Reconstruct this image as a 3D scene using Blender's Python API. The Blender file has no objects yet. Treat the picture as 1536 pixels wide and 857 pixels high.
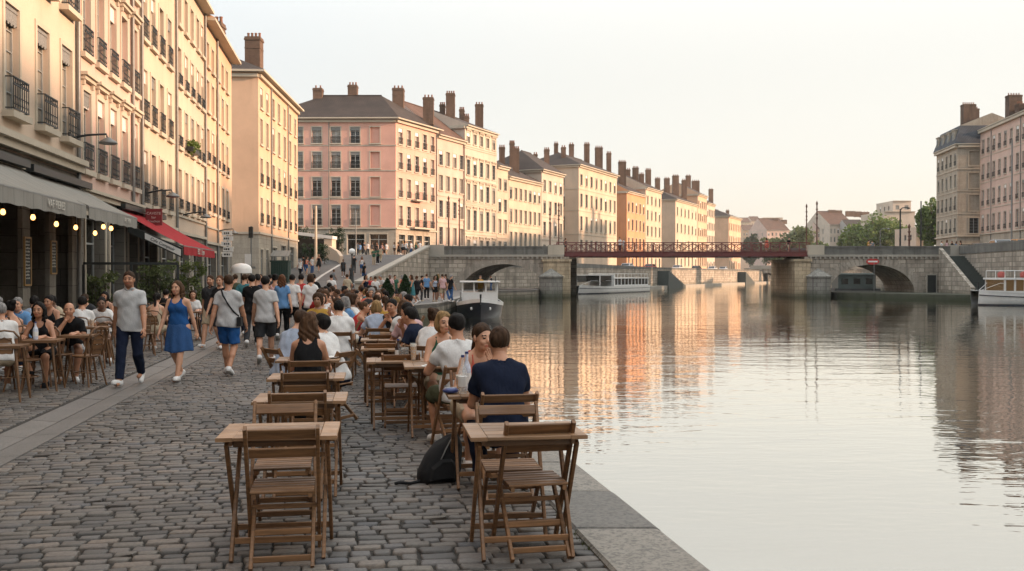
import bpy, math, random
import numpy as np
from mathutils import Vector, Matrix
random.seed(7)
R = math.radians
SC = bpy.context.scene
COL = SC.collection
PI = math.pi

# ------------------------------------------------------------------ camera
F = 1450.0; CX = 768.0; HOR = 412.0; EYE = 1.7
cd = bpy.data.cameras.new('camera'); cam = bpy.data.objects.new('camera', cd); COL.objects.link(cam)
cd.lens = 36.0 * F / 1536.0; cd.sensor_width = 36.0; cd.clip_end = 6000; cd.clip_start = 0.05
cam.location = (0, 0, EYE); cam.rotation_euler = (R(90) - math.atan((428.5 - HOR) / F), 0, 0)
SC.camera = cam
def at(px, py, Y):
    return Vector(((px - CX) / F * Y, Y, EYE - (py - HOR) / F * Y))
def px_x(px, Y): return (px - CX) / F * Y

# ------------------------------------------------------------------ light
SUN_AZ, SUN_EL = R(98), R(15)            # azimuth clockwise from +Y
w = bpy.data.worlds.new('World'); SC.world = w; w.use_nodes = True
nt = w.node_tree; nt.nodes.clear()
sky = nt.nodes.new('ShaderNodeTexSky'); sky.sky_type = 'NISHITA'; sky.sun_disc = False
sky.sun_elevation = SUN_EL; sky.sun_rotation = SUN_AZ; sky.air_density = 1.0; sky.dust_density = 3.0; sky.ozone_density = 0.7
warm = nt.nodes.new('ShaderNodeMix'); warm.data_type = 'RGBA'; warm.blend_type = 'MULTIPLY'
warm.inputs[0].default_value = 1.0; warm.inputs[7].default_value = (.17, .155, .14, 1)
# thin luminous evening veil: warmer low over the river, raised overhead out of view as added fill, dimmer behind
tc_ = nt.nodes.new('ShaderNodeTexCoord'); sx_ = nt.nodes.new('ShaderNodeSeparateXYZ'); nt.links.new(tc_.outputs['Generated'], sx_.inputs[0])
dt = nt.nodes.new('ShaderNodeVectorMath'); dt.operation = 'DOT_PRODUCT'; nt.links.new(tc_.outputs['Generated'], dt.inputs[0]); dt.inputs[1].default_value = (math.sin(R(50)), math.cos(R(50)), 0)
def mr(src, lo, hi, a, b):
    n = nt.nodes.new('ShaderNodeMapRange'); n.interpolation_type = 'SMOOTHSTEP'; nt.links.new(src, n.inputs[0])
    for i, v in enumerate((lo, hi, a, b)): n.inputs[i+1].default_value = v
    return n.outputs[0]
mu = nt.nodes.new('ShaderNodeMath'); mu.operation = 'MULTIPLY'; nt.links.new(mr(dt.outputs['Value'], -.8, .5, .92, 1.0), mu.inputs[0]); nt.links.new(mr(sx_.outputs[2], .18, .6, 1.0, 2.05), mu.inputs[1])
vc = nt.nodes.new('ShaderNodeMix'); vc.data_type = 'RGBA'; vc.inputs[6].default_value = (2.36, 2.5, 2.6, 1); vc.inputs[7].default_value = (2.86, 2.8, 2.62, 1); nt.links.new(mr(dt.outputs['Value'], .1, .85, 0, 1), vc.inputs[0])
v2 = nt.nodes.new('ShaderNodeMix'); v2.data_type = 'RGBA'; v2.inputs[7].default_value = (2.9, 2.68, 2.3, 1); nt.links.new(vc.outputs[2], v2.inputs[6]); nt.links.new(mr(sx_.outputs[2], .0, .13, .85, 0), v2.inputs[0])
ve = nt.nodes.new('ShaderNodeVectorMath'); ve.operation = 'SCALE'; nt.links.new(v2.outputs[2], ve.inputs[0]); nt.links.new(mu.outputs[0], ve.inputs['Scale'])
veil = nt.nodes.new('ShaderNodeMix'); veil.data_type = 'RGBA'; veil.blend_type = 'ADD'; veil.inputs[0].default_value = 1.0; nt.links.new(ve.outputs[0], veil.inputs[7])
bg = nt.nodes.new('ShaderNodeBackground'); bg.inputs[1].default_value = 0.11
wo = nt.nodes.new('ShaderNodeOutputWorld')
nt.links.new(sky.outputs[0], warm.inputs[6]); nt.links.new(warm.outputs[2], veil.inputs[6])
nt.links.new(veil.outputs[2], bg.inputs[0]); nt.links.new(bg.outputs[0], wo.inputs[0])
sl = bpy.data.lights.new('sun', 'SUN'); sl.energy = 2.75; sl.angle = R(1.2); sl.color = (1.0, 0.645, 0.42)
so = bpy.data.objects.new('sun', sl); COL.objects.link(so)
sdir = Vector((math.sin(SUN_AZ) * math.cos(SUN_EL), math.cos(SUN_AZ) * math.cos(SUN_EL), math.sin(SUN_EL)))
so.rotation_euler = (-sdir).to_track_quat('-Z', 'Y').to_euler()
SC.view_settings.view_transform = 'Standard'; SC.view_settings.look = 'None'
SC.view_settings.exposure = 1.44; SC.view_settings.gamma = 1.0
SC.render.engine = 'CYCLES'
try:
    SC.cycles.use_denoising = True; SC.cycles.max_bounces = 6; SC.cycles.diffuse_bounces = 3; SC.cycles.glossy_bounces = 3
    SC.cycles.transmission_bounces = 4; SC.cycles.transparent_max_bounces = 6; SC.cycles.caustics_reflective = False; SC.cycles.caustics_refractive = False
except Exception: pass

# ------------------------------------------------------------------ tags
def tag(o, label=None, cat=None, group=None, kind=None):
    if label: o['label'] = label
    if cat: o['category'] = cat
    if group: o['group'] = group
    if kind: o['kind'] = kind
    return o
def empty(name, loc=(0, 0, 0), rz=0.0, label=None, cat=None, group=None):
    o = bpy.data.objects.new(name, None); COL.objects.link(o); o.empty_display_size = 0.2
    o.location = loc; o.rotation_euler = (0, 0, rz); return tag(o, label, cat, group)
KIDS = {}
def link(o, parent=None):
    COL.objects.link(o)
    if parent is not None:
        o.parent = parent; KIDS.setdefault(parent.name, []).append(o)
    return o
def inst(name, mesh, parent=None, loc=(0, 0, 0), rz=0.0, scale=None):
    o = bpy.data.objects.new(name, mesh); link(o, parent); o.location = loc; o.rotation_euler = (0, 0, rz)
    if scale: o.scale = scale
    return o
def copy_tree(o, parent=None):
    c = o.copy(); link(c, parent)
    for ch in KIDS.get(o.name, []): copy_tree(ch, c)
    return c

# ------------------------------------------------------------------ mesh builder
class MB:
    def __init__(s): s.v = []; s.f = []; s.m = []; s.sm = []
    def add(s, vs, fs, m=0, smooth=False):
        b = len(s.v); s.v.extend([tuple(v) for v in vs])
        for f in fs: s.f.append(tuple(b + i for i in f)); s.m.append(m); s.sm.append(smooth)
    def box(s, x0, x1, y0, y1, z0, z1, m=0):
        s.add([(x0,y0,z0),(x1,y0,z0),(x1,y1,z0),(x0,y1,z0),(x0,y0,z1),(x1,y0,z1),(x1,y1,z1),(x0,y1,z1)],
              [(3,2,1,0),(4,5,6,7),(0,1,5,4),(1,2,6,5),(2,3,7,6),(3,0,4,7)], m)
    def bar(s, a, b, w, h, m=0, up=(0, 0, 1), c=0.0):
        """rectangular bar from a to b, w sideways, h along 'up', chamfer c"""
        a = Vector(a); b = Vector(b); d = (b - a).normalized(); up = Vector(up)
        if abs(d.dot(up)) > 0.98: up = Vector((0, 1, 0))
        x = d.cross(up).normalized(); y = x.cross(d).normalized()
        w *= .5; h *= .5
        if c > 0: ring = [(-w+c,-h),(w-c,-h),(w,-h+c),(w,h-c),(w-c,h),(-w+c,h),(-w,h-c),(-w,-h+c)]
        else: ring = [(-w,-h),(w,-h),(w,h),(-w,h)]
        n = len(ring); vs = []
        for p in (a, b):
            for q in ring: vs.append(p + x * q[0] + y * q[1])
        fs = [tuple(range(n)), tuple(range(2*n-1, n-1, -1))]
        for i in range(n): j = (i+1) % n; fs.append((i, i+n, j+n, j))
        s.add(vs, fs, m)
    def tube(s, pts, r, m=0, n=8, cap=True, smooth=True):
        pts = [Vector(p) for p in pts]; k = len(pts)
        rs = r if isinstance(r, (list, tuple)) else [r]*k
        vs = []; prev = None
        for i, p in enumerate(pts):
            d = (pts[min(i+1,k-1)] - pts[max(i-1,0)]).normalized()
            if prev is None: x = d.orthogonal().normalized()
            else: x = (prev - d*prev.dot(d)).normalized()
            prev = x; y = d.cross(x)
            for j in range(n):
                a = 2*PI*j/n; vs.append(p + (x*math.cos(a) + y*math.sin(a))*rs[i])
        fs = []
        for i in range(k-1):
            for j in range(n):
                q = (j+1) % n; fs.append((i*n+j, i*n+q, (i+1)*n+q, (i+1)*n+j))
        s.add(vs, fs, m, smooth)
        if cap: s.add(vs[:n], [tuple(range(n-1,-1,-1))], m); s.add(vs[-n:], [tuple(range(n))], m)
    def lathe(s, prof, c=(0,0,0), m=0, n=12, smooth=True):
        vs = []; c = Vector(c)
        for r, z in prof:
            for j in range(n):
                a = 2*PI*j/n; vs.append(c + Vector((r*math.cos(a), r*math.sin(a), z)))
        fs = []
        for i in range(len(prof)-1):
            for j in range(n):
                q = (j+1) % n; fs.append((i*n+j, i*n+q, (i+1)*n+q, (i+1)*n+j))
        s.add(vs, fs, m, smooth)
        s.add(vs[:n], [tuple(range(n-1,-1,-1))], m); s.add(vs[-n:], [tuple(range(n))], m)
    def prism(s, poly, z0, z1, m=0, mtop=None):
        n = len(poly)
        vs = [(p[0], p[1], z0) for p in poly] + [(p[0], p[1], z1) for p in poly]
        s.add(vs, [(i, (i+1) % n, (i+1) % n + n, i+n) for i in range(n)] + [tuple(range(n-1,-1,-1))], m)
        s.add(vs[n:], [tuple(range(n))], m if mtop is None else mtop)
    def quad(s, a, b, c, d, m=0): s.add([a, b, c, d], [(0,1,2,3)], m)
    def mesh(s, name, mats):
        me = bpy.data.meshes.new(name); me.from_pydata(s.v, [], s.f)
        mats = mats if isinstance(mats, (list, tuple)) else [mats]
        for q in mats: me.materials.append(q)
        me.polygons.foreach_set('material_index', s.m); me.polygons.foreach_set('use_smooth', s.sm)
        me.update(); return me
    def build(s, name, mats, parent=None, loc=(0,0,0), rz=0.0):
        return inst(name, s.mesh(name, mats), parent, loc, rz)

def hstamp(*k):
    r = random.Random(str(k)); return r

# ------------------------------------------------------------------ materials
def srgb(r, g, b):
    f = lambda c: (c/255/12.92 if c/255 <= .04045 else ((c/255+.055)/1.055)**2.4)
    return (f(r), f(g), f(b))
def NM(name):
    m = bpy.data.materials.new(name); m.use_nodes = True; nt = m.node_tree
    b = nt.nodes['Principled BSDF']; return m, nt, b
def N(nt, t, **kw):
    n = nt.nodes.new(t)
    for k, v in kw.items(): setattr(n, k, v)
    return n
def mixc(nt, fac, a, b, mode='MIX'):
    n = N(nt, 'ShaderNodeMix', data_type='RGBA', blend_type=mode)
    for i, v in ((0, fac), (6, a), (7, b)):
        if hasattr(v, 'is_output'): nt.links.new(v, n.inputs[i])
        elif i == 0: n.inputs[0].default_value = v
        else: n.inputs[i].default_value = (*v[:3], 1)
    return n.outputs[2]
def noise(nt, vec, scale, detail=4, rough=.55, dist=0):
    n = N(nt, 'ShaderNodeTexNoise'); n.inputs['Scale'].default_value = scale; n.inputs['Detail'].default_value = detail
    n.inputs['Roughness'].default_value = rough; n.inputs['Distortion'].default_value = dist
    if vec is not None: nt.links.new(vec, n.inputs['Vector'])
    return n.outputs[0]
def ramp(nt, s, lo, hi, a=0.0, b=1.0):
    n = N(nt, 'ShaderNodeMapRange'); n.inputs[1].default_value = lo; n.inputs[2].default_value = hi
    n.inputs[3].default_value = a; n.inputs[4].default_value = b; nt.links.new(s, n.inputs[0]); return n.outputs[0]
def mapping(nt, vec, scale=(1,1,1), rot=(0,0,0)):
    n = N(nt, 'ShaderNodeMapping'); n.inputs['Scale'].default_value = scale; n.inputs['Rotation'].default_value = rot
    nt.links.new(vec, n.inputs['Vector']); return n.outputs[0]
def bump(nt, b, h, strength=.3, dist=.02):
    n = N(nt, 'ShaderNodeBump'); n.inputs['Strength'].default_value = strength; n.inputs['Distance'].default_value = dist
    nt.links.new(h, n.inputs['Height']); nt.links.new(n.outputs[0], b.inputs['Normal']); return n
def pos(nt): return N(nt, 'ShaderNodeNewGeometry').outputs['Position']
def obc(nt): return N(nt, 'ShaderNodeTexCoord').outputs['Object']
def math_(nt, op, a, b=None):
    n = N(nt, 'ShaderNodeMath', operation=op)
    for i, v in enumerate((a, b)):
        if v is None: continue
        if hasattr(v, 'is_output'): nt.links.new(v, n.inputs[i])
        else: n.inputs[i].default_value = v
    return n.outputs[0]
def boxuv(nt):
    """object-space box mapping: (u, v) on walls and tops, in metres"""
    tc = N(nt, 'ShaderNodeTexCoord'); ge = N(nt, 'ShaderNodeSeparateXYZ'); nt.links.new(tc.outputs['Normal'], ge.inputs[0])
    ob = N(nt, 'ShaderNodeSeparateXYZ'); nt.links.new(tc.outputs['Object'], ob.inputs[0])
    ax = math_(nt, 'ABSOLUTE', ge.outputs[0]); az = math_(nt, 'ABSOLUTE', ge.outputs[2])
    isx = math_(nt, 'GREATER_THAN', ax, .72); isz = math_(nt, 'GREATER_THAN', az, .72)
    def sel(f, a, b):
        n = N(nt, 'ShaderNodeMix', data_type='FLOAT'); nt.links.new(f, n.inputs[0]); nt.links.new(a, n.inputs[2]); nt.links.new(b, n.inputs[3]); return n.outputs[0]
    u = sel(isx, ob.outputs[0], ob.outputs[1]); v = sel(isz, ob.outputs[2], ob.outputs[1])
    u = sel(isz, u, ob.outputs[0])
    c = N(nt, 'ShaderNodeCombineXYZ'); nt.links.new(u, c.inputs[0]); nt.links.new(v, c.inputs[1]); return c.outputs[0]
MATS = {}
def simple(name, rgb, rough=.6, metal=0.0, var=.12, scale=6.0, bmp=.0, spec=.5):
    if name in MATS: return MATS[name]
    m, nt, b = NM(name); v = obc(nt)
    n = noise(nt, v, scale); d = tuple(c*(1-var) for c in rgb); l = tuple(min(1, c*(1+var)) for c in rgb)
    nt.links.new(mixc(nt, ramp(nt, n, .3, .7), d, l), b.inputs['Base Color'])
    b.inputs['Roughness'].default_value = rough; b.inputs['Metallic'].default_value = metal; b.inputs['Specular IOR Level'].default_value = spec
    if bmp: bump(nt, b, noise(nt, v, scale*6), bmp, .01)
    MATS[name] = m; return m
def plaster(name, rgb, stain=.35):
    if name in MATS: return MATS[name]
    m, nt, b = NM(name); p = pos(nt)
    n1 = noise(nt, p, .35, 5); n2 = noise(nt, mapping(nt, p, (1.6, 1.6, .12)), 1.0, 4); n3 = noise(nt, p, 9, 4)
    c = mixc(nt, ramp(nt, n1, .3, .7), tuple(x*.86 for x in rgb), tuple(min(1, x*1.08) for x in rgb))
    c = mixc(nt, ramp(nt, n2, .55, .8, 0, stain), c, (rgb[0]*.62, rgb[1]*.60, rgb[2]*.60))
    c = mixc(nt, ramp(nt, n3, .4, .75, 0, .14), c, tuple(x*.7 for x in rgb))
    nt.links.new(c, b.inputs['Base Color']); b.inputs['Roughness'].default_value = .88; b.inputs['Specular IOR Level'].default_value = .25
    bump(nt, b, noise(nt, p, 14, 5), .25, .012)
    MATS[name] = m; return m
def ashlar(name, rgb, rgb2, bw=.8, bh=.36, mortar=.012, dirt=.55, mossy=False):
    if name in MATS: return MATS[name]
    m, nt, b = NM(name); v = boxuv(nt); p = pos(nt)
    wob = N(nt, 'ShaderNodeVectorMath', operation='ADD'); nn = N(nt, 'ShaderNodeTexNoise'); nn.inputs['Scale'].default_value = 1.3
    nt.links.new(p, nn.inputs['Vector']); sc = N(nt, 'ShaderNodeVectorMath', operation='SCALE'); sc.inputs['Scale'].default_value = .07
    nt.links.new(nn.outputs['Color'], sc.inputs[0]); nt.links.new(v, wob.inputs[0]); nt.links.new(sc.outputs[0], wob.inputs[1])
    br = N(nt, 'ShaderNodeTexBrick'); br.inputs['Scale'].default_value = 1; br.inputs['Brick Width'].default_value = bw; br.inputs['Row Height'].default_value = bh
    br.inputs['Mortar Size'].default_value = mortar; br.inputs['Mortar Smooth'].default_value = .3; br.inputs['Bias'].default_value = 0
    br.inputs['Color1'].default_value = (*rgb, 1); br.inputs['Color2'].default_value = (*rgb2, 1); br.inputs['Mortar'].default_value = (*[x*.35 for x in rgb], 1)
    nt.links.new(wob.outputs[0], br.inputs['Vector'])
    n1 = noise(nt, p, .5, 6, .65); n2 = noise(nt, mapping(nt, p, (2.2, 2.2, .18)), .8, 5); n3 = noise(nt, p, 8, 5)
    c = mixc(nt, ramp(nt, n1, .42, .66, 0, dirt), br.outputs[0], tuple(x*.3 for x in rgb))
    c = mixc(nt, ramp(nt, n2, .5, .64, 0, dirt*1.15), c, (rgb[0]*.28, rgb[1]*.28, rgb[2]*.27))
    c = mixc(nt, ramp(nt, n3, .4, .7, 0, .35), c, tuple(x*.6 for x in rgb))
    if mossy:
        z = N(nt, 'ShaderNodeSeparateXYZ'); nt.links.new(p, z.inputs[0])
        zz = math_(nt, 'ADD', z.outputs[2], ramp(nt, n1, 0, 1, -.5, .5))
        c = mixc(nt, ramp(nt, zz, -.9, .1, .8, 0), c, (.035, .045, .022))
    nt.links.new(c, b.inputs['Base Color']); b.inputs['Roughness'].default_value = .9; b.inputs['Specular IOR Level'].default_value = .2
    h = math_(nt, 'ADD', math_(nt, 'MULTIPLY', br.outputs[1], -1.0), math_(nt, 'MULTIPLY', n3, .8))
    bump(nt, b, h, .6, .03); MATS[name] = m; return m
def tiles(name, rgb):
    if name in MATS: return MATS[name]
    m, nt, b = NM(name); p = pos(nt); z = N(nt, 'ShaderNodeSeparateXYZ'); nt.links.new(obc(nt), z.inputs[0])
    n1 = noise(nt, p, .6, 5); n2 = noise(nt, p, 5, 4)
    c = mixc(nt, ramp(nt, n1, .3, .7), tuple(x*.6 for x in rgb), tuple(x*1.2 for x in rgb))
    c = mixc(nt, ramp(nt, n2, .4, .7, 0, .6), c, (rgb[0]*.5, rgb[1]*.55, rgb[2]*.6))
    nt.links.new(c, b.inputs['Base Color']); b.inputs['Roughness'].default_value = .85
    s1 = math_(nt, 'FRACT', math_(nt, 'MULTIPLY', z.outputs[2], 6.0)); s2 = math_(nt, 'SINE', math_(nt, 'MULTIPLY', math_(nt, 'ADD', z.outputs[0], z.outputs[1]), 22.0))
    bump(nt, b, math_(nt, 'ADD', s1, math_(nt, 'MULTIPLY', s2, .4)), .8, .05); MATS[name] = m; return m
def brick(name, rgb):
    return ashlar(name, rgb, tuple(x*.7 for x in rgb), .24, .075, .012, .5)
def wood(name, rgb, rough=.5):
    if name in MATS: return MATS[name]
    m, nt, b = NM(name); g = N(nt, 'ShaderNodeNewGeometry'); oi = N(nt, 'ShaderNodeObjectInfo')
    v = N(nt, 'ShaderNodeVectorMath', operation='ADD'); nt.links.new(obc(nt), v.inputs[0])
    cmb = N(nt, 'ShaderNodeCombineXYZ'); nt.links.new(math_(nt, 'MULTIPLY', g.outputs['Random Per Island'], 37.0), cmb.inputs[0])
    nt.links.new(math_(nt, 'MULTIPLY', oi.outputs['Random'], 11.0), cmb.inputs[1]); nt.links.new(cmb.outputs[0], v.inputs[1])
    gr = noise(nt, mapping(nt, v.outputs[0], (3, 42, 42)), 1.0, 5, .6, .6); fine = noise(nt, mapping(nt, v.outputs[0], (12, 160, 160)), 1.0, 3)
    blot = noise(nt, v.outputs[0], 5, 4)
    t = ramp(nt, g.outputs['Random Per Island'], 0, 1, .72, 1.25)
    c = mixc(nt, ramp(nt, gr, .3, .72), tuple(x*.55 for x in rgb), tuple(x*1.25 for x in rgb))
    c = mixc(nt, ramp(nt, fine, .5, .8, 0, .4), c, tuple(x*.4 for x in rgb))
    c = mixc(nt, ramp(nt, blot, .45, .75, 0, .45), c, (rgb[0]*.55, rgb[1]*.52, rgb[2]*.5))
    cc = N(nt, 'ShaderNodeVectorMath', operation='SCALE'); nt.links.new(c, cc.inputs[0]); nt.links.new(math_(nt, 'MULTIPLY', t, ramp(nt, oi.outputs['Random'], 0, 1, .85, 1.12)), cc.inputs['Scale'])
    nt.links.new(cc.outputs[0], b.inputs['Base Color']); nt.links.new(ramp(nt, blot, .3, .7, rough-.1, rough+.2), b.inputs['Roughness'])
    bump(nt, b, gr, .25, .004); MATS[name] = m; return m
def objcol(name, rough=.85, bmp=.3, scale=90, var=.18, spec=.3, hair=False):
    """colour comes from the object's own colour setting (one cloth, many dyes)"""
    if name in MATS: return MATS[name]
    m, nt, b = NM(name); oi = N(nt, 'ShaderNodeObjectInfo'); v = obc(nt)
    n = noise(nt, mapping(nt, v, (1, 1, .12) if hair else (1, 1, 1)), scale, 3); n2 = noise(nt, v, 7, 3)
    sc = N(nt, 'ShaderNodeVectorMath', operation='SCALE'); nt.links.new(oi.outputs['Color'], sc.inputs[0])
    k = math_(nt, 'MULTIPLY', ramp(nt, n, .3, .7, 1-var, 1+var), ramp(nt, n2, .3, .7, .9, 1.08)); nt.links.new(k, sc.inputs['Scale'])
    nt.links.new(sc.outputs[0], b.inputs['Base Color']); b.inputs['Roughness'].default_value = rough; b.inputs['Specular IOR Level'].default_value = spec
    hh = noise(nt, mapping(nt, v, (1, 1, .55)), 9, 2, .5, 1.2) if not hair else n
    bump(nt, b, hh, bmp, .02 if not hair else .01); MATS[name] = m; return m

M_TRIM = plaster('pale_stone_trim', (.50, .44, .35), .3)
M_TRIMG = plaster('grey_stone_trim', (.36, .33, .28), .4)
M_CREAM = plaster('cream_plaster', (.58, .46, .355))
M_IVORY = plaster('ivory_plaster', (.57, .455, .345))
M_PINK = plaster('rose_plaster', (.68, .385, .30))
M_PINKL = plaster('pale_rose_plaster', (.60, .43, .355))
M_PEACH = plaster('peach_plaster', (.64, .43, .29))
M_ORANGE = plaster('orange_plaster', (.60, .31, .17))
M_WHITEP = plaster('off_white_plaster', (.56, .465, .375))
M_GREYP = plaster('grey_plaster', (.40, .37, .34))
M_STONE = ashlar('quay_masonry', (.54, .47, .385), (.30, .26, .21), 1.05, .5, .04, .6, True)
M_VOUS = ashlar('voussoir_stone', (.45, .395, .33), (.36, .315, .26), .5, .9, .01, .45)
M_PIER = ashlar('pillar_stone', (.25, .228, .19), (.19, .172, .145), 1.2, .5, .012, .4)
M_FACAST = ashlar('facade_limestone', (.46, .40, .32), (.41, .355, .285), 1.1, .42, .006, .25)
M_ROOF = tiles('brown_roof_tile', (.05, .035, .028)); M_ROOFR = tiles('red_roof_tile', (.12, .062, .04)); M_SLATE = tiles('blue_slate', (.075, .085, .10))
M_BRICK = brick('chimney_brick', (.25, .165, .12)); M_BRICKD = brick('dark_chimney_brick', (.20, .135, .10))
M_POT = simple('clay_pot', (.22, .10, .06), .8)
M_IRON = simple('black_iron', (.022, .025, .026), .5, .3)
M_FRAMEW = simple('white_window_frame', (.55, .54, .50), .5, 0, .1)
M_FRAMEG = simple('grey_window_frame', (.30, .31, .30), .5, 0, .1)
M_FRAMED = simple('dark_shop_frame', (.018, .022, .022), .45, .1)
M_ZINC = simple('zinc_pipe', (.20, .20, .19), .5, .5)
M_WOOD = wood('teak_wood', (.215, .108, .045)); M_WOODT = wood('table_wood', (.30, .17, .085), .42); M_BENT = wood('bentwood', (.18, .088, .036), .4)
M_WHITE = simple('white_paint', (.74, .73, .70), .35, 0, .07, 2.0); M_RED = simple('red_paint', (.13, .027, .023), .55, 0, .2)
M_HULL = simple('navy_hull_paint', (.014, .02, .032), .3, 0, .2); M_BLACK = simple('black_rubber', (.012, .012, .012), .7)
M_CLOTH = objcol('dyed_cloth', .9, .55, 60, .07, .12); M_HAIR = objcol('hair_strands', .72, .6, 45, .5, .15, True)
def glass_mat(name, dark, curtain, k):
    m, nt, b = NM(name); oi = N(nt, 'ShaderNodeObjectInfo'); v = obc(nt)
    r = math_(nt, 'GREATER_THAN', oi.outputs['Random'], k)
    wv = noise(nt, mapping(nt, v, (14, 1, .6)), 1.0, 2)
    cur = mixc(nt, ramp(nt, wv, .35, .65), tuple(c*.55 for c in curtain), curtain)
    nt.links.new(mixc(nt, r, dark, cur), b.inputs['Base Color']); b.inputs['Roughness'].default_value = .05
    b.inputs['Specular IOR Level'].default_value = .6
    bump(nt, b, noise(nt, v, 2.5, 2), .12, .02); return m
M_GLASS = glass_mat('window_glass', (.028, .03, .029), (.33, .30, .25), .32)
M_SHOPGL = glass_mat('shop_glass', (.012, .012, .011), (.03, .026, .02), .5)
def lamp_mat(name, rgb, s):
    m, nt, b = NM(name); b.inputs['Base Color'].default_value = (*rgb, 1); b.inputs['Emission Color'].default_value = (*rgb, 1); b.inputs['Emission Strength'].default_value = s; return m
M_BULB = lamp_mat('lit_bulb', (1.0, .46, .13), 2.0)
M_SHOPLIT = lamp_mat('lit_shop_fitting', (1.0, .66, .3), .45)
# ================================================================== ground, quays, water, bridge
DECK = 4.0; WATER = -1.0
def edge_x(Y): return 2.12 - .178*Y                  # river edge of the quay
def kerb_r(Y): return -3.13 - .161*Y
def kerb_l(Y): return -3.78 - .161*Y
def fac_x(Y): return -8.6 - .155*Y                    # facade line of the near houses
def ramp_z(Y): return max(0.0, min(1.0, (Y-74)/(113-74)))*DECK

def cobble_material():
    m, nt, b = NM('granite_sett'); g = N(nt, 'ShaderNodeNewGeometry'); p = g.outputs['Position']; r = g.outputs['Random Per Island']
    cr = N(nt, 'ShaderNodeValToRGB'); nt.links.new(r, cr.inputs[0]); e = cr.color_ramp.elements
    cols = [(.0, (.07, .065, .06)), (.25, (.125, .11, .096)), (.5, (.185, .16, .132)), (.7, (.135, .127, .122)), (.85, (.225, .18, .142)), (1, (.095, .098, .105))]
    e[0].position, e[0].color = cols[0][0], (*cols[0][1], 1); e[1].position, e[1].color = cols[-1][0], (*cols[-1][1], 1)
    for q, c in cols[1:-1]: x = e.new(q); x.color = (*c, 1)
    n1 = noise(nt, p, 40, 5, .65); n2 = noise(nt, p, .55, 4); n3 = noise(nt, p, 130, 2)
    c = mixc(nt, ramp(nt, n1, .35, .7, 0, .55), cr.outputs[0], (.055, .05, .046))
    c = mixc(nt, ramp(nt, n3, .6, .75, 0, .5), c, (.24, .22, .20))
    c = mixc(nt, ramp(nt, n2, .4, .68, 0, .35), c, (.07, .066, .062))
    nt.links.new(c, b.inputs['Base Color']); nt.links.new(ramp(nt, n2, .3, .7, .5, .75), b.inputs['Roughness']); b.inputs['Specular IOR Level'].default_value = .4
    bump(nt, b, n1, .5, .006); return m
M_SETT = cobble_material()
def far_cobble():
    m, nt, b = NM('distant_setts'); p = pos(nt); v = mapping(nt, p, (1, 1, 0), (0, 0, -.17))
    br = N(nt, 'ShaderNodeTexBrick'); br.inputs['Scale'].default_value = 1; br.inputs['Brick Width'].default_value = .2; br.inputs['Row Height'].default_value = .135; br.inputs['Mortar Size'].default_value = .012
    br.inputs['Color1'].default_value = (.14, .125, .11, 1); br.inputs['Color2'].default_value = (.09, .083, .076, 1); br.inputs['Mortar'].default_value = (.03, .027, .024, 1); nt.links.new(v, br.inputs['Vector'])
    n2 = noise(nt, p, .4, 4); c = mixc(nt, ramp(nt, n2, .4, .7, 0, .5), br.outputs[0], (.07, .066, .062))
    nt.links.new(c, b.inputs['Base Color']); b.inputs['Roughness'].default_value = .6; bump(nt, b, br.outputs[1], -.5, .02); return m
M_FARSETT = far_cobble()
M_SOIL = simple('joint_soil', (.032, .028, .023), .95, 0, .4, 30)
M_ASPHALT = simple('worn_asphalt', (.105, .097, .09), .85, 0, .2, .8, .2)
M_PAVE = simple('pale_pavement', (.22, .205, .185), .85, 0, .15, 1.2, .2)

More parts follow.
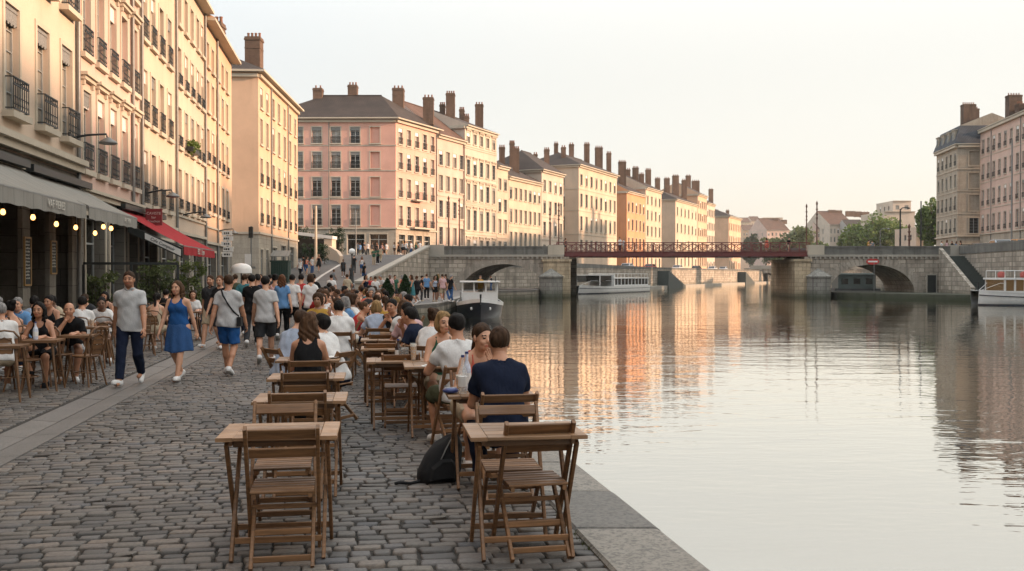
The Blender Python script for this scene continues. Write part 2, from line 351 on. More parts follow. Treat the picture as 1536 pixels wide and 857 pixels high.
# near setts: every stone is real, the whole paving is one ground
def build_setts():
    rnd = random.Random(3); V = []; Fc = []; SM = []
    d = Vector((-.17, 1, 0)).normalized(); r = Vector((d.y, -d.x, 0))
    s = 3.6
    while s < 47:
        h = rnd.uniform(.094, .13); Y = s*d.y
        for band in ((max(kerb_r(Y)+.012, -.58*Y-1.2), edge_x(Y)-.585), (max(fac_x(Y)+.05, -.58*Y-1.2), kerb_l(Y)-.012)):
            t = (band[0] - d.x*s)/r.x; t1 = (band[1] - d.x*s)/r.x
            if t1 - t < .1: continue
            t += 0 if band[0] > -.58*Y-1.1 else rnd.uniform(-.2, 0)
            while t < t1 - .03:
                wdt = rnd.uniform(.115, .225)
                if t + wdt > t1 - .09: wdt = t1 - t
                g = rnd.uniform(.004, .009); hx = wdt/2 - g; hy = h/2 - rnd.uniform(.008, .013)
                if hx < .025: t += wdt; continue
                cx = t + wdt/2; wob = .035*math.sin(cx*1.7 + s*.3) + .02*math.sin(cx*4.1+s)
                cy = s + wob; zt = rnd.gauss(0, .0035) + .008*math.sin(cx*1.1)*math.sin(s*.9); tx = rnd.gauss(0, .012); ty = rnd.gauss(0, .016)
                k = rnd.uniform(.12, .36)*min(hx, hy); rot = rnd.gauss(0, .03)
                oc = [(-hx+k,-hy),(hx-k,-hy),(hx,-hy+k),(hx,hy-k),(hx-k,hy),(-hx+k,hy),(-hx,hy-k),(-hx,-hy+k)]
                oc = [(x+rnd.gauss(0,.0045), y+rnd.gauss(0,.0045)) for x, y in oc]
                b0 = len(V); ins = min(hx, hy)
                for f1, z in ((1.0, -.04), (.985, -.010), (.90, -.0015), (.68, .001)):
                    for x, y in oc:
                        xx, yy = x*(1-(1-f1)*ins/hx), y*(1-(1-f1)*ins/hy)
                        xr, yr = xx - rot*yy, yy + rot*xx
                        P_ = d*(cy+yr) + r*(cx+xr); V.append((P_.x, P_.y, z + zt + tx*xx + ty*yy))
                for ring in range(3):
                    for j in range(8):
                        q = (j+1) % 8; a = b0+ring*8; Fc.append((a+j, a+q, a+8+q, a+8+j))
                Fc.append(tuple(b0+24+j for j in range(8)))
                t += wdt
        s += h
    me = bpy.data.meshes.new('cobblestone_paving'); me.from_pydata(V, [], Fc); me.materials.append(M_SETT)
    me.polygons.foreach_set('use_smooth', [True]*len(Fc)); me.update()
    tag(inst('cobblestone_paving', me), kind='structure')
build_setts()

g = MB(); g.quad((-16, -60, -.021), (edge_x(-60)-.3, -60, -.021), (edge_x(47)-.3, 47, -.021), (-18.5, 47, -.021))
tag(g.build('quay_ground', M_SOIL), kind='structure')
# lower quay further on (z 0), as far as the arch
LQ = [(edge_x(47)-18, 47), (edge_x(47)-.02, 47), (-5.6, 53.5), (-4.4, 56.6), (-4.0, 62), (-3.6, 80), (-2.6, 100), (2.6, 107.2), (3.3, 112), (3.3, 123), (-3, 124), (-12, 124), (-30, 74)]
g = MB(); g.add([(x, y, 0.0 if y < 76 else -.06) for x, y in LQ], [tuple(range(len(LQ)))]); tag(g.build('lower_quay_paving', M_FARSETT), kind='structure')
# ramp and upper street
g = MB(); Ys = [74, 80, 88, 96, 104, 109, 113]
def rampx(Y): return -12.15 + (Y-78)*(2.4/34)
for a, b_ in zip(Ys, Ys[1:]): g.quad((-36, a, ramp_z(a)+.01), (rampx(a), a, ramp_z(a)+.01), (rampx(b_), b_, ramp_z(b_)+.01), (-36, b_, ramp_z(b_)+.01))
tag(g.build('ramp_road', M_ASPHALT), kind='structure')
def row_xy(t, off=0.0):                                # facade row of the far left bank; off is measured back from the river
    return (-15 + .45*t - .912*off, 123 + t + .41*off)
def row_t(px, off=0.0):
    k = (px-CX)/F; x0, y0 = -15-.912*off, 123+.41*off
    return (k*y0 - x0)/(.45-k)
g = MB()
g.add([(-60, 113, DECK), (rampx(113), 113, DECK), (-6.5, 121.2, DECK), (-4.7, 131, DECK), (-4, 140, DECK), (-12, 160, DECK), (-60, 160, DECK)], [tuple(range(7))])
tag(g.build('upper_street', M_ASPHALT), kind='structure')
def wallx_l(Y): return 7 + .44*(Y-139)
g = MB()
g.add([(-4.9, 131, 3.98), (wallx_l(145)-.3, 145, 2.4), (wallx_l(420)-.3, 420, 2.4), (wallx_l(420)-40, 420, 2.4), (wallx_l(145)-34, 145, 3.6)], [(0,1,2,3,4)])
tag(g.build('left_bank_street', M_ASPHALT), kind='structure')
# kerb strip / gutter of granite slabs
g = MB(); rnd = random.Random(5)
for row in (0, 1):
    Y = 3.0 + row*.4
    while Y < 76:
        L = rnd.uniform(.85, 1.35); a, b_ = Y+.004, Y+L-.004
        e = lambda y, t: kerb_l(y) + (kerb_r(y)-kerb_l(y))*t
        t0, t1 = (0.012, .48) if row == 0 else (.505, .988)
        z = .012 + rnd.uniform(-.002, .002); zi = z-.022
        za, zb = (z, zi) if row == 0 else (zi, z)
        vs = [(e(a,t0),a,za),(e(a,t1),a,zb),(e(b_,t1),b_,zb),(e(b_,t0),b_,za)]; vs += [(x, y, -.05) for x, y, _ in vs]
        g.add(vs, [(0,1,2,3),(4,5,1,0),(5,6,2,1),(6,7,3,2),(7,4,0,3)])
        Y += L
def slab_mat(name, c1, c2, fine, rough=.6):
    m, nt, b = NM(name); ge = N(nt, 'ShaderNodeNewGeometry'); p = ge.outputs['Position']; r = ge.outputs['Random Per Island']
    n1 = noise(nt, p, 1.6, 6, .65); n2 = noise(nt, p, fine, 5, .7); n3 = noise(nt, p, 22, 4)
    c = mixc(nt, r, c1, c2); c = mixc(nt, ramp(nt, n2, .45, .62, 0, .65), c, tuple(x*.42 for x in c1)); c = mixc(nt, ramp(nt, n1, .45, .72, 0, .5), c, tuple(x*.5 for x in c2))
    c = mixc(nt, ramp(nt, n3, .62, .72, 0, .5), c, tuple(x*.4 for x in c1))
    nt.links.new(c, b.inputs['Base Color']); b.inputs['Roughness'].default_value = rough; b.inputs['Specular IOR Level'].default_value = .35
    bump(nt, b, n2, .5, .008); return m
M_KERB = slab_mat('kerb_granite', (.155, .148, .14), (.21, .198, .182), 60, .55)
M_COPING = slab_mat('coping_stone', (.10, .098, .093), (.27, .24, .2), 30, .6)
tag(g.build('kerb_strip', M_KERB), kind='structure')
# coping slabs on the quay edge
g = MB(); Y = 2.2; rnd = random.Random(12)
while Y < 46.5:
    L = rnd.uniform(1.05, 1.9); a, b_ = Y+.005, Y+L-.005; z = .018 + rnd.uniform(-.004, .004)
    x0 = lambda y: edge_x(y)-.57
    c = .018
    vs = []
    for (f, zz) in ((0, -.5), (0, z-c), (1, z)):
        ci = c*f
        vs += [(x0(a)+ci, a+ci, zz), (edge_x(a)-ci*1.6+rnd.uniform(-.004,.004), a+ci, zz), (edge_x(b_)-ci*1.6+rnd.uniform(-.004,.004), b_-ci, zz), (x0(b_)+ci, b_-ci, zz)]
    fs = [(8,9,10,11)]
    for k in (0, 4):
        for j in range(4): q = (j+1) % 4; fs.append((k+j, k+q, k+4+q, k+4+j))
    g.add(vs, fs); Y += L
tag(g.build('quay_coping', M_COPING), kind='structure')
g = MB()
pts = [(edge_x(-60)-.03, -60), (edge_x(46.8)-.03, 46.8)] + [(x, y) for x, y in LQ[2:10]]
for (a, b_) in zip(pts, pts[1:]): g.quad((a[0], a[1], -2.2), (b_[0], b_[1], -2.2), (b_[0], b_[1], -.03), (a[0], a[1], -.03))
tag(g.build('quay_wall', M_STONE), 'mossy stone river wall under the cobbled terrace edge', 'quay wall')
g = MB()
for (a, b_) in zip(LQ[1:9], LQ[2:10]):
    d = Vector((b_[0]-a[0], b_[1]-a[1])).normalized(); n = Vector((-d.y, d.x))*.5
    z = .02
    g.add([(a[0],a[1],z-.25),(b_[0],b_[1],z-.25),(b_[0],b_[1],z),(a[0],a[1],z),(a[0]+n.x,a[1]+n.y,z),(b_[0]+n.x,b_[1]+n.y,z)], [(0,1,2,3),(3,2,5,4)])
tag(g.build('lower_quay_coping', M_PAVE), kind='structure')
# moss and weeds in the joint beside the coping
g = MB(); rnd = random.Random(9)
for i in range(900):
    Y = 5.2 + (rnd.random()**1.6)*16; x = edge_x(Y)-.583+rnd.gauss(0, .008)
    if math.sin(Y*3.1)+math.sin(Y*1.3+1) < .25: continue
    a = rnd.uniform(0, 6.28); l = rnd.uniform(.006, .022); hh = rnd.uniform(.006, .026)
    g.add([(x, Y, -.012), (x+l*math.cos(a)*.4, Y+l*math.sin(a)*.4, -.012), (x+l*math.cos(a), Y+l*math.sin(a), hh)], [(0,1,2)])
tag(g.build('moss_weeds', simple('moss_green', (.075, .085, .02), .9, 0, .4, 20)), kind='stuff')

# ---------------------------------------------------------------- water
def water_mat():
    m, nt, b = NM('river_water'); p = pos(nt)
    b.inputs['Base Color'].default_value = (.026, .032, .022, 1); b.inputs['Roughness'].default_value = .025; b.inputs['IOR'].default_value = 1.42
    b.inputs['Specular IOR Level'].default_value = .5
    a = noise(nt, mapping(nt, p, (.55, 1.5, 1)), .75, 3, .5, .4); c = noise(nt, mapping(nt, p, (.8, 1.7, 1)), 3.1, 2, .5, .3); e = noise(nt, mapping(nt, p, (.5, 1.0, 1)), .16, 3, .5)
    sw = noise(nt, mapping(nt, p, (.5, 1, 1)), .045, 2, .5)
    amp = ramp(nt, sw, .38, .62, .35, 1.0)
    h = math_(nt, 'ADD', math_(nt, 'MULTIPLY', math_(nt, 'ADD', a, math_(nt, 'MULTIPLY', c, .3)), amp), math_(nt, 'MULTIPLY', e, 1.5))
    bump(nt, b, h, 1.0, .021); gl = N(nt, 'ShaderNodeBsdfGlossy'); gl.inputs['Roughness'].default_value = .03; gl.inputs['Color'].default_value = (1, .975, .92, 1); nt.links.new([n for n in nt.nodes if n.type == 'BUMP'][0].outputs[0], gl.inputs['Normal'])
    mx = N(nt, 'ShaderNodeMixShader'); lw = N(nt, 'ShaderNodeLayerWeight'); nt.links.new(gl.inputs['Normal'].links[0].from_socket, lw.inputs['Normal']); f2 = math_(nt, 'POWER', lw.outputs['Facing'], 2.4); nt.links.new(ramp(nt, f2, 0, 1, .14, .97), mx.inputs[0]); nt.links.new(b.outputs[0], mx.inputs[1]); nt.links.new(gl.outputs[0], mx.inputs[2]); nt.links.new(mx.outputs[0], nt.nodes['Material Output'].inputs[0]); return m
M_WATER = water_mat()
g = MB(); g.quad((-40, -30, WATER), (900, -30, WATER), (900, 1400, WATER), (-40, 1400, WATER)); tag(g.build('river_water', M_WATER), kind='structure')

# ---------------------------------------------------------------- left bank: ramp retaining wall
def wall_seg(g, pts, th, z0, m=0, cope=None):
    """wall along (x, y, ztop) points, thickness to the left of travel, bottom z0"""
    for (a, b_) in zip(pts, pts[1:]):
        d = Vector((b_[0]-a[0], b_[1]-a[1])).normalized(); n = Vector((-d.y, d.x))*th
        q = [(a[0],a[1]),(b_[0],b_[1]),(b_[0]+n.x,b_[1]+n.y),(a[0]+n.x,a[1]+n.y)]; zt = [a[2], b_[2], b_[2], a[2]]
        vs = [(x, y, z0) for x, y in q] + [(x, y, z) for (x, y), z in zip(q, zt)]
        g.add(vs, [(0,1,5,4),(1,2,6,5),(2,3,7,6),(3,0,4,7),(4,5,6,7)], m)
g = MB(); wall_seg(g, [(-12.1, 77.5, .95), (-9.62, 112.2, 4.85)], .5, -.5); rw = g.build('ramp_wall', M_STONE)
tag(rw, 'sloping stone retaining wall between the ramp street and the lower quay', 'retaining wall')
g = MB()
a, b_ = Vector((-12.05, 77.4, 1.08)), Vector((-9.58, 112.2, 4.98)); g.bar(a+Vector((-.25,0,0)), b_+Vector((-.25,0,0)), .72, .2); g.build('coping', M_TRIMG, rw)

# ---------------------------------------------------------------- the bridge
BY0, BY1 = 112.0, 121.0
bridge = empty('arch_bridge', (20, BY0, WATER), 0, 'old stone arch bridge with a flat red iron middle span across the river', 'bridge')
BO = Vector((-20, -BY0, -WATER))
def bpt(x, y, z): return (x-20, y-BY0, z-WATER)
def arch_wall(name, x0, x1, cx, a, b, zs, ztop, sh=0.0):
    """masonry with an elliptic arch cut through (front, back, intrados) as one mesh"""
    g = MB(); n = 28
    arc = [(cx - a*math.cos(PI*i/n), zs + b*math.sin(PI*i/n)) for i in range(n+1)]
    for y, flip in ((BY0, 0), (BY1, 1)):
        o = sh if flip else 0
        for (p, q) in zip(arc, arc[1:]):
            v = [bpt(p[0]+o, y, p[1]), bpt(q[0]+o, y, q[1]), bpt(q[0]+o, y, ztop), bpt(p[0]+o, y, ztop)]
            g.add(v if not flip else v[::-1], [(0,1,2,3)])
        for xa, xb in ((x0, cx-a+o), (cx+a+o, x1+max(o-.8, 0))):
            v = [bpt(xa, y, -2), bpt(xb, y, -2), bpt(xb, y, ztop), bpt(xa, y, ztop)]; g.add(v if not flip else v[::-1], [(0,1,2,3)])
    for (p, q) in zip(arc, arc[1:]): g.quad(bpt(p[0], BY0, p[1]), bpt(p[0]+sh, BY1, p[1]), bpt(q[0]+sh, BY1, q[1]), bpt(q[0], BY0, q[1]))
    for sx in (cx-a, cx+a): g.quad(bpt(sx, BY0, -2), bpt(sx+sh, BY1, -2), bpt(sx+sh, BY1, zs), bpt(sx, BY0, zs))
    g.quad(bpt(x0, BY0, -2), bpt(x0, BY1, -2), bpt(x0, BY1, ztop), bpt(x0, BY0, ztop)); g.quad(bpt(x1, BY1, -2), bpt(x1, BY0, -2), bpt(x1, BY0, ztop), bpt(x1, BY1, ztop))
    w_ = g.build('masonry_arch', M_STONE, bridge)
    # voussoir ring proud of the face
    g = MB(); nv = 34
    for i in range(nv):
        t0, t1 = PI*(i+.04)/nv, PI*(i+.96)/nv; r2 = .95 if i % 2 else 1.2
        P4 = []
        for t, k in ((t0, 0), (t1, 0), (t1, r2), (t0, r2)):
            ex, ez = -math.cos(t), math.sin(t); P4.append((cx + ex*(a+k), zs + ez*(b+k*.85)))
        P4 = [(x, min(z, ztop-.05)) for x, z in P4]
        vs = [bpt(x, BY0-.05, z) for x, z in P4] + [bpt(x, BY0+.02, z) for x, z in P4]
        g.add(vs, [(0,1,2,3),(0,4,5,1),(1,5,6,2),(2,6,7,3),(3,7,4,0)])
    g.build('voussoir_ring', M_VOUS, bridge)
arch_wall('left', -9.6, 6.6, -.9, 5.0, 3.35, -.45, 3.75, 2.3)
arch_wall('right', 33.9, 52.6, 41.7, 4.95, 3.3, -.45, 3.75)
for (x0, x1) in ((-9.7, 6.0), (34.3, 52.6)):
    g = MB()
    g.box(x0-20, x1-20, BY1-.3-BY0, BY1+.22-BY0, 3.75-WATER, 4.0-WATER); g.build('cornice', M_TRIMG, bridge); g = MB(); g.box(x0-20, x1-20, -.22, .3, 3.75-WATER, 4.0-WATER)
    nb = int((x1-x0)/.55)
    for i in range(nb): xx = x0 + (i+.5)*(x1-x0)/nb; g.box(xx-.1-20, xx+.1-20, -.2, .0, 3.5-WATER, 3.748-WATER)
    g.build('cornice', M_TRIMG, bridge)
    n = 12
    for y in (BY0, BY1-.4):
        g = MB()
        for i in range(n):
            xa, xb = x0+(x1-x0)*i/n, x0+(x1-x0)*(i+1)/n
            g.box(xa-20+.006, xb-20-.006, y-BY0, y+.4-BY0, 4.002-WATER, 4.82-WATER); g.box(xa-20+.003, xb-20-.003, y-.07-BY0, y+.47-BY0, 4.822-WATER, 5.0-WATER)
        g.build('parapet', ashlar('parapet_stone', (.20, .195, .175), (.16, .155, .14), 1.3, .8, .008, .5), bridge)
    for xe in (x0+.9, x1-.9):
        g = MB(); g.box(xe-.95-20, xe+.95-20, -.12, .55, 4.0-WATER+.004, 5.12-WATER); g.build('parapet_block', M_TRIM if xe > 0 and xe < 45 else M_TRIMG, bridge)
    g = MB(); g.box(x0-20, x1-20, .41, BY1-BY0-.41, 3.7-WATER, 4.0-WATER); g.build('roadway', M_ASPHALT, bridge)
for (x0, x1, cx) in ((3.6, 6.75, 4.5), (32.6, 36.75, 35.3)):
    g = MB(); 
    if cx < 10: g.box(x0-20, x1-20, -.6, 9.6, -1.5, 3.2-WATER)
    else: g.box(x0-20, 34.4-20, -.6, 9.6, -1.5, 3.2-WATER); g.box(34.4-20, x1-20, -.35, 9.3, -1.5, 1.2-WATER)
    g.box(x0-.14-20, (x1 if cx < 10 else 34.4)+.14-20, -.75, 9.75, 3.2-WATER, 3.5-WATER); g.box(x0-.2-20, x1+.2-20, -.9, 9.9, -1.5, -.3)
    g.build('pier', ashlar('pier_masonry', (.58, .46, .31), (.45, .36, .245), .9, .45, .02, .42, True), bridge)
    rr = 1.35; pr = [(cx-20+rr*math.cos(t), -.5+1.9*math.sin(t)) for t in [PI + PI*i/6 for i in range(7)]]
    g = MB(); g.prism(pr, -1.5, 1.35-WATER, 0)
    pr2 = [(cx-20+(x-(cx-20))*1.08, -.5+(y+.5)*1.06) for x, y in pr]; g.prism(pr2, 1.352-WATER, 1.5-WATER, 0)
    pr3 = [(cx-20+(x-(cx-20))*1.12, -.5+(y+.5)*1.1) for x, y in pr]; g.prism(pr3, -1.5, -.45, 0)
    top = (cx-20, -.5, 2.45-WATER); vs = [(x, y, 1.5-WATER) for x, y in pr2] + [top]
    g.add(vs, [(i, i+1, 7) for i in range(6)] + [(6, 0, 7)])
    g.build('cutwater', ashlar('cutwater_stone', (.31, .295, .26), (.24, .228, .2), .7, .45, .02, .5, True), bridge)
# red iron span
x0, x1 = 5.2, 34.5
g = MB(); 
for y in (BY0+.2, BY1-.5): g.box(x0-20, x1-20, y-BY0, y+.3-BY0, 3.86-WATER, 4.34-WATER); g.box(x0-20, x1-20, y-.1-BY0, y+.4-BY0, 4.342-WATER, 4.40-WATER); g.box(x0-20, x1-20, y-.1-BY0, y+.4-BY0, 3.80-WATER, 3.858-WATER)
for i in range(15): xx = x0+1+(x1-x0-2)*i/14; g.box(xx-20-.06, xx-20+.06, .5, 8.5, 3.87-WATER, 4.2-WATER)
g.build('girder', M_RED, bridge)
g = MB(); g.box(x0-20, x1-20, .52, 8.48, 4.22-WATER, 4.32-WATER); g.build('span_deck', M_ASPHALT, bridge)
for y in (BY0+.3, BY1-.3):
    g = MB(); n = 26; yy = y-BY0
    for i in range(n+1):
        xx = x0-20+(x1-x0)*i/n; g.box(xx-.05, xx+.05, yy-.05, yy+.05, 4.401-WATER, 5.42-WATER)
    for zz, h in ((4.50, .06), (5.40, .1)): g.box(x0-20, x1-20, yy-.045, yy+.045, zz-WATER-h/2, zz-WATER+h/2)
    for i in range(n):
        xa, xb = x0-20+(x1-x0)*(i+.03)/n, x0-20+(x1-x0)*(i+.97)/n; za, zb = 4.54-WATER, 5.33-WATER; xm = (xa+xb)/2; zm = (za+zb)/2
        g.bar((xa, yy-.015, za), (xb, yy-.015, zb), .03, .05); g.bar((xa, yy+.02, zb), (xb, yy+.02, za), .03, .05)
        pts = [(xm+.2*math.cos(t), yy, zm+.2*math.sin(t)) for t in [2*PI*k/10 for k in range(11)]]; g.tube(pts, .022, n=4, cap=False)
    g.build('railing', M_RED, bridge)
# round no-entry river sign hung on the right arch
sg = empty('river_sign', (41.75, BY0-.12, 3.2), 0, 'round red and white navigation sign hung over the right arch crown', 'sign')
g = MB(); rg = [(.75*math.cos(2*PI*i/24), .36*math.sin(2*PI*i/24)) for i in range(24)]
g.add([(x, 0, z) for x, z in rg]+[(x, .05, z) for x, z in rg], [tuple(range(24))]+[(i, i+24, (i+1) % 24+24, (i+1) % 24) for i in range(24)]); g.build('disc', simple('sign_red', (.50, .035, .03), .4), sg)
g = MB(); g.box(-.55, .55, -.02, -.004, -.09, .09); g.build('white_bar', M_WHITE, sg)
sp = MB(); sp.tube([(0,0,0),(0,0,3.4)], .035); o = sp.build('sign_pole', M_ZINC, None, (41.5, BY0-1.2, -.35)); tag(o, 'thin pale pole on the ledge before the right arch', 'pole')

# ---------------------------------------------------------------- left bank wall beyond the bridge
lw = empty('embankment_wall', (-1, 121.5, 0), 0, 'long stone embankment wall beyond the bridge below the sunlit house row', 'quay wall')
def lpt(Y, off=0): return (wallx_l(Y)+off, Y)
g = MB()
segs = [(-4.5, 131), lpt(143), lpt(186), lpt(200), lpt(262), lpt(280), lpt(420)]
pts = [(x+1, y-121.5, 3.2 if i < 2 else 2.9) for i, (x, y) in enumerate(segs)]
wall_seg(g, pts, .6, -2.5); g.build('wall', M_STONE, lw)
g = MB(); wall_seg(g, [(x+.04, y, z+.2) for x, y, z in pts], .7, 2.7); g.build('coping', ashlar('parapet_stone', (.2,.2,.2), (.2,.2,.2)), lw)
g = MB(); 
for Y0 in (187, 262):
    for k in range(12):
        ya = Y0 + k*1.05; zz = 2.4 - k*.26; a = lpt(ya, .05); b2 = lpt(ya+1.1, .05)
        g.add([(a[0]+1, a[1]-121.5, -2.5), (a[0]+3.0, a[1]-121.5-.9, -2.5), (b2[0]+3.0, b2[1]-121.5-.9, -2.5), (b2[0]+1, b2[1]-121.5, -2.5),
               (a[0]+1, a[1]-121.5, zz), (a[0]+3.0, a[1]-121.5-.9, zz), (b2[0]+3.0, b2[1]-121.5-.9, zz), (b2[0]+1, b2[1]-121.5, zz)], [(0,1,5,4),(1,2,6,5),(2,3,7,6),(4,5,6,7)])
g.build('stairs', simple('dark_steps', (.05, .058, .052), .8), lw)  # dark base colour stands in for the shade of a recessed stair
g = MB(); pts = [(wallx_l(Y)+3.2, Y-121.5, -.45) for Y in (139, 186, 230, 280, 400)]
for p, q in zip(pts, pts[1:]):
    g.add([(p[0]-2.2, p[1]+.9, -.45), (p[0], p[1], -.45), (q[0], q[1], -.45), (q[0]-2.2, q[1]+.9, -.45), (p[0], p[1], -2.5), (q[0], q[1], -2.5)], [(0,1,2,3),(4,5,2,1)])
g.build('ledge', M_TRIMG, lw)

# ---------------------------------------------------------------- right bank
def wallx_r(Y): return 35 + .15*Y if Y < 121 else (49 + .31*(Y-121) if Y < 190 else 70.4 + .45*(Y-190))
rq = empty('river_wall', (52, 112, 0), 0, 'tall stained stone river wall with a stairway right of the bridge', 'quay wall')
g = MB(); pts = [(wallx_r(Y)-52, Y-112, 4.05) for Y in (112.2, 90, 60, 30, 0, -40)]
wall_seg(g, pts, .8, -2.5); pts2 = [(51.8-52, 121.2-112, 4.05), (46-52, 121.6-112, 4.05)]
pts2 = [(wallx_r(Y)-52, Y-112, 3.6) for Y in (420, 300, 190, 150, 121.5)]; wall_seg(g, pts2, .8, -2.5)
g.build('wall', M_STONE, rq)
g = MB(); wall_seg(g, [(x-.06, y, 5.0) for x, y, z in pts], .5, 4.052); wall_seg(g, [(x-.06, y, 4.4) for x, y, z in pts2], .5, 3.602); g.build('parapet', ashlar('parapet_stone', (.2,.2,.2), (.2,.2,.2)), rq)
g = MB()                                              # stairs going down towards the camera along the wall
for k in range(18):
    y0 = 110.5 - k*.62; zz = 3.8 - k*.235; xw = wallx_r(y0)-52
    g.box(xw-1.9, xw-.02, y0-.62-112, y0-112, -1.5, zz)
g.build('stairs', simple('dark_steps', (.05, .058, .052), .8), rq)  # same dark step colour as the embankment stairs
g = MB(); wall_seg(g, [(wallx_r(99.3)-52-2.3, 99.3-112, .35), (wallx_r(110.8)-52-2.3, 110.8-112, 4.75)], .4, -1.5); g.build('stair_wall', M_STONE, rq)
LG = [(37.6, 111.7), (39.2, 108.2), (wallx_r(98)-.1-3, 98), (wallx_r(92)-.05, 92), (wallx_r(112)-.05, 112.1), (51.5, 123), (38, 123)]
g = MB(); g.prism(LG, -2, -.38, 0); tag(g.build('river_ledge', ashlar('ledge_stone', (.15, .145, .115), (.12, .115, .095), 1.4, .6, .01, .5, True)), kind='structure')
dr = empty('wall_door', (48.6, 111.93, -.38), 0, 'narrow dark door at the foot of the right abutment', 'door')
g = MB(); g.box(-.5, .5, 0, .1, 0, 2.0); g.build('door_leaf', M_FRAMED, dr); g = MB(); g.box(-.62, -.502, -.05, .1, 0, 2.12); g.box(.502, .62, -.05, .1, 0, 2.12); g.box(-.5, .5, -.05, .1, 2.002, 2.12); g.build('frame', M_TRIMG, dr)
g = MB(); g.add([(wallx_r(-40)+.4, -40, DECK), (160, -40, DECK), (160, 112, DECK), (wallx_r(112)+.4, 112, DECK)], [(0,1,2,3)])
g.add([(52.2, 112, DECK), (160, 112, DECK), (160, 121.3, DECK), (52.2, 121.3, DECK)], [(0,1,2,3)])
g.add([(49.6, 121.3, 3.9), (260, 121.3, 3.9), (260, 190, 3.4), (71, 190, 3.4)], [(0,1,2,3)]); g.add([(71, 190, 3.4), (260, 190, 3.4), (400, 470, 3.2), (197, 470, 3.2)], [(0,1,2,3)])
tag(g.build('right_bank_street', M_ASPHALT), kind='structure')
# far stone bridge
fb = empty('stone_bridge', (96, 300, 0), 0, 'small distant grey stone bridge with low arches beyond the red span', 'bridge')
g = MB(); n = 14
for k in range(4):
    cx = -16.5 + k*11.0; aa = 4.3
    arc = [(cx - aa*math.cos(PI*i/n), -.8+3.0*math.sin(PI*i/n)) for i in range(n+1)]
    for p, q in zip(arc, arc[1:]): g.quad((p[0],0,p[1]),(q[0],0,q[1]),(q[0],0,3.4),(p[0],0,3.4)); g.quad((p[0],0,p[1]),(p[0],8,p[1]),(q[0],8,q[1]),(q[0],0,q[1]))
    for a_, b_ in ((cx-5.5, cx-aa), (cx+aa, cx+5.5)): g.box(a_, b_, 0, 8, -2, 3.4)
g.build('arches', M_STONE, fb); g = MB(); g.box(-22, 22, -.2, 8.2, 3.402, 3.7); g.box(-22, 22, -.1, .3, 3.702, 4.5); g.build('parapet', M_TRIMG, fb)
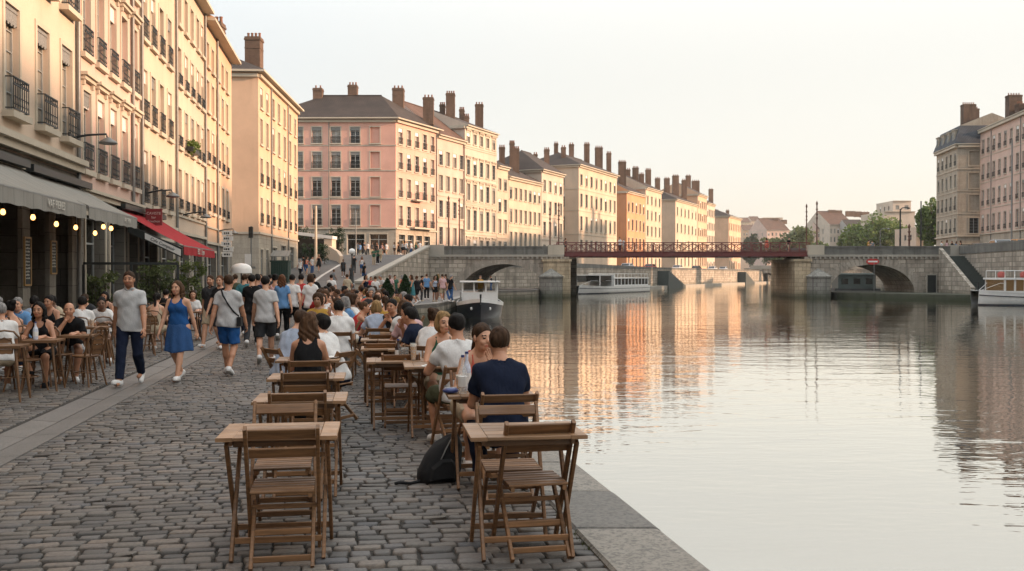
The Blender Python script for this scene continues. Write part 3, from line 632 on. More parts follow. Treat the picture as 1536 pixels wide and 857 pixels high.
# ================================================================== houses
WCACHE = {}
def win_parts(w, h, style, frame, trim, depth):
    """meshes of one window in its own frame: x across, z up from the sill, -y outwards"""
    key = (round(w, 2), round(h, 2), style, frame.name, trim.name, depth)
    if key in WCACHE: return WCACHE[key]
    out = {}; hw = w/2; t = .13 if w > .8 else .1
    g = MB()                                            # stone surround
    if 'bare' not in style:
        g.box(-hw-t, -hw-.002, -.035, .06, 0, h+t); g.box(hw+.002, hw+t, -.035, .06, 0, h+t); g.box(-hw-.0, hw+.0, -.035, .06, h+.002, h+t)
        g.box(-hw-t-.05, hw+t+.05, -.14 if 'belly' not in style else -.27, .08, -.16, -.002)
        if 'hood' in style:
            g.box(-hw-t-.12, hw+t+.12, -.22, .02, h+.42, h+.52); g.box(-hw-t-.06, hw+t+.06, -.14, .02, h+.30, h+.418); g.box(-hw-t, -hw, -.1, .02, h+t+.01, h+.30); g.box(hw, hw+t, -.1, .02, h+t+.01, h+.30)
    else: g.box(-hw-.04, hw+.04, -.08, .06, -.1, -.002)
    out['surround'] = g.mesh('window_surround', [trim])
    if 'blind' not in style:
        g = MB(); fy = depth-.06; b = .055
        g.box(-hw, -hw+b, fy, fy+.05, 0, h); g.box(hw-b, hw, fy, fy+.05, 0, h); g.box(-hw+b, hw-b, fy, fy+.05, 0, b); g.box(-hw+b, hw-b, fy, fy+.05, h-b, h)
        if 'shop' in style:
            n = max(1, int(w/1.0))
            for i in range(1, n): x = -hw + w*i/n; g.box(x-.03, x+.03, fy-.005, fy+.045, b, h-b)
            g.box(-hw+b, hw-b, fy-.008, fy+.042, h*.76-.03, h*.76+.03); g.box(-hw+b, hw-b, fy-.006, fy+.044, b, .4)
        else:
            g.box(-.035, .035, fy-.006, fy+.045, b, h-b)
            nb = max(2, int(round(h/.55)))
            for i in range(1, nb): z = b+(h-2*b)*i/nb; g.box(-hw+b, hw-b, fy+.006, fy+.04, z-.014, z+.014)
        out['casement'] = g.mesh('window_casement', [frame])
        g = MB(); g.quad((-hw, depth-.02, 0), (hw, depth-.02, 0), (hw, depth-.02, h), (-hw, depth-.02, h)); out['pane'] = g.mesh('window_pane', [M_SHOPGL if 'shop' in style else M_GLASS])
    if 'lamb' in style:
        g = MB(); hh = .42; n = 9
        for i in range(n): x0 = -hw+w*i/n; x1 = -hw+w*(i+1)/n-.004; g.box(x0, x1, .03, .05, h-hh-(.05 if i % 2 else .0), h-.002)
        g.box(-hw, hw, .015, .028, h-.12, h-.04); out['lambrequin'] = g.mesh('window_lambrequin', [M_LAMB])
    if 'roll' in style:
        g = MB(); g.box(-hw+.01, hw-.01, .05, .09, h-.5, h-.004)
        for i in range(8): z = h-.5+.06*i; g.box(-hw+.01, hw-.01, .044, .05, z, z+.04)
        out['roller_blind'] = g.mesh('roller_blind', [M_WHITE])
    if 'rail' in style:
        g = MB(); y = -.10 if 'belly' not in style else -.22; rh = .82 if h > 1.9 else .5; W = hw+.04
        for z in (.07, rh-.17, rh): g.box(-W, W, y-.016, y+.016, z-.016, z+.016)
        for x in (-W, W):
            for z in (.07, rh): g.box(x-.014, x+.014, y, 0, z-.014, z+.014)
        n = max(5, int(w/.13))
        for i in range(n+1):
            x = -W + 2*W*i/n; g.box(x-.009, x+.009, y-.009, y+.009, .086, rh-.016)
        for i in range(n):                               # scrolls
            x = -W+2*W*(i+.5)/n; rr = W/n*.9
            g.tube([(x+rr*math.cos(a), y, .27+rr*1.5*math.sin(a)) for a in [2*PI*k/8 for k in range(9)]], .009, n=4, cap=False)
            g.tube([(x+rr*.8*math.cos(a), y, rh-.085+.06*math.sin(a)) for a in [2*PI*k/8 for k in range(9)]], .008, n=4, cap=False)
        out['railing'] = g.mesh('window_railing', [M_IRON])
    if 'box' in style:
        pass
    WCACHE[key] = out; return out
M_LAMB = simple('grey_lambrequin', (.21, .205, .19), .6, .1, .3, 25)
def add_window(root, p, rz, w, h, style='', frame=None, trim=None, depth=.26):
    m = win_parts(w, h, style, frame or M_FRAMEG, trim or M_TRIM, depth)
    o = inst('window' if 'shop' not in style else 'shop_window', m['surround'], root, p, rz)
    for k in ('casement', 'pane', 'lambrequin', 'roller_blind', 'railing'):
        if k in m: inst(k, m[k], o)
    return o

CHIM = {}; WR = random.Random(77)
def chimney_mesh(w, d, h, pots, mat):
    key = (round(w,1), round(d,1), round(h,1), pots, mat.name)
    if key in CHIM: return CHIM[key]
    g = MB(); w, d, h = key[:3]
    g.box(-w/2, w/2, -d/2, d/2, -1.6, h-.3); g.box(-w/2-.06, w/2+.06, -d/2-.06, d/2+.06, h-.298, h-.16); g.box(-w/2-.02, w/2+.02, -d/2-.02, d/2+.02, h-.158, h)
    g.box(-w/2-.03, w/2+.03, -d/2-.03, d/2+.03, h*.62, h*.62+.08)
    for i in range(pots):
        x = -w/2 + w*(i+.5)/pots; g.lathe([(.1, h), (.12, h+.05), (.095, h+.3), (.12, h+.36), (.12, h+.42)], (x, 0, 0), 1, 8)
    CHIM[key] = g.mesh('chimney', [mat, M_POT]); return CHIM[key]

def offset_poly(poly, offs):
    n = len(poly); out = []
    L = []
    for i in range(n):
        p, q = Vector(poly[i]), Vector(poly[(i+1) % n]); d = (q-p).normalized(); nn = Vector((d.y, -d.x)); L.append((p + nn*offs[i], d))
    for i in range(n):
        (p, d), (q, e) = L[i-1], L[i]; den = d.x*e.y - d.y*e.x
        t = ((q.x-p.x)*e.y - (q.y-p.y)*e.x)/den; out.append(p + d*t)
    return out

def house(name, label, foot, zb, z1, wall, openings={}, roof=None, chimneys=(), strings=(), cornice=True, quoin=None, group=None, trim=None, ground=None, frame=None, depth=.26, pipes=(), base_z=None, cat='house', ovh=None):
    """foot: quad (counter-clockwise); openings: {edge: [(u, z, w, h, style)]} in world z"""
    trim = trim or M_TRIM
    o0 = Vector(foot[0]); root = empty(name, (o0.x, o0.y, zb), 0, label, cat, group)
    loc = [Vector(p) - o0 for p in foot]
    g = MB(); n = len(foot)
    for i in range(n):
        p, q = loc[i], loc[(i+1) % n]; L = (q-p).length; d = (q-p)/L; inn = Vector((-d.y, d.x)); rz = math.atan2(d.y, d.x)
        ops = [o for o in openings.get(i, []) if o[0]-o[2]/2 > 0.02 and o[0]+o[2]/2 < L-.02]
        us = sorted({0.0, L} | {round(o[0]-o[2]/2, 4) for o in ops} | {round(o[0]+o[2]/2, 4) for o in ops})
        zsplit = [ground[0]] if ground else []
        zs = sorted({zb, z1} | {round(o[1], 4) for o in ops} | {round(o[1]+o[3], 4) for o in ops} | set(zsplit))
        P = lambda u, z, dep=0.0: (p.x + d.x*u + inn.x*dep, p.y + d.y*u + inn.y*dep, z - zb)
        for a in range(len(us)-1):
            run = None
            for b in range(len(zs)-1):
                um, zm = (us[a]+us[a+1])/2, (zs[b]+zs[b+1])/2
                hole = any(abs(um-o[0]) < o[2]/2 and o[1] < zm < o[1]+o[3] for o in ops)
                if hole: continue
                mi = 1 if (ground and zm < ground[0]) else 0
                g.quad(P(us[a], zs[b]), P(us[a+1], zs[b]), P(us[a+1], zs[b+1]), P(us[a], zs[b+1]), mi)
        for o in ops:
            u0, u1, za, zc = o[0]-o[2]/2, o[0]+o[2]/2, o[1], o[1]+o[3]; D = o[5] if len(o) > 5 else depth
            mi = 1 if (ground and za < ground[0]-.5) else 0
            g.quad(P(u0, za), P(u0, zc), P(u0, zc, D), P(u0, za, D), mi); g.quad(P(u1, zc), P(u1, za), P(u1, za, D), P(u1, zc, D), mi)
            g.quad(P(u0, zc), P(u1, zc), P(u1, zc, D), P(u0, zc, D), mi); g.quad(P(u1, za), P(u0, za), P(u0, za, D), P(u1, za, D), mi)
            if 'blind' in o[4]: g.quad(P(u0, za, D), P(u1, za, D), P(u1, zc, D), P(u0, zc, D), mi)
            st = o[4]
            if st != 'none':
                if 'shop' not in st and 'blind' not in st and 'lamb' not in st:
                    k = WR.random(); st += ' roll' if k < .2 else ' lamb' if k < .34 else ''
                add_window(root, P(o[0], za), rz, o[2], o[3], st, frame, trim, D)
    g.build('wall', [wall, ground[1] if ground else wall], root)
    # string courses, cornice
    g = MB(); done = False
    for z, hgt, pr, edges in strings:
        for i in edges:
            p, q = loc[i], loc[(i+1) % n]; d = (q-p).normalized(); out_ = Vector((d.y, -d.x)); c = z-zb
            e = pr
            a, b = p - d*e*.0, q + d*e*.0
            vs = [(a.x-out_.x*.02, a.y-out_.y*.02, c), (b.x-out_.x*.02, b.y-out_.y*.02, c), (b.x+out_.x*pr, b.y+out_.y*pr, c), (a.x+out_.x*pr, a.y+out_.y*pr, c)]
            vs += [(x, y, c+hgt) for x, y, _ in vs]; g.add(vs, [(0,1,2,3),(7,6,5,4),(3,2,6,7),(2,1,5,6),(0,3,7,4)]); done = True
    if done: g.build('string_course', trim, root)
    for (ei, u, zlo, zhi) in pipes:
        p, q = loc[ei], loc[(ei+1) % n]; d = (q-p).normalized(); out_ = Vector((d.y, -d.x)); c = p + d*u + out_*.09
        gg = MB(); gg.tube([(c.x, c.y, zlo-zb), (c.x, c.y, zhi-zb)], .065, n=7); gg.build('drainpipe', M_ZINC, root)
    # roof
    if roof:
        kind, pitch, mat = roof[0], roof[1], roof[2]; hips = roof[3] if len(roof) > 3 else (0, 0)
        o_ = ovh or ((.55, .0, .4, .0) if hips == (0, 0) else (.6, .5 if hips[1] else 0, .5, .5 if hips[0] else 0))
        E = offset_poly(loc, o_); z = z1-zb
        g = MB(); th = .16
        g.add([(p.x, p.y, z) for p in E]+[(p.x, p.y, z+th) for p in E], [tuple(range(n-1,-1,-1))]+[(i, (i+1) % n, (i+1) % n+n, i+n) for i in range(n)], 1)
        zt = z+th
        if kind == 'flat':
            g.add([(p.x, p.y, zt) for p in E], [tuple(range(n))], 0); r0 = r1 = None
        else:
            if kind == 'mansard':
                I = offset_poly(loc, tuple(-.55 for _ in o_)); hm = roof[4]
                for i in range(n):
                    a, b = E[i], E[(i+1) % n]; c, dd = I[(i+1) % n], I[i]
                    g.quad((a.x, a.y, zt), (b.x, b.y, zt), (c.x, c.y, zt+hm), (dd.x, dd.y, zt+hm), 0)
                E = I; zt = zt+hm
            half = (E[3]-E[0]).length/2; rise = half*pitch
            A = (E[0]+E[3])/2; B = (E[1]+E[2])/2; ax = (B-A)
            r0 = A + ax.normalized()*half*hips[0]; r1 = B - ax.normalized()*half*hips[1]
            T = lambda p, q: (p.x, p.y, q)
            g.quad(T(E[0], zt), T(E[1], zt), T(r1, zt+rise), T(r0, zt+rise)); g.quad(T(E[2], zt), T(E[3], zt), T(r0, zt+rise), T(r1, zt+rise))
            mi = 0 if hips[1] else 2; g.add([T(E[1], zt), T(E[2], zt), T(r1, zt+rise)], [(0,1,2)], mi)
            mi = 0 if hips[0] else 2; g.add([T(E[3], zt), T(E[0], zt), T(r0, zt+rise)], [(0,1,2)], mi)
            if kind != 'mansard':
                gg = MB(); gg.tube([T(r0, zt+rise+.03), T(r1, zt+rise+.03)], .1, n=6)
        rf = g.build('roof', [mat, trim, wall], root)
        if kind not in ('flat', 'mansard'): gg.build('ridge', mat, rf)
        for (x, y, ztop, w, d_, pots, cm, rz) in chimneys:       # world position, world top
            base = None
            # roof height under the chimney
            if kind == 'flat': zr = zt
            else:
                ee = (E[1]-E[0]).normalized(); inn = Vector((-ee.y, ee.x)); v = Vector((x-o0.x, y-o0.y)) - E[0]; s = v.dot(inn); s = min(max(s, 0), 2*half)
                zr = zt + (s if s < half else 2*half-s)*pitch
            h = max(.8, ztop - zb - zr)
            cme = chimney_mesh(w, d_, round(h, 1), pots, cm); inst('chimney', cme, rf, (x-o0.x, y-o0.y, zr), rz)
    return root

# ------------------------------------------------------------------ near left row
NU = Vector((-.155, 1)).normalized(); NIN = Vector((-NU.y, NU.x))          # along, inwards (away from the river)
def fpt(Y, back=0.0): v = Vector((fac_x(Y), Y)) + NIN*back; return (v.x, v.y)
def near_foot(Y0, Y1, dep=12): return [fpt(Y0), fpt(Y1), fpt(Y1, dep), fpt(Y0, dep)]
def ylen(Y0, Y1): return (Y1-Y0)/NU.y
def fY(px): return 8.6/((CX-px)/F - .155)
def grid(us, rows):                                       # rows: (z, h, w, style)
    return [(u, z, w_, h, st) for (z, h, w_, st) in rows for u in us]
def upx(pxs, Y0): return [(fY(p)-Y0)/NU.y for p in pxs]
# A: cream house with the first cafe
Y0, Y1 = 9.0, 29.25; us = [(Y-Y0)/NU.y for Y in (11.5, 14.0, 16.5, 19.0, 21.4, 23.8, 26.1, 28.2)]
op = grid(us, [(5.65, 2.65, 1.0, 'lamb rail belly'), (9.4, 2.5, 1.0, 'lamb rail belly'), (13.0, 2.2, 1.0, 'lamb rail')])
piers = [24.45, 26.55, 28.65]; yy = [9.6, 11.7, 13.8, 15.9, 18.05, 20.2, 22.35, 24.5, 26.6, 28.7]
for a, b_ in zip(yy, yy[1:]): u0, u1 = (a+.55-Y0)/NU.y, (b_-Y0)/NU.y; op.append(((u0+u1)/2, .02, u1-u0, 3.95, 'none', .12))
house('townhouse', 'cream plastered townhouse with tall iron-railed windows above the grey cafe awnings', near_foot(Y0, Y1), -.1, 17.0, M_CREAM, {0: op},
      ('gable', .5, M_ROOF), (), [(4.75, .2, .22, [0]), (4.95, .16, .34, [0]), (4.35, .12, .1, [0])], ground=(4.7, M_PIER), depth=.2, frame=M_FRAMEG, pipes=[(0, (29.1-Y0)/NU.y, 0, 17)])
Y0, Y1 = -55.0, 8.9; us = [1.6+2.6*k for k in range(24)]
house('townhouse', 'long grey townhouse row standing beside and behind the viewer', near_foot(Y0, Y1), -.1, 17.5, M_GREYP, {0: grid(us, [(5.65, 2.5, 1.1, ''), (9.3, 2.4, 1.1, ''), (12.9, 2.2, 1.1, ''), (.4, 3.4, 1.6, 'shop')])}, ('gable', .5, M_ROOF), (), [(4.75, .2, .22, [0])], ground=(4.7, M_PIER))
# B: rose house
Y0, Y1 = 29.3, 37.4; us = [(Y-Y0)/NU.y for Y in (30.25, 31.85, 33.45, 35.05, 36.6)]
op = grid(us, [(4.95, 2.45, .86, 'roll rail hood'), (8.55, 2.4, .86, 'rail hood'), (12.1, 2.1, .86, 'rail')]) 
op += [((31.2-Y0), .05, 2.3, 3.5, 'shop', .4), ((34.0-Y0), .05, 2.0, 3.5, 'shop', .4), ((36.4-Y0), .05, 1.5, 3.5, 'shop', .4)]
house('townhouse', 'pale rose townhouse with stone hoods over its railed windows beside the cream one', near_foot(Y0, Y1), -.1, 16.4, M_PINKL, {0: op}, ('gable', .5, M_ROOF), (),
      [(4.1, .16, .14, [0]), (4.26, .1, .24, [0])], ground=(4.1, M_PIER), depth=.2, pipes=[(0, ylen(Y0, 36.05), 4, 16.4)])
# C: ivory
Y0, Y1 = 37.45, 44.75; us = upx((218, 230.5, 243, 255), Y0)
op = grid(us, [(4.5, 2.1, .82, 'rail'), (7.75, 2.05, .82, 'rail'), (11.0, 2.05, .82, 'rail'), (14.3, 1.9, .82, '')]) + [(1.9, .05, 2.4, 3.1, 'shop', .35), (5.3, .05, 2.6, 3.1, 'shop', .35)]
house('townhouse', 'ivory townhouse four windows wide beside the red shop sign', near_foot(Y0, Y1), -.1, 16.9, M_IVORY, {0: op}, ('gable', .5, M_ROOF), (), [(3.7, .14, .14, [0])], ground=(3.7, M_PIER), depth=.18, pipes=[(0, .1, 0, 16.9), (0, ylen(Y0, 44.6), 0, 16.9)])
# D: cream, flower box
Y0, Y1 = 44.8, 52.9; us = upx((270, 280, 289, 297.5, 304), Y0)
op = grid(us, [(4.75, 1.9, .8, 'rail'), (7.7, 1.85, .8, 'rail'), (10.6, 1.75, .8, 'rail'), (13.45, 1.6, .8, '')]) + [(2.0, .05, 2.5, 3.0, 'shop', .35), (5.8, .05, 3.0, 3.0, 'shop', .35)]
hD = house('townhouse', 'warm cream townhouse with a green flower box on an upper window', near_foot(Y0, Y1), -.1, 15.9, M_CREAM, {0: op}, ('gable', .5, M_ROOF), (), [(3.6, .14, .14, [0]), (4.4, .1, .08, [0])], ground=(3.6, M_PIER), depth=.17, pipes=[(0, ylen(Y0, 52.8), 0, 15.9)])
# E: peach end house
Y0, Y1 = 52.95, 63.9; us = upx((312.5, 320, 327.5, 334.5, 341), Y0); xc, yc = fpt(63.2, .95)
op = grid(us, [(5.2, 1.8, .85, 'rail'), (8.0, 1.8, .85, 'rail'), (10.8, 1.7, .85, ''), (13.3, 1.3, .8, '')]) + [(2.4, .05, 3.2, 2.9, 'shop', .35), (7.6, .05, 3.4, 2.9, 'shop', .35)]
c1 = fpt(60.2, 4.0)
house('townhouse', 'peach end townhouse with a brick chimney before the side street', near_foot(Y0, Y1), -.1, 15.6, M_PEACH, {0: op}, ('gable', .5, M_ROOFR, (0, 0)),
      [(xc, yc, 18.0, 1.05, 1.0, 4, M_BRICK, 0)], [(3.4, .14, .14, [0]), (4.3, .1, .08, [0])], ground=(3.4, M_PIER), depth=.17, pipes=[(0, ylen(Y0, 57.2), 0, 15.6)], ovh=(.6, .3, .4, 0))
# F: orange gable house, turned a little more to the river
p0 = Vector((-20.95, 80.0)); p1 = Vector((-21.9, 98.9)); u = (p1-p0).normalized(); inn = Vector((-u.y, u.x)); p2 = p1+inn*14; p3 = p0+inn*14
L = (p1-p0).length
us = [L*k for k in (.06, .19, .33, .47, .62, .77, .92)]
op0 = grid(us, [(6.0, 2.1, .95, 'rail'), (9.3, 2.1, .95, 'rail'), (12.6, 2.1, .95, ''), (15.6, 1.7, .95, '')]) + [(1.2, .8, 1.0, 3.0, 'shop'), (3.4, .8, 1.0, 3.0, 'shop'), (6.6, 1.1, 2.4, 3.0, 'shop'), (11.0, 1.4, 2.4, 3.0, 'shop'), (15.5, 1.6, 2.4, 2.8, 'shop')]
house('corner_house', 'peach corner house with a blank side wall and a tall chimney beyond the side street', [p0, p1, p2, p3], -.3, 18.4, M_PEACH, {0: op0, 3: [(9.0, 1.0, 1.4, 2.4, 'shop')]}, ('hip', .52, M_ROOF, (1, 1)),
      [(-22.35, 84.0, 22.2, 1.3, 1.2, 4, M_BRICK, 0)], [(5.05, .18, .12, [0, 3]), (18.0, .25, .25, [0, 3])], ground=(5.0, M_FACAST), depth=.15, pipes=[(0, L*.27, .5, 18), (0, L*.7, .5, 18)], ovh=(.6, .5, .5, .5))
# G: rose corner palace with front to the street and side to the river
gx0 = px_x(400, 124.0); Pa = Vector((gx0, 123.6)); Pb = Vector(row_xy(.4)); tG = row_t(655.5); Pc = Vector(row_xy(tG))
back = Vector((-.912, .41)); Pd = Pc + back*40
# quad: front edge 0 (Pa->Pb), side edge 1 (Pb->Pc)
Pd = Vector((Pa.x + (Pc.x-Pb.x), Pc.y)) 
LF = (Pb-Pa).length; ux = lambda px: (px_x(px, 123.5)-Pa.x)
fr = []; GROWS = ((18.45, 2.05), (15.25, 2.1), (11.65, 2.45), (8.0, 2.55))
for z, h in GROWS:
    for px, st in ((420, 'rail'), (447.5, 'rail'), (475.5, 'rail'), (504, 'rail'), (533, 'rail'), (563, 'blind')): fr.append((ux(px), z, 1.2, h, st + (' lamb' if st == 'rail' else '')))
for px in (422, 456, 497, 534, 568): fr.append((ux(px), DECK+.05, 2.2, 2.8, 'shop', .3))
sd = [(1.15+k*2.12, z, 1.0, h, 'rail') for z, h in GROWS for k in range(5)]
sd += [(1.5+k*2.2, DECK+.05, 1.6, 2.8, 'shop', .3) for k in range(5)]
cG = []
ch = lambda px, Y, ytop, wm, dm, pots, m=M_BRICK: (px_x(px, Y), Y, EYE-(ytop-HOR)/F*Y, wm, dm, pots, m, 0)
cG = [ch(478, 128.2, 134, 1.2, 1.2, 2), ch(530, 128.8, 129, 1.2, 1.2, 3), ch(598, 130.5, 134, 1.5, 1.4, 3), ch(643, 131.5, 148, 1.4, 1.3, 3)]
hG = house('corner_house', 'large rose pink corner house with a dark hip roof and cafes at its foot', [Pa, Pb, Pc, Pd], DECK-1.2, 21.5, M_PINK, {0: fr, 1: sd}, ('hip', .62, M_ROOF, (.8, .9)), cG,
      [(11.3, .12, .06, [0, 1]), (14.9, .12, .06, [0, 1]), (18.1, .12, .06, [0, 1]), (7.5, .2, .16, [0, 1]), (21.1, .3, .3, [0, 1])], ground=(7.5, M_FACAST), trim=M_TRIM, frame=M_FRAMEW, pipes=[(0, ux(494), DECK, 21.3), (1, (Pc-Pb).length-.2, DECK, 21.3)], ovh=(.7, .7, .4, .4))
for z_, u0_, u1_ in ((11.55, 3.9, 6.3), (7.9, 3.4, 8.6)):
    d_ = (Pc-Pb).normalized(); rz_ = math.atan2(d_.y, d_.x); q_ = Pb+d_*u0_; L_ = u1_-u0_; g = MB(); g.box(0, L_, -.85, -.01, -.2, 0); g.build('balcony', M_TRIM, hG, (q_.x-Pa.x, q_.y-Pa.y, z_-DECK+1.2), rz_); bal = bpy.data.objects[[o.name for o in KIDS[hG.name]][-1]]
    g = MB(); n_ = int(L_/.18)
    for z in (.08, .95): g.box(0, L_, -.84, -.80, z-.02, z+.02)
    for i in range(n_+1): x = L_*i/n_; g.box(x-.012, x+.012, -.83, -.81, 0, .93)
    g.build('railing', M_IRON, bal)
# ------------------------------------------------------------------ far left row along the river
RU = Vector((.41, .912)).normalized(); RIN = Vector((-RU.y, RU.x))
def rfoot(px0, px1, dep=13, off=0.0):
    t0, t1 = row_t(px0, off), row_t(px1, off); return [row_xy(t0, off), row_xy(t1, off), row_xy(t1, off+dep), row_xy(t0, off+dep)], (Vector(row_xy(t1))-Vector(row_xy(t0))).length
def zrow(px, py): t = row_t(px); return EYE - (py-HOR)/F*(123+.912*0+t)
def rchim(px, ytop, wpx, off, pots=3, m=M_BRICK, dpt=1.3):
    t = row_t(px, off); x, y = row_xy(t, off); return (x, y, EYE-(ytop-HOR)/F*y, max(.8, wpx/F*y), dpt, pots, m, 0)
def row_house(label, px0, px1, zt, wall, ncol, rows, roof, chim=(), strings=(), off=0.0, front=None, wmul=.52, style='', ground=None, zb=1.5, trim=None, **kw):
    ft, L = rfoot(px0, px1, off=off); us = [L*(k+.5)/ncol for k in range(ncol)]; wd = min(1.15, L/ncol*wmul)
    op = {0: grid(us, [(z, h, wd, style) for z, h in rows])}
    if front: op[3] = [(13-f, z, 1.3, h, '') for z, h in rows for f in front]
    return house('riverside_house', label, ft, zb, zt, wall, op, roof, chim, [(z, .14, .08, [0, 3]) for z in strings]+[(zt-.35, .3, .28, [0, 3])], depth=.24, ground=ground, trim=trim, group=None, **kw)
row_house('narrow pale rose house with a side chimney next to the pink corner house', 656, 697, 20.9, M_PINKL, 4, [(16.9, 2.0), (13.4, 2.1), (9.7, 2.3), (5.9, 2.4)], ('gable', .75, M_ROOFR), [rchim(664, 158, 8, 5), rchim(676, 141, 13, 3.4, 4), rchim(693, 165, 6, 7)], (8.9, 12.6))
row_house('ornate cream mansion with a sixth attic row of windows and window hoods', 697.5, 745, 23.3, M_WHITEP, 5, [(20.9, 1.5), (16.3, 2.2), (12.6, 2.4), (8.2, 3.0), (4.2, 2.6)], ('gable', .4, M_ROOF), [rchim(719, 158, 12, 5), rchim(700, 175, 7, 6)], (7.6, 8.05, 11.9, 12.2, 15.6, 20.1, 20.4), wmul=.5, style='hood', off=-.25)
row_house('very narrow cream house two windows wide beside the ornate mansion', 745.5, 762, 18.6, M_IVORY, 2, [(15.0, 1.8), (11.6, 2.0), (8.2, 2.2), (4.6, 2.3)], ('gable', .5, M_ROOF), [rchim(753, 222, 9, 5, 3)], (7.4,))
row_house('long low ivory house with seven window columns and two close tall chimneys', 762.5, 812, 17.3, M_IVORY, 7, [(13.9, 1.9), (10.1, 2.2), (6.2, 2.4), (2.7, 2.4)], ('gable', .5, M_ROOF), [rchim(768, 215, 8, 6, 4), rchim(774, 224, 10, 3, 4), rchim(790, 236, 6, 8, 2), rchim(803, 232, 5, 8, 2)], (5.6, 9.4))
row_house('pale house with a peaked side roof between the long low house and the cream block', 812.5, 845, 19.8, M_WHITEP, 4, [(16.2, 2.0), (12.4, 2.2), (8.5, 2.4), (4.5, 2.4)], ('hip', .6, M_ROOF, (.9, 0)), [rchim(820, 225, 8, 5, 3), rchim(834, 216, 5, 7, 2), rchim(845, 222, 7, 4, 2)], (7.7, 11.7))
row_house('big cream block eight windows wide with ornate middle balconies', 868, 925, 22.4, M_IVORY, 8, [(18.7, 2.1), (14.6, 2.5), (10.1, 2.7), (5.4, 2.9)], ('hip', .45, M_ROOF, (.9, .6)), [rchim(857, 217, 7, 7, 2), rchim(880, 217, 8, 5, 3), rchim(898, 222, 11, 4, 4), rchim(913, 230, 7, 4, 3)], (9.3, 13.8, 17.9), front=(3.5,), off=-.5, wmul=.4)
row_house('bright orange house with a cluster of thick chimneys', 940, 968, 19.8, M_ORANGE, 5, [(15.5, 2.2), (11.5, 2.4), (7.3, 2.5), (3.3, 2.5)], ('gable', .5, M_ROOF), [rchim(933, 243, 11, 3.5, 4, M_BRICKD), rchim(941, 255, 8, 7, 3), rchim(953, 252, 9, 4, 4, M_BRICKD), rchim(962, 262, 7, 3, 3)], (6.4,), off=-.4)
row_house('tall pale cream house right of the bright orange one', 968.3, 992, 21.9, M_IVORY, 4, [(18.2, 2.0), (14.6, 2.2), (10.8, 2.3), (7.0, 2.3), (3.2, 2.4)], ('gable', .5, M_ROOF), [rchim(972, 255, 8, 4, 4), rchim(986, 268, 7, 4, 3)], (10.1,))
row_house('cream house with a blank shaded end wall beyond the orange house', 1013, 1046, 20.9, M_IVORY, 6, [(16.9, 2.2), (12.6, 2.3), (8.3, 2.4), (4.0, 2.4)], ('hip', .45, M_ROOF, (.8, 0)), [rchim(1000, 268, 8, 5, 3), rchim(1013, 264, 9, 5, 3), rchim(1026, 271, 7, 3, 3)], (7.6,), off=-.6, front=(4.5,))
row_house('tall peach house with attic dormers far down the bank', 1046.5, 1060, 24.3, M_PEACH, 5, [(20.6, 2.0), (16.9, 2.1), (12.7, 2.2), (8.5, 2.3), (4.2, 2.3)], ('gable', .5, M_ROOF), [rchim(1032, 264, 7, 6, 2), rchim(1043, 272, 11, 5, 4)], (12.0,))
row_house('thin white house far down the bank between peach walls', 1060.3, 1072, 22.6, M_WHITEP, 5, [(18.9, 2.0), (14.9, 2.1), (11.0, 2.2), (7.0, 2.3), (3.2, 2.3)], ('gable', .5, M_ROOF), [rchim(1066, 284, 6, 5, 2)], (10.4,))
row_house('last peach house at the far end of the sunlit row', 1093, 1111, 20.3, M_PEACH, 7, [(16.0, 2.2), (11.8, 2.3), (7.6, 2.4), (3.6, 2.4)], ('hip', .4, M_ROOF, (.8, .8)), [rchim(1091, 316, 4, 5, 2)], (7.0,), off=-.5)

# ------------------------------------------------------------------ right bank
def rb_x(Y): return 58.6 + .15*Y
P0, P1 = Vector((82.9, 189.0)), Vector((81.0, 176.0)); P2 = Vector((93.5, 175.4)); P3 = Vector((95.4, 188.4)); L = (P1-P0).length
o0 = grid([L*k for k in (.1, .3, .5, .7, .9)], [(21.6, 2.3, 1.1, 'rail'), (17.6, 2.4, 1.1, ''), (13.5, 2.5, 1.1, 'rail'), (9.4, 2.6, 1.1, 'rail'), (4.3, 3.0, 1.3, 'shop')])
o1 = [(3.4-.4, z, 1.9, h, 'blind') for z, h in ((21.5, 2.6), (17.4, 2.8), (13.3, 2.9))] + [(3.0, 9.2, 1.7, 2.8, ''), (2.6, 4.1, 3.6, 3.1, 'shop')]
def dormers(root, spots):
    for (x, y, z, rz) in spots:
        g = MB(); g.box(-.75, .75, -.33, 1.6, 0, 2.5); g.box(-.9, .9, -.45, 1.7, 2.501, 2.7); d = g.build('dormer', M_FACAST, root, (x, y, z), rz); add_window(d, (0, -.35, .35), 0, .9, 1.8, 'bare', M_FRAMEG, M_TRIM, .0)
cR = [(px_x(1451, 181), 181.0, EYE+(HOR-158)/F*181, 2.3, 1.4, 6, M_BRICKD, 0), (px_x(1462, 184), 184.0, EYE+(HOR-164)/F*184, 1.0, 1.0, 2, M_BRICKD, 0)]
hR = house('corner_house', 'shaded pale corner house with blue slate attic on the right bank', [P0, P1, P2, P3], DECK-.5, 25.3, M_FACAST, {0: o0, 1: o1}, ('mansard', .4, M_SLATE, (0, 0), 3.4), cR,
      [(8.6, .25, .3, [0, 1]), (12.7, .14, .1, [0, 1]), (16.8, .14, .1, [0, 1]), (20.8, .16, .12, [0, 1]), (24.8, .4, .5, [0, 1])], frame=M_FRAMEG, ovh=(.6, .6, .3, .3))
dormers(hR, [(-.15*0+(-1.9/13)*k+.05, -13.0*k/13, 25.5-DECK+.5, math.atan2(-13, -1.9)) for k in (1.6, 4.9, 8.2, 11.5)] + [(-1.9+5.5, -13.3, 25.5-DECK+.5, 0)])
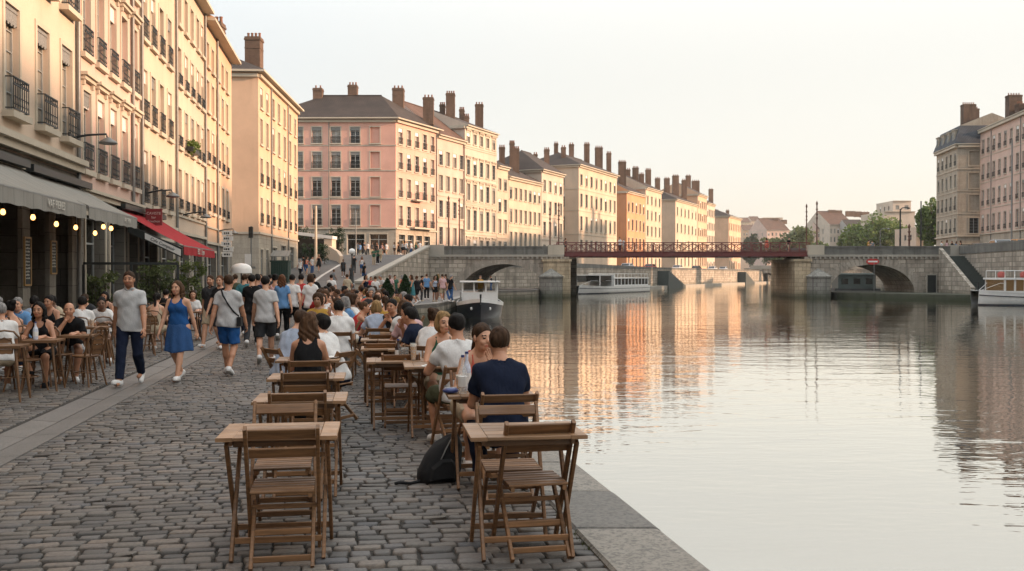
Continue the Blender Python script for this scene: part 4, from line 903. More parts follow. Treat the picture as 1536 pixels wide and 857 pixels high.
P0, P1 = Vector((rb_x(175)-.2, 175.0)), Vector((rb_x(120), 120.0)); u = (P1-P0).normalized(); inn = Vector((-u.y, u.x)); L = (P1-P0).length
us = [1.6+2.75*k for k in range(19)]
o0 = grid(us, [(23.3, 2.5, 1.15, 'rail'), (18.7, 2.7, 1.15, 'rail'), (14.0, 2.8, 1.15, 'rail'), (9.4, 2.9, 1.15, 'rail')]) + [(2.6+4.3*k, DECK+.1, 2.4, 3.2, 'shop', .35) for k in range(12)]
cR = []
for px, yt, wm, Y in ((1507, 144, 2.4, 170), (1522, 156, 1.1, 170), (1535, 134, 1.9, 163)): x = px_x(px, Y); cR.append((x, Y, EYE+(HOR-yt)/F*Y, wm, 1.4, 5, M_BRICKD, 0))
cR = [(rb_x(Y)+4.5, Y, EYE+(HOR-yt)/F*Y, wm, 1.5, 5, M_BRICKD, 0) for Y, yt, wm in ((171.5, 144, 2.3), (168.6, 157, 1.0), (162, 132, 2.2), (148, 130, 2.2))]
house('apartment_house', 'long rose grey house at the right edge in evening shade', [P0, P1, P1+inn*14, P0+inn*14], DECK-.5, 27.6, M_PINKL, {0: o0}, ('gable', .45, M_ROOF), cR, [(8.8, .2, .2, [0]), (13.3, .12, .08, [0]), (18.0, .12, .08, [0]), (22.6, .12, .08, [0]), (27.1, .45, .45, [0])],
      ground=(8.8, M_FACAST), frame=M_FRAMEW, pipes=[(0, 5.9, DECK, 27), (0, 19.6, DECK, 27)])
# further houses on the right bank, beyond the frame: they throw the evening shade over the terrace
yb = 119.7
for k, (ln, zt, m, lb) in enumerate(((34, 27.0, M_CREAM, 'cream house on the right bank beyond the edge of the view'), (38, 28.5, M_PEACH, 'peach house on the right bank beyond the edge of the view'), (40, 25.2, M_IVORY, 'ivory house on the right bank near the viewer'), (46, 25.6, M_PINKL, 'rose house on the right bank beside the viewer'))):
    P0, P1 = Vector((rb_x(yb), yb)), Vector((rb_x(yb-ln), yb-ln)); inn = Vector((-(P1-P0).normalized().y, (P1-P0).normalized().x)); L = (P1-P0).length
    us = [2.2+3.6*j for j in range(int((L-2)/3.6))]
    house('apartment_house', lb, [P0, P1, P1+inn*13, P0+inn*13], DECK-.5, zt, m, {0: grid(us, [(22.6, 2.4, 1.2, ''), (18.2, 2.5, 1.2, ''), (13.8, 2.6, 1.2, ''), (9.3, 2.7, 1.2, '')])}, ('gable', .45, M_ROOF), (), [(8.6, .2, .2, [0])], ground=(8.6, M_FACAST)); yb -= ln+.1

# ------------------------------------------------------------------ far houses and hill
def blockhouse(name, label, px0, px1, Y, ytop, wall, ncol, rows, roofk, chim=(), dep=14, rot=0.0, zb=-2, cat='house', style='bare'):
    x0, x1 = px_x(px0, Y), px_x(px1, Y); z1 = EYE-(ytop-HOR)/F*Y; d = Vector((math.cos(rot), math.sin(rot))); p0 = Vector((x0, Y)); L = (x1-x0)/d.x; p1 = p0+d*L; inn = Vector((-d.y, d.x))
    us = [L*(k+.5)/ncol for k in range(ncol)]
    return house(name, label, [p0, p1, p1+inn*dep, p0+inn*dep], zb, z1, wall, {0: grid(us, [(z1-h0, h, min(1.4, L/ncol*.45), style) for h0, h in rows]), 3: grid([dep*.25, dep*.5, dep*.75], [(z1-h0, h, 1.2, style) for h0, h in rows])}, roofk,
                 [(px_x(px, Y+dep/2), Y+dep/2, EYE-(yt-HOR)/F*(Y+dep/2), wm, 1.6, 3, M_BRICK, 0) for px, yt, wm in chim], depth=.2, cat=cat)
blockhouse('far_house', 'distant cream house with a row of chimneys left of the big green tree', 1244, 1282, 420, 338, M_WHITEP, 7, [(3.5, 2.0), (7.3, 2.2), (11.3, 2.2)], ('gable', .5, M_ROOFR), [(1247, 326, 3), (1257, 324, 3), (1275, 320, 4), (1286, 320, 3), (1296, 320, 4)], 26, .12)
blockhouse('far_house', 'distant grey house peeping out between the cream house and the green tree', 1272, 1300, 410, 344, M_GREYP, 5, [(3.5, 2.0), (7.3, 2.2)], ('gable', .5, M_ROOF), (), 16)
blockhouse('far_house', 'distant low house with red roof behind the bushy trees right of the span', 1226, 1244, 430, 344, M_PINKL, 4, [(3.5, 2.0)], ('gable', .5, M_ROOFR), (), 16)
blockhouse('far_house', 'plain pale modern block standing above the right bank trees', 1326, 1372, 330, 318, M_WHITEP, 3, [(9, 1.5)], ('flat', 0, M_GREYP), (), 22, 0, cat='building')
blockhouse('far_house', 'pale concrete rooftop storey behind the modern block', 1339, 1366, 350, 302, M_WHITEP, 2, [(3, 1.5)], ('flat', 0, M_GREYP), (), 16, 0, cat='building')
blockhouse('far_house', 'low white building with dark window bands at the right end of the bridge', 1374, 1391, 215, 342, M_WHITEP, 1, [(2.6, 1.2), (5.6, 1.2)], ('flat', 0, M_WHITEP), (), 12, 0, cat='building')
blockhouse('far_house', 'distant red roofed house above the hedge near the end of the river', 1150, 1186, 560, 346, M_PINKL, 6, [(3, 1.8), (6.5, 1.8)], ('gable', .6, M_ROOFR), [(1163, 328, 3), (1176, 331, 3)], 24, .2)
blockhouse('far_house', 'distant pale wall house at the foot of the hill', 1112, 1142, 600, 374, M_WHITEP, 6, [(3, 1.8)], ('gable', .4, M_ROOFR), (), 20)
# ================================================================== terrace furniture
RZ = R(8.0)
def make_folding_chair():
    r = empty('folding_chair')
    c = .004
    g = MB()
    for i in range(6): y = -.165 + i*.066; g.bar((-.182, y, .435), (.182, y, .435), .052, .016, 0, c=c)
    g.build('seat', M_WOOD, r)
    g = MB()
    for x in (-.16, .16): g.bar((x, -.19, .413), (x, .19, .413), .024, .028, 0, c=c)
    g.build('seat_rail', M_WOOD, r)
    tl = lambda z: -.235 + (.82-z)*.53                   # y of the sloping posts at height z
    g = MB()
    for z in (.775, .655): g.bar((-.192, tl(z)+.018, z), (.192, tl(z)+.018, z), .016, .068, 0, up=(0, -.45, .9), c=c)
    g.build('backrest', M_WOOD, r)
    for s in (-1, 1):
        g = MB(); g.bar((s*.205, tl(.82), .82), (s*.205, tl(0.004), .004), .022, .042, 0, up=(0, 1, .3), c=c); g.build('leg', M_WOOD, r)
        g = MB(); g.bar((s*.174, .17, .41), (s*.174, -.25, .004), .022, .038, 0, up=(0, 1, .3), c=c); g.build('leg', M_WOOD, r)
    g = MB(); g.bar((-.163, -.205, .052), (.163, -.205, .052), .016, .036, c=c); g.bar((-.163, -.075, .175), (.163, -.075, .175), .016, .036, c=c)
    g.bar((-.194, tl(.13), .13), (.194, tl(.13), .13), .016, .034, c=c); g.bar((-.194, tl(.30), .30), (.194, tl(.30), .30), .016, .03, c=c)
    g.build('rung', M_WOOD, r); return r
def make_folding_table():
    r = empty('folding_table'); g = MB(); W, D, z = .70, .56, .733
    for s in (-1, 1): g.bar((s*(W/2-.05), -D/2, z), (s*(W/2-.05), D/2, z), .10, .024, c=.003)
    n = 5; dd = D/n
    for i in range(n): y = -D/2+dd*(i+.5); g.bar((-W/2+.102, y, z), (W/2-.102, y, z), dd-.005, .022, c=.003)
    g.build('tabletop', M_WOODT, r)
    g = MB()
    for s in (-1, 1): g.bar((s*.27, -.24, .705), (s*.27, .24, .705), .022, .032, c=.003)
    for y in (-.2, .2): g.bar((-.258, y, .698), (.258, y, .698), .022, .04, c=.003)
    g.build('apron', M_WOOD, r)
    for s in (-1, 1):
        g = MB(); g.bar((s*.295, -.225, .70), (s*.295, .235, .004), .022, .045, up=(0, 1, .3), c=.004); g.build('leg', M_WOOD, r)
        g = MB(); g.bar((s*.268, .225, .70), (s*.268, -.235, .004), .022, .045, up=(0, 1, .3), c=.004); g.build('leg', M_WOOD, r)
    g = MB(); g.bar((-.283, .16, .11), (.283, .16, .11), .018, .036, c=.003); g.bar((-.255, -.165, .11), (.255, -.165, .11), .018, .036, c=.003); g.build('stretcher', M_WOOD, r)
    return r
def make_bistro_chair():
    r = empty('bistro_chair'); g = MB(); g.lathe([(.0, .445), (.17, .445), (.195, .455), (.2, .47), (.19, .48), (.0, .475)], (0, 0, 0), 0, 18); g.build('seat', M_BENT, r)
    g = MB(); P = [(-.19, -.13, .46), (-.2, -.19, .66), (-.19, -.235, .80), (-.12, -.255, .885), (0, -.26, .905), (.12, -.255, .885), (.19, -.235, .80), (.2, -.19, .66), (.19, -.13, .46)]
    g.tube(P, .015, n=7)
    P = [(-.1, -.16, .47), (-.115, -.2, .64), (-.09, -.232, .76), (0, -.243, .80), (.09, -.232, .76), (.115, -.2, .64), (.1, -.16, .47)]; g.tube(P, .011, n=6); g.build('backrest', M_BENT, r)
    g = MB(); pts = []
    for zz in (.52, .60, .68, .76): g.bar((-.1, -.19-(zz-.5)*.16, zz), (.1, -.19-(zz-.5)*.16, zz), .006, .07)
    g.build('back_panel', M_BENT, r)
    for sx in (-1, 1):
        for sy in (-1, 1):
            g = MB(); g.tube([(sx*.14, sy*.13, .45), (sx*.175, sy*.175, .2), (sx*.2, sy*.215, .003)], [.017, .015, .013], n=7); g.build('leg', M_BENT, r)
    g = MB(); g.tube([(.165*math.cos(a), .165*math.sin(a), .22) for a in [2*PI*k/16 for k in range(17)]], .009, n=5, cap=False); g.build('hoop', M_BENT, r); return r
def make_bistro_table():
    r = empty('bistro_table'); g = MB(); g.box(-.24, .24, -.25, .25, .72, .75); g.box(-.25, .25, -.26, -.252, .715, .752); g.box(-.25, .25, .252, .26, .715, .752); g.build('tabletop', M_BENT, r)
    for sx in (-1, 1):
        for sy in (-1, 1): g = MB(); g.tube([(sx*.16, sy*.16, .719), (sx*.24, sy*.24, .003)], [.019, .015], n=7); g.build('leg', M_BENT, r)
    return r
PROTO = {'fc': make_folding_chair(), 'ft': make_folding_table(), 'bc': make_bistro_chair(), 'bt': make_bistro_table()}
USED = set()
def place(kind, x, y, rz, label, cat, group, z=0.0):
    o = PROTO[kind] if kind not in USED else copy_tree(PROTO[kind]); USED.add(kind)
    o.location = (x, y, z); o.rotation_euler = (0, 0, rz); return tag(o, label, cat, group)
G_FC, G_FT = 'wooden folding chairs on the riverside terrace', 'wooden folding tables on the riverside terrace'
CJ = random.Random(31)
def fchair(px, Y, rz, label): return place('fc', px_x(px, Y)+CJ.gauss(0, .008), Y, rz+CJ.gauss(0, R(2.2)), label, 'chair', G_FC)
def ftable(px, Y, label): return place('ft', px_x(px, Y), Y, RZ, label, 'table', G_FT)
AW, TO = RZ, RZ + PI                                     # facing away from / towards the camera
# nearest tables
ftable(421, 5.95, 'empty folding table nearest the camera in the left row')
fchair(424, 5.79, AW+R(2), 'folding chair nearest the camera in the left row, its back to us')
fchair(427, 6.46, TO, 'folding chair on the far side of the nearest left table, facing us')
ftable(452, 7.54, 'second empty folding table from the camera in the left row')
fchair(448, 7.47, AW, 'folding chair with its back to us at the second table of the left row')
ftable(461, 9.12, 'third empty folding table from the camera in the left row')
fchair(457, 9.0, AW, 'folding chair with its back to us at the third table of the left row')
ftable(463, 10.98, 'folding table in front of the woman with long brown hair')
fchair(463, 10.2, AW, 'folding chair under the woman with long brown hair')
fchair(431, 11.75, RZ-R(55), 'folding chair under the man in a pale blue T-shirt')
fchair(497, 11.25, RZ+R(60), 'folding chair under the white shirted man leaning on his elbow')
fchair(474, 11.85, TO, 'folding chair under the auburn haired woman in the left row')
ftable(784, 5.97, 'empty folding table nearest the camera beside the water')
fchair(797, 5.98, AW+R(4), 'folding chair nearest the camera in the water side row, seat pushed out')
fchair(764, 6.40, TO, 'empty folding chair facing us between the navy shirt and the nearest table')
ftable(733, 7.88, 'folding table between the man in navy and the woman facing him')
fchair(757, 7.40, AW, 'folding chair under the man in the navy T-shirt')
fchair(718, 8.62, TO, 'folding chair under the woman facing the man in navy')
fchair(686, 9.55, AW+R(14), 'folding chair under the man in a white T-shirt and green shorts')
ftable(655, 10.28, 'folding table in front of the man in a white T-shirt and green shorts')
fchair(663, 10.85, TO, 'folding chair under the blond woman in a green top')
ftable(597, 10.85, 'folding table with beer glasses in the middle row')
fchair(599, 10.98, AW, 'empty folding chair at the beer glass table in the middle row, back to us')
ftable(582, 12.65, 'second folding table of the middle row, behind the beer glass table')
fchair(571, 12.75, AW, 'empty folding chair with its back to us at the second middle table')
fchair(590, 13.3, AW, 'empty folding chair between the second and third middle tables')
ftable(577, 14.35, 'third folding table of the middle row')
fchair(574, 14.6, AW, 'empty folding chair with its back to us at the third middle table')

# ---------------------------------------------------------------- small things on tables
def glass_clear():
    m, nt, b = NM('clear_drinking_glass'); b.inputs['Base Color'].default_value = (.9, .92, .9, 1); b.inputs['Roughness'].default_value = .03
    b.inputs['Alpha'].default_value = .28; b.inputs['Specular IOR Level'].default_value = .8; n = noise(nt, obc(nt), 20); nt.links.new(ramp(nt, n, 0, 1, .22, .36), b.inputs['Alpha']); return m
M_CLEAR = glass_clear()
M_BEER = simple('amber_beer', (.48, .24, .045), .15, 0, .1); M_FOAM = simple('beer_foam', (.75, .7, .6), .8); M_COLA = simple('dark_drink', (.03, .012, .008), .1)
M_PAPER = simple('white_paper', (.72, .71, .68), .8, 0, .06); M_BOTTLE = simple('blue_white_label', (.55, .58, .66), .3, 0, .3, 30); M_BLUE = simple('blue_plastic', (.03, .05, .18), .35)
def t_at(px, Y, dx=0, dy=0): return (px_x(px, Y)+dx, Y+dy, .747)
def beer(p, label, fill=M_BEER, h=.16):
    o = empty('drink_glass', p, 0, label, 'glass', 'drinking glasses on the terrace tables')
    g = MB(); g.lathe([(.028, 0), (.034, h*.5), (.037, h)], n=12); g.build('tumbler', M_CLEAR, o)
    g = MB(); g.lathe([(.026, .006), (.031, h*.5), (.0335, h*.8)], n=12); g.build('drink', fill, o)
    if fill is M_BEER: g = MB(); g.lathe([(.0337, h*.802), (.035, h*.93)], n=12); g.build('foam', M_FOAM, o)
def bottle(p, label, mat, h=.28):
    o = empty('bottle', p, 0, label, 'bottle'); g = MB(); g.lathe([(.034, 0), (.036, .02), (.036, h*.55), (.03, h*.68), (.013, h*.82), (.013, h)], n=12); g.build('body', mat, o)
    g = MB(); g.lathe([(.015, h+.001), (.015, h+.02)], n=10); g.build('cap', M_BLUE, o)
    g = MB(); g.lathe([(.0368, h*.2), (.0368, h*.48)], n=12); g.build('label_band', M_PAPER, o)
beer(t_at(620, 10.75), 'amber beer glass with foam on the middle table', h=.19)
beer(t_at(608, 10.82), 'dark cola glass left of the amber beer on the middle table', M_COLA, .14)
beer(t_at(602, 10.98), 'short dark drink behind the cola glass on the middle table', M_COLA, .12)
bottle(t_at(597, 11.0), 'slim bottle with white label at the left of the glasses', M_COLA, .2)
bottle(t_at(694, 7.72), 'blue and white water bottle left of the man in navy', M_CLEAR, .29)
bottle(t_at(700, 7.95), 'second water bottle behind the first on the table by the man in navy', M_BOTTLE, .30)
beer(t_at(690, 7.95), 'amber glass behind the water bottles beside the man in navy', h=.13)
o = empty('phone_pouch', t_at(676, 7.75), .4, 'dark blue pouch lying on the table corner by the white T-shirt', 'pouch')
g = MB(); g.lathe([(.02, 0), (.06, .008), (.07, .025), (.05, .04), (.01, .045)], n=12); g.build('pouch_body', M_BLUE, o); g = MB(); g.bar((-.05, 0, .046), (.05, 0, .046), .008, .006); g.build('zip', M_WHITE, o)
g = MB(); g.add([(-.10, -.07, .001), (.10, -.07, .001), (.11, .075, .003), (-.09, .07, .002)], [(0,1,2,3)]); g.box(-.06, .02, -.03, .05, .004, .012)
tag(g.build('paper_napkin', M_PAPER, None, (px_x(646, 10.1), 10.1, .747), .3), 'white paper napkins on the table before the white T-shirt man', 'napkin')
g = MB(); g.lathe([(.05, 0), (.09, .006), (.115, .018), (.11, .02), (.05, .01)], n=20); tag(g.build('plate', M_WHITE, None, (px_x(493, 11.0), 11.0, .747)), 'white plate by the elbow of the white shirted man', 'plate')
beer(t_at(478, 11.02), 'beer glass in front of the long haired woman', h=.15)
# backpack on the ground
bp = empty('backpack', (px_x(657, 7.95), 7.95, 0), R(20), 'black backpack slumped on the cobbles beside a chair leg', 'backpack')
g = MB(); n = 14; rings = [(-.0, .155, .10, 0), (.02, .175, .125, 0), (.10, .175, .125, .01), (.22, .15, .105, .05), (.30, .115, .08, .095), (.355, .06, .045, .13), (.37, .02, .015, .14)]
vs = []
for z, rx, ry, sh in rings:
    for j in range(n):
        a = 2*PI*j/n; cx, sy = math.cos(a), math.sin(a); f = (abs(cx)**3 + abs(sy)**3)**(-1/3)
        vs.append((rx*cx*f + sh*.9, ry*sy*f, z+.012*math.sin(3*a+z*20)))
fs = [(i*n+j, i*n+(j+1) % n, (i+1)*n+(j+1) % n, (i+1)*n+j) for i in range(len(rings)-1) for j in range(n)] + [tuple(range(n-1, -1, -1)), tuple(range((len(rings)-1)*n, len(rings)*n))]
g.add(vs, fs, 0, True); M_PACK = simple('black_nylon', (.006, .006, .007), .85, 0, .3, 30, .4); g.build('pack_body', M_PACK, bp)
g = MB(); g.add([(x*.72-.0, -.128 if True else 0, z) for x, z in ((-.15, .03), (.15, .03), (.16, .16), (.1, .2), (-.02, .2), (-.13, .14))]+[(x*.72, -.155, z) for x, z in ((-.13, .045), (.13, .045), (.14, .14), (.1, .18), (0, .18), (-.11, .12))], [(6,7,8,9,10,11)]+[(i, (i+1) % 6, (i+1) % 6+6, i+6) for i in range(6)]); g.build('front_pocket', M_PACK, bp)
g = MB(); g.tube([(-.02, -.11, .05), (-.03, -.125, .16), (.04, -.1, .28), (.1, -.05, .35)], .006, n=5); g.build('zip', M_ZINC, bp)
g = MB(); g.tube([(-.17, -.05, .02), (-.25, -.07, .012), (-.34, -.05, .02), (-.37, -.03, .01)], .014, n=6); g.tube([(.11, .02, .35), (.15, .03, .39), (.17, .0, .36)], .01, n=6); g.build('strap', M_PACK, bp)

# ---------------------------------------------------------------- awnings, lamps and boards of the cafes
def stripes(name, c1, c2):
    m, nt, b = NM(name); v = obc(nt); s = N(nt, 'ShaderNodeSeparateXYZ'); nt.links.new(v, s.inputs[0])
    k = math_(nt, 'GREATER_THAN', math_(nt, 'FRACT', math_(nt, 'MULTIPLY', s.outputs[0], 1.7)), .93); n1 = noise(nt, v, 1.2, 5); n2 = noise(nt, mapping(nt, v, (6, .7, .7)), 1, 4)
    c = mixc(nt, k, c1, c2); c = mixc(nt, ramp(nt, n1, .4, .75, 0, .35), c, tuple(x*.6 for x in c1)); c = mixc(nt, ramp(nt, n2, .5, .8, 0, .3), c, tuple(x*.65 for x in c1)); nt.links.new(c, b.inputs['Base Color'])
    b.inputs['Roughness'].default_value = .9; b.inputs['Specular IOR Level'].default_value = .1; bump(nt, b, n2, .4, .03); return m
M_AWG = stripes('grey_canvas', (.28, .268, .24), (.21, .2, .185)); M_AWR = stripes('red_canvas', (.36, .035, .04), (.28, .028, .034))
def text_mesh(s, size, name='lettering', ext=.004, sx=1.0):
    cu = bpy.data.curves.new(name, 'FONT'); cu.body = s; cu.size = size; cu.extrude = ext; cu.align_x = 'CENTER'; cu.align_y = 'CENTER'
    o = bpy.data.objects.new(name, cu); COL.objects.link(o); dg = bpy.context.evaluated_depsgraph_get(); me = bpy.data.meshes.new_from_object(o.evaluated_get(dg)); bpy.data.objects.remove(o); me.name = name
    return me
def awning(label, Y0, Y1, a, ztop, zfront, val, mat, texts):
    p = Vector((*fpt(Y0), 0)); ang = math.atan2(NU.y, NU.x); L = (Y1-Y0)/NU.y
    o = empty('awning', p, ang, label, 'awning', 'cafe awnings')     # local x along the wall, -y outwards
    g = MB(); n = 10; m_ = max(2, int(L/.6))
    for i in range(m_):
        for j in range(n):
            x0, x1 = L*i/m_, L*(i+1)/m_; s0, s1 = j/n, (j+1)/n
            zz = lambda s, x: ztop + (zfront-ztop)*s - .05*math.sin(PI*s) + .012*math.sin(x*2*PI/1.2)*math.sin(PI*s)
            g.add([(x0, -a*s0-.05, zz(s0, x0)), (x1, -a*s0-.05, zz(s0, x1)), (x1, -a*s1-.05, zz(s1, x1)), (x0, -a*s1-.05, zz(s1, x0))], [(3,2,1,0)], 0, True)
    c_ = g.build('canopy', mat, o)
    g = MB(); m2 = int(L/.16)
    for i in range(m2):
        x0, x1 = L*i/m2, L*(i+1)/m2; yy = lambda x: -a-.065+.012*math.sin(x*5)
        dz = lambda x: .012*math.sin(x*7.3)
        g.add([(x0, -a-.06, zfront-.01), (x1, -a-.06, zfront-.01), (x1, yy(x1), zfront-val+dz(x1)), (x0, yy(x0), zfront-val+dz(x0)), (x0, -a-.045, zfront-.01), (x1, -a-.045, zfront-.01), (x1, yy(x1)+.012, zfront-val+dz(x1)), (x0, yy(x0)+.012, zfront-val+dz(x0))], [(0,3,2,1),(4,5,6,7),(2,3,7,6)])
    va = g.build('valance', mat, o)
    for (s, xx, size, tm) in texts:
        t = inst('lettering', text_mesh(s, size), o, (xx, -a-.085, zfront-val*.5)); t.rotation_euler = (R(90), 0, 0); t.data.materials.append(tm); t.parent = o
    g = MB(); g.tube([(0, -a-.03, zfront-.03), (L, -a-.03, zfront-.03)], .035, n=7)
    for x in (.15, L-.15): g.tube([(x, -.05, ztop-.45), (x, -a*.55, (ztop+zfront)/2-.35), (x, -a-.03, zfront-.05)], .022, n=6)
    g.build('frame', M_ZINC, o); g = MB(); g.box(0, L, -.3, -.012, ztop+.012, ztop+.2); g.build('case', M_FRAMED, o)
    return o
M_LET = simple('faded_white_lettering', (.55, .52, .46), .8)
awning('long grey canvas awning with faded white lettering over the first cafe', 11.0, 24.2, 1.55, 4.35, 3.46, .36, M_AWG, [('VAF FIERES', 10.9, .26, M_LET)])
awning('shorter grey canvas awning with small lettering between the long grey one and the red one', 24.45, 29.75, 1.55, 4.3, 3.46, .34, M_AWG, [('ART FIN', 4.0, .2, M_LET)])
awning('red canvas awning with white lettering over the second cafe', 33.9, 41.0, 2.2, 4.0, 2.74, .34, M_AWR, [('ESC  L  Lyon', 3.6, .3, M_LET)])
def hang_lamp(px, py, Y, label):
    p = at(px, py, Y); o = empty('hanging_lamp', p, 0, label, 'lamp', 'warm hanging lamps under the cafe awnings')
    g = MB(); g.lathe([(.004, -.06), (.035, -.05), (.058, -.005), (.05, .04), (.03, .08)], n=12); g.build('bulb', M_BULB, o)
    g = MB(); g.lathe([(.032, .081), (.035, .14), (.012, .17)], n=10); g.tube([(0, 0, .17), (0, 0, .17+max(.15, 3.3-p.z))], .008, n=5); g.build('cord', M_BLACK, o)
for i, (px, py, Y, wd) in enumerate(((5, 319, 22.6, 'leftmost warm hanging lamp under the long grey awning'), (50, 327, 24.0, 'warm hanging lamp above the tall menu board'), (85, 337, 25.6, 'warm hanging lamp above the second menu board'), (114, 342, 27.6, 'warm hanging lamp by the last stone pillar of the first cafe'), (155.5, 341, 28.0, 'left lamp of the close pair under the short grey awning'), (167, 343.5, 28.3, 'right lamp of the close pair under the short grey awning'), (143, 350.5, 28.9, 'small warm lamp hanging lower behind the close pair'))): hang_lamp(px, py, Y, wd)
M_GOLD = simple('gilt_frame', (.34, .20, .07), .5, .2); M_BOARD = simple('black_menu_board', (.012, .014, .013), .7); M_CHALK = simple('chalk_white', (.42, .42, .38), .9)
def menu_board(Y, w_, z0, z1, label):
    p = fpt(Y); o = empty('menu_board', (p[0], p[1], z0), math.atan2(NU.y, NU.x), label, 'menu board', 'framed menu boards on the cafe pillars'); h = z1-z0; y = -.03
    g = MB(); g.box(-w_/2, w_/2, y, -.003, 0, h); g.build('slate', M_BOARD, o)
    g = MB()
    for x in (-w_/2-.045, w_/2+.003): g.box(x, x+.042, y-.015, -.002, -.04, h+.04)
    for z in (-.042, h+.002): g.box(-w_/2, w_/2, y-.014, -.002, z, z+.04)
    g.build('frame', M_GOLD, o); g = MB(); rnd = random.Random(int(Y*10)); z = h-.1
    while z > .08:
        x = -w_/2+.05
        while x < w_/2-.08:
            l = rnd.uniform(.02, .06); g.box(x, x+l, y-.004, y-.001, z, z+rnd.uniform(.025, .05)); x += l+.018
        z -= .085
    g.build('chalk_lines', M_CHALK, o)
menu_board(24.78, .42, 1.45, 2.62, 'tall gilt framed menu board on the nearest visible cafe pillar')
menu_board(26.88, .40, 1.75, 2.6, 'smaller gilt framed menu board on the next cafe pillar')
# dark inside of the first cafe: back wall, bar shelf with lit bottles
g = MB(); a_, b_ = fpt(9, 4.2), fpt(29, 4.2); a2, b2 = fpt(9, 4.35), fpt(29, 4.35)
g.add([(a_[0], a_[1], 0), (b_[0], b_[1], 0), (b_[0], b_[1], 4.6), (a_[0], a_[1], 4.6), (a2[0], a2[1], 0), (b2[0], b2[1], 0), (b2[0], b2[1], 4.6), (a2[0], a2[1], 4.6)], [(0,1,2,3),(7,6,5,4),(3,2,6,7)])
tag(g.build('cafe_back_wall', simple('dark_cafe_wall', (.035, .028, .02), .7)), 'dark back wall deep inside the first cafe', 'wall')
# glazed terrace screen, plants behind
def thin_glass():
    m, nt, b = NM('thin_screen_glass'); b.inputs['Base Color'].default_value = (.02, .025, .024, 1); b.inputs['Roughness'].default_value = .03; n = noise(nt, obc(nt), 3); nt.links.new(ramp(nt, n, 0, 1, .12, .22), b.inputs['Alpha']); return m
M_SCREEN = thin_glass()
def screen(label, pA, pB, h, npost):
    o = empty('glass_screen', (pA[0], pA[1], 0), math.atan2(pB[1]-pA[1], pB[0]-pA[0]), label, 'screen'); L = math.hypot(pB[0]-pA[0], pB[1]-pA[1]); g = MB()
    for i in range(npost): x = L*i/(npost-1); g.box(x-.035, x+.035, -.035, .035, 0, h)
    g.box(0, L, -.04, .04, h+.001, h+.08); g.box(0, L, -.03, .03, .1, .16); g.build('frame', M_FRAMED, o)
    g = MB(); g.quad((.04, 0, .16), (L-.04, 0, .16), (L-.04, 0, h), (.04, 0, h)); g.build('pane', M_SCREEN, o)
screen('dark framed glass screen across the end of the first cafe terrace', (-13.1, 29.55), (px_x(267, 30.2), 30.2), 2.0, 3)
def leaf_mat(name, c1, c2):
    m, nt, b = NM(name); g = N(nt, 'ShaderNodeNewGeometry'); n = noise(nt, g.outputs['Position'], .9, 3)
    k = math_(nt, 'ADD', math_(nt, 'MULTIPLY', g.outputs['Random Per Island'], .6), ramp(nt, n, .3, .7, 0, .4)); nt.links.new(mixc(nt, k, c1, c2), b.inputs['Base Color'])
    b.inputs['Roughness'].default_value = .55; b.inputs['Specular IOR Level'].default_value = .3
    tr = N(nt, 'ShaderNodeBsdfTranslucent'); nt.links.new(mixc(nt, k, tuple(x*1.2 for x in c1), tuple(x*1.2 for x in c2)), tr.inputs[0]); mx = N(nt, 'ShaderNodeMixShader'); mx.inputs[0].default_value = .3
    nt.links.new(b.outputs[0], mx.inputs[1]); nt.links.new(tr.outputs[0], mx.inputs[2]); nt.links.new(mx.outputs[0], nt.nodes['Material Output'].inputs[0]); return m
M_LEAF = leaf_mat('plane_tree_leaf', (.065, .115, .025), (.165, .215, .055)); M_LEAFD = leaf_mat('dark_evergreen_leaf', (.012, .03, .011), (.03, .06, .02)); M_BAMBOO = leaf_mat('bamboo_leaf', (.06, .09, .025), (.15, .17, .055))
M_BARK = simple('grey_bark', (.09, .07, .05), .9, 0, .3, 12, .5)
def leaves(g, c, rad, n, size, rnd, up=0.0, shell=.55):
    for _ in range(n):
        v = Vector((rnd.gauss(0, 1), rnd.gauss(0, 1), rnd.gauss(0, 1))).normalized()*(shell+(1-shell)*rnd.random()**.6)
        p = Vector(c) + Vector((v.x*rad[0], v.y*rad[1], v.z*rad[2])); d = Vector((rnd.gauss(0, 1), rnd.gauss(0, 1), rnd.gauss(0, .7)+up)).normalized(); t = d.orthogonal().normalized(); t = (t*math.cos(6.28*rnd.random()) + d.cross(t)*math.sin(6.28*rnd.random())).normalized()
        s = size*rnd.uniform(.6, 1.3); g.add([p-t*s*.35, p+d*s*.5, p+t*s*.35, p-d*s*.5], [(0,1,2,3)])
def bamboo(px, Y, wpx, ytop, label):
    p = at(px, HOR, Y); o = empty('potted_bamboo', (p.x, p.y, 0), 0, label, 'plant', 'green plants screening the cafe terraces'); rnd = random.Random(px); wd = wpx/F*Y/2; h = EYE-(ytop-HOR)/F*Y
    g = MB(); 
    for i in range(14):
        x, y = rnd.uniform(-wd, wd)*.8, rnd.uniform(-.3, .3); g.tube([(x, y, .4), (x+rnd.gauss(0, .08), y+rnd.gauss(0, .08), h*.6), (x+rnd.gauss(0, .2), y+rnd.gauss(0, .15), h*.95)], [.014, .01, .005], n=5)
    g.build('stem', M_BARK, o); g = MB()
    for i in range(26): c = (rnd.uniform(-wd, wd), rnd.uniform(-.35, .35), rnd.uniform(.75, h)); leaves(g, c, (.24, .22, .2), 38, .13, rnd, -.5, .1)
    g.build('foliage', M_BAMBOO, o); g = MB(); g.box(-wd-.05, wd+.05, -.3, .3, .0, .45); g.box(-wd-.08, wd+.08, -.33, .33, .451, .5); g.build('planter', M_FRAMED, o)
bamboo(146, 31.0, 38, 412, 'bushy green plant in a planter behind the glass screen on the left')
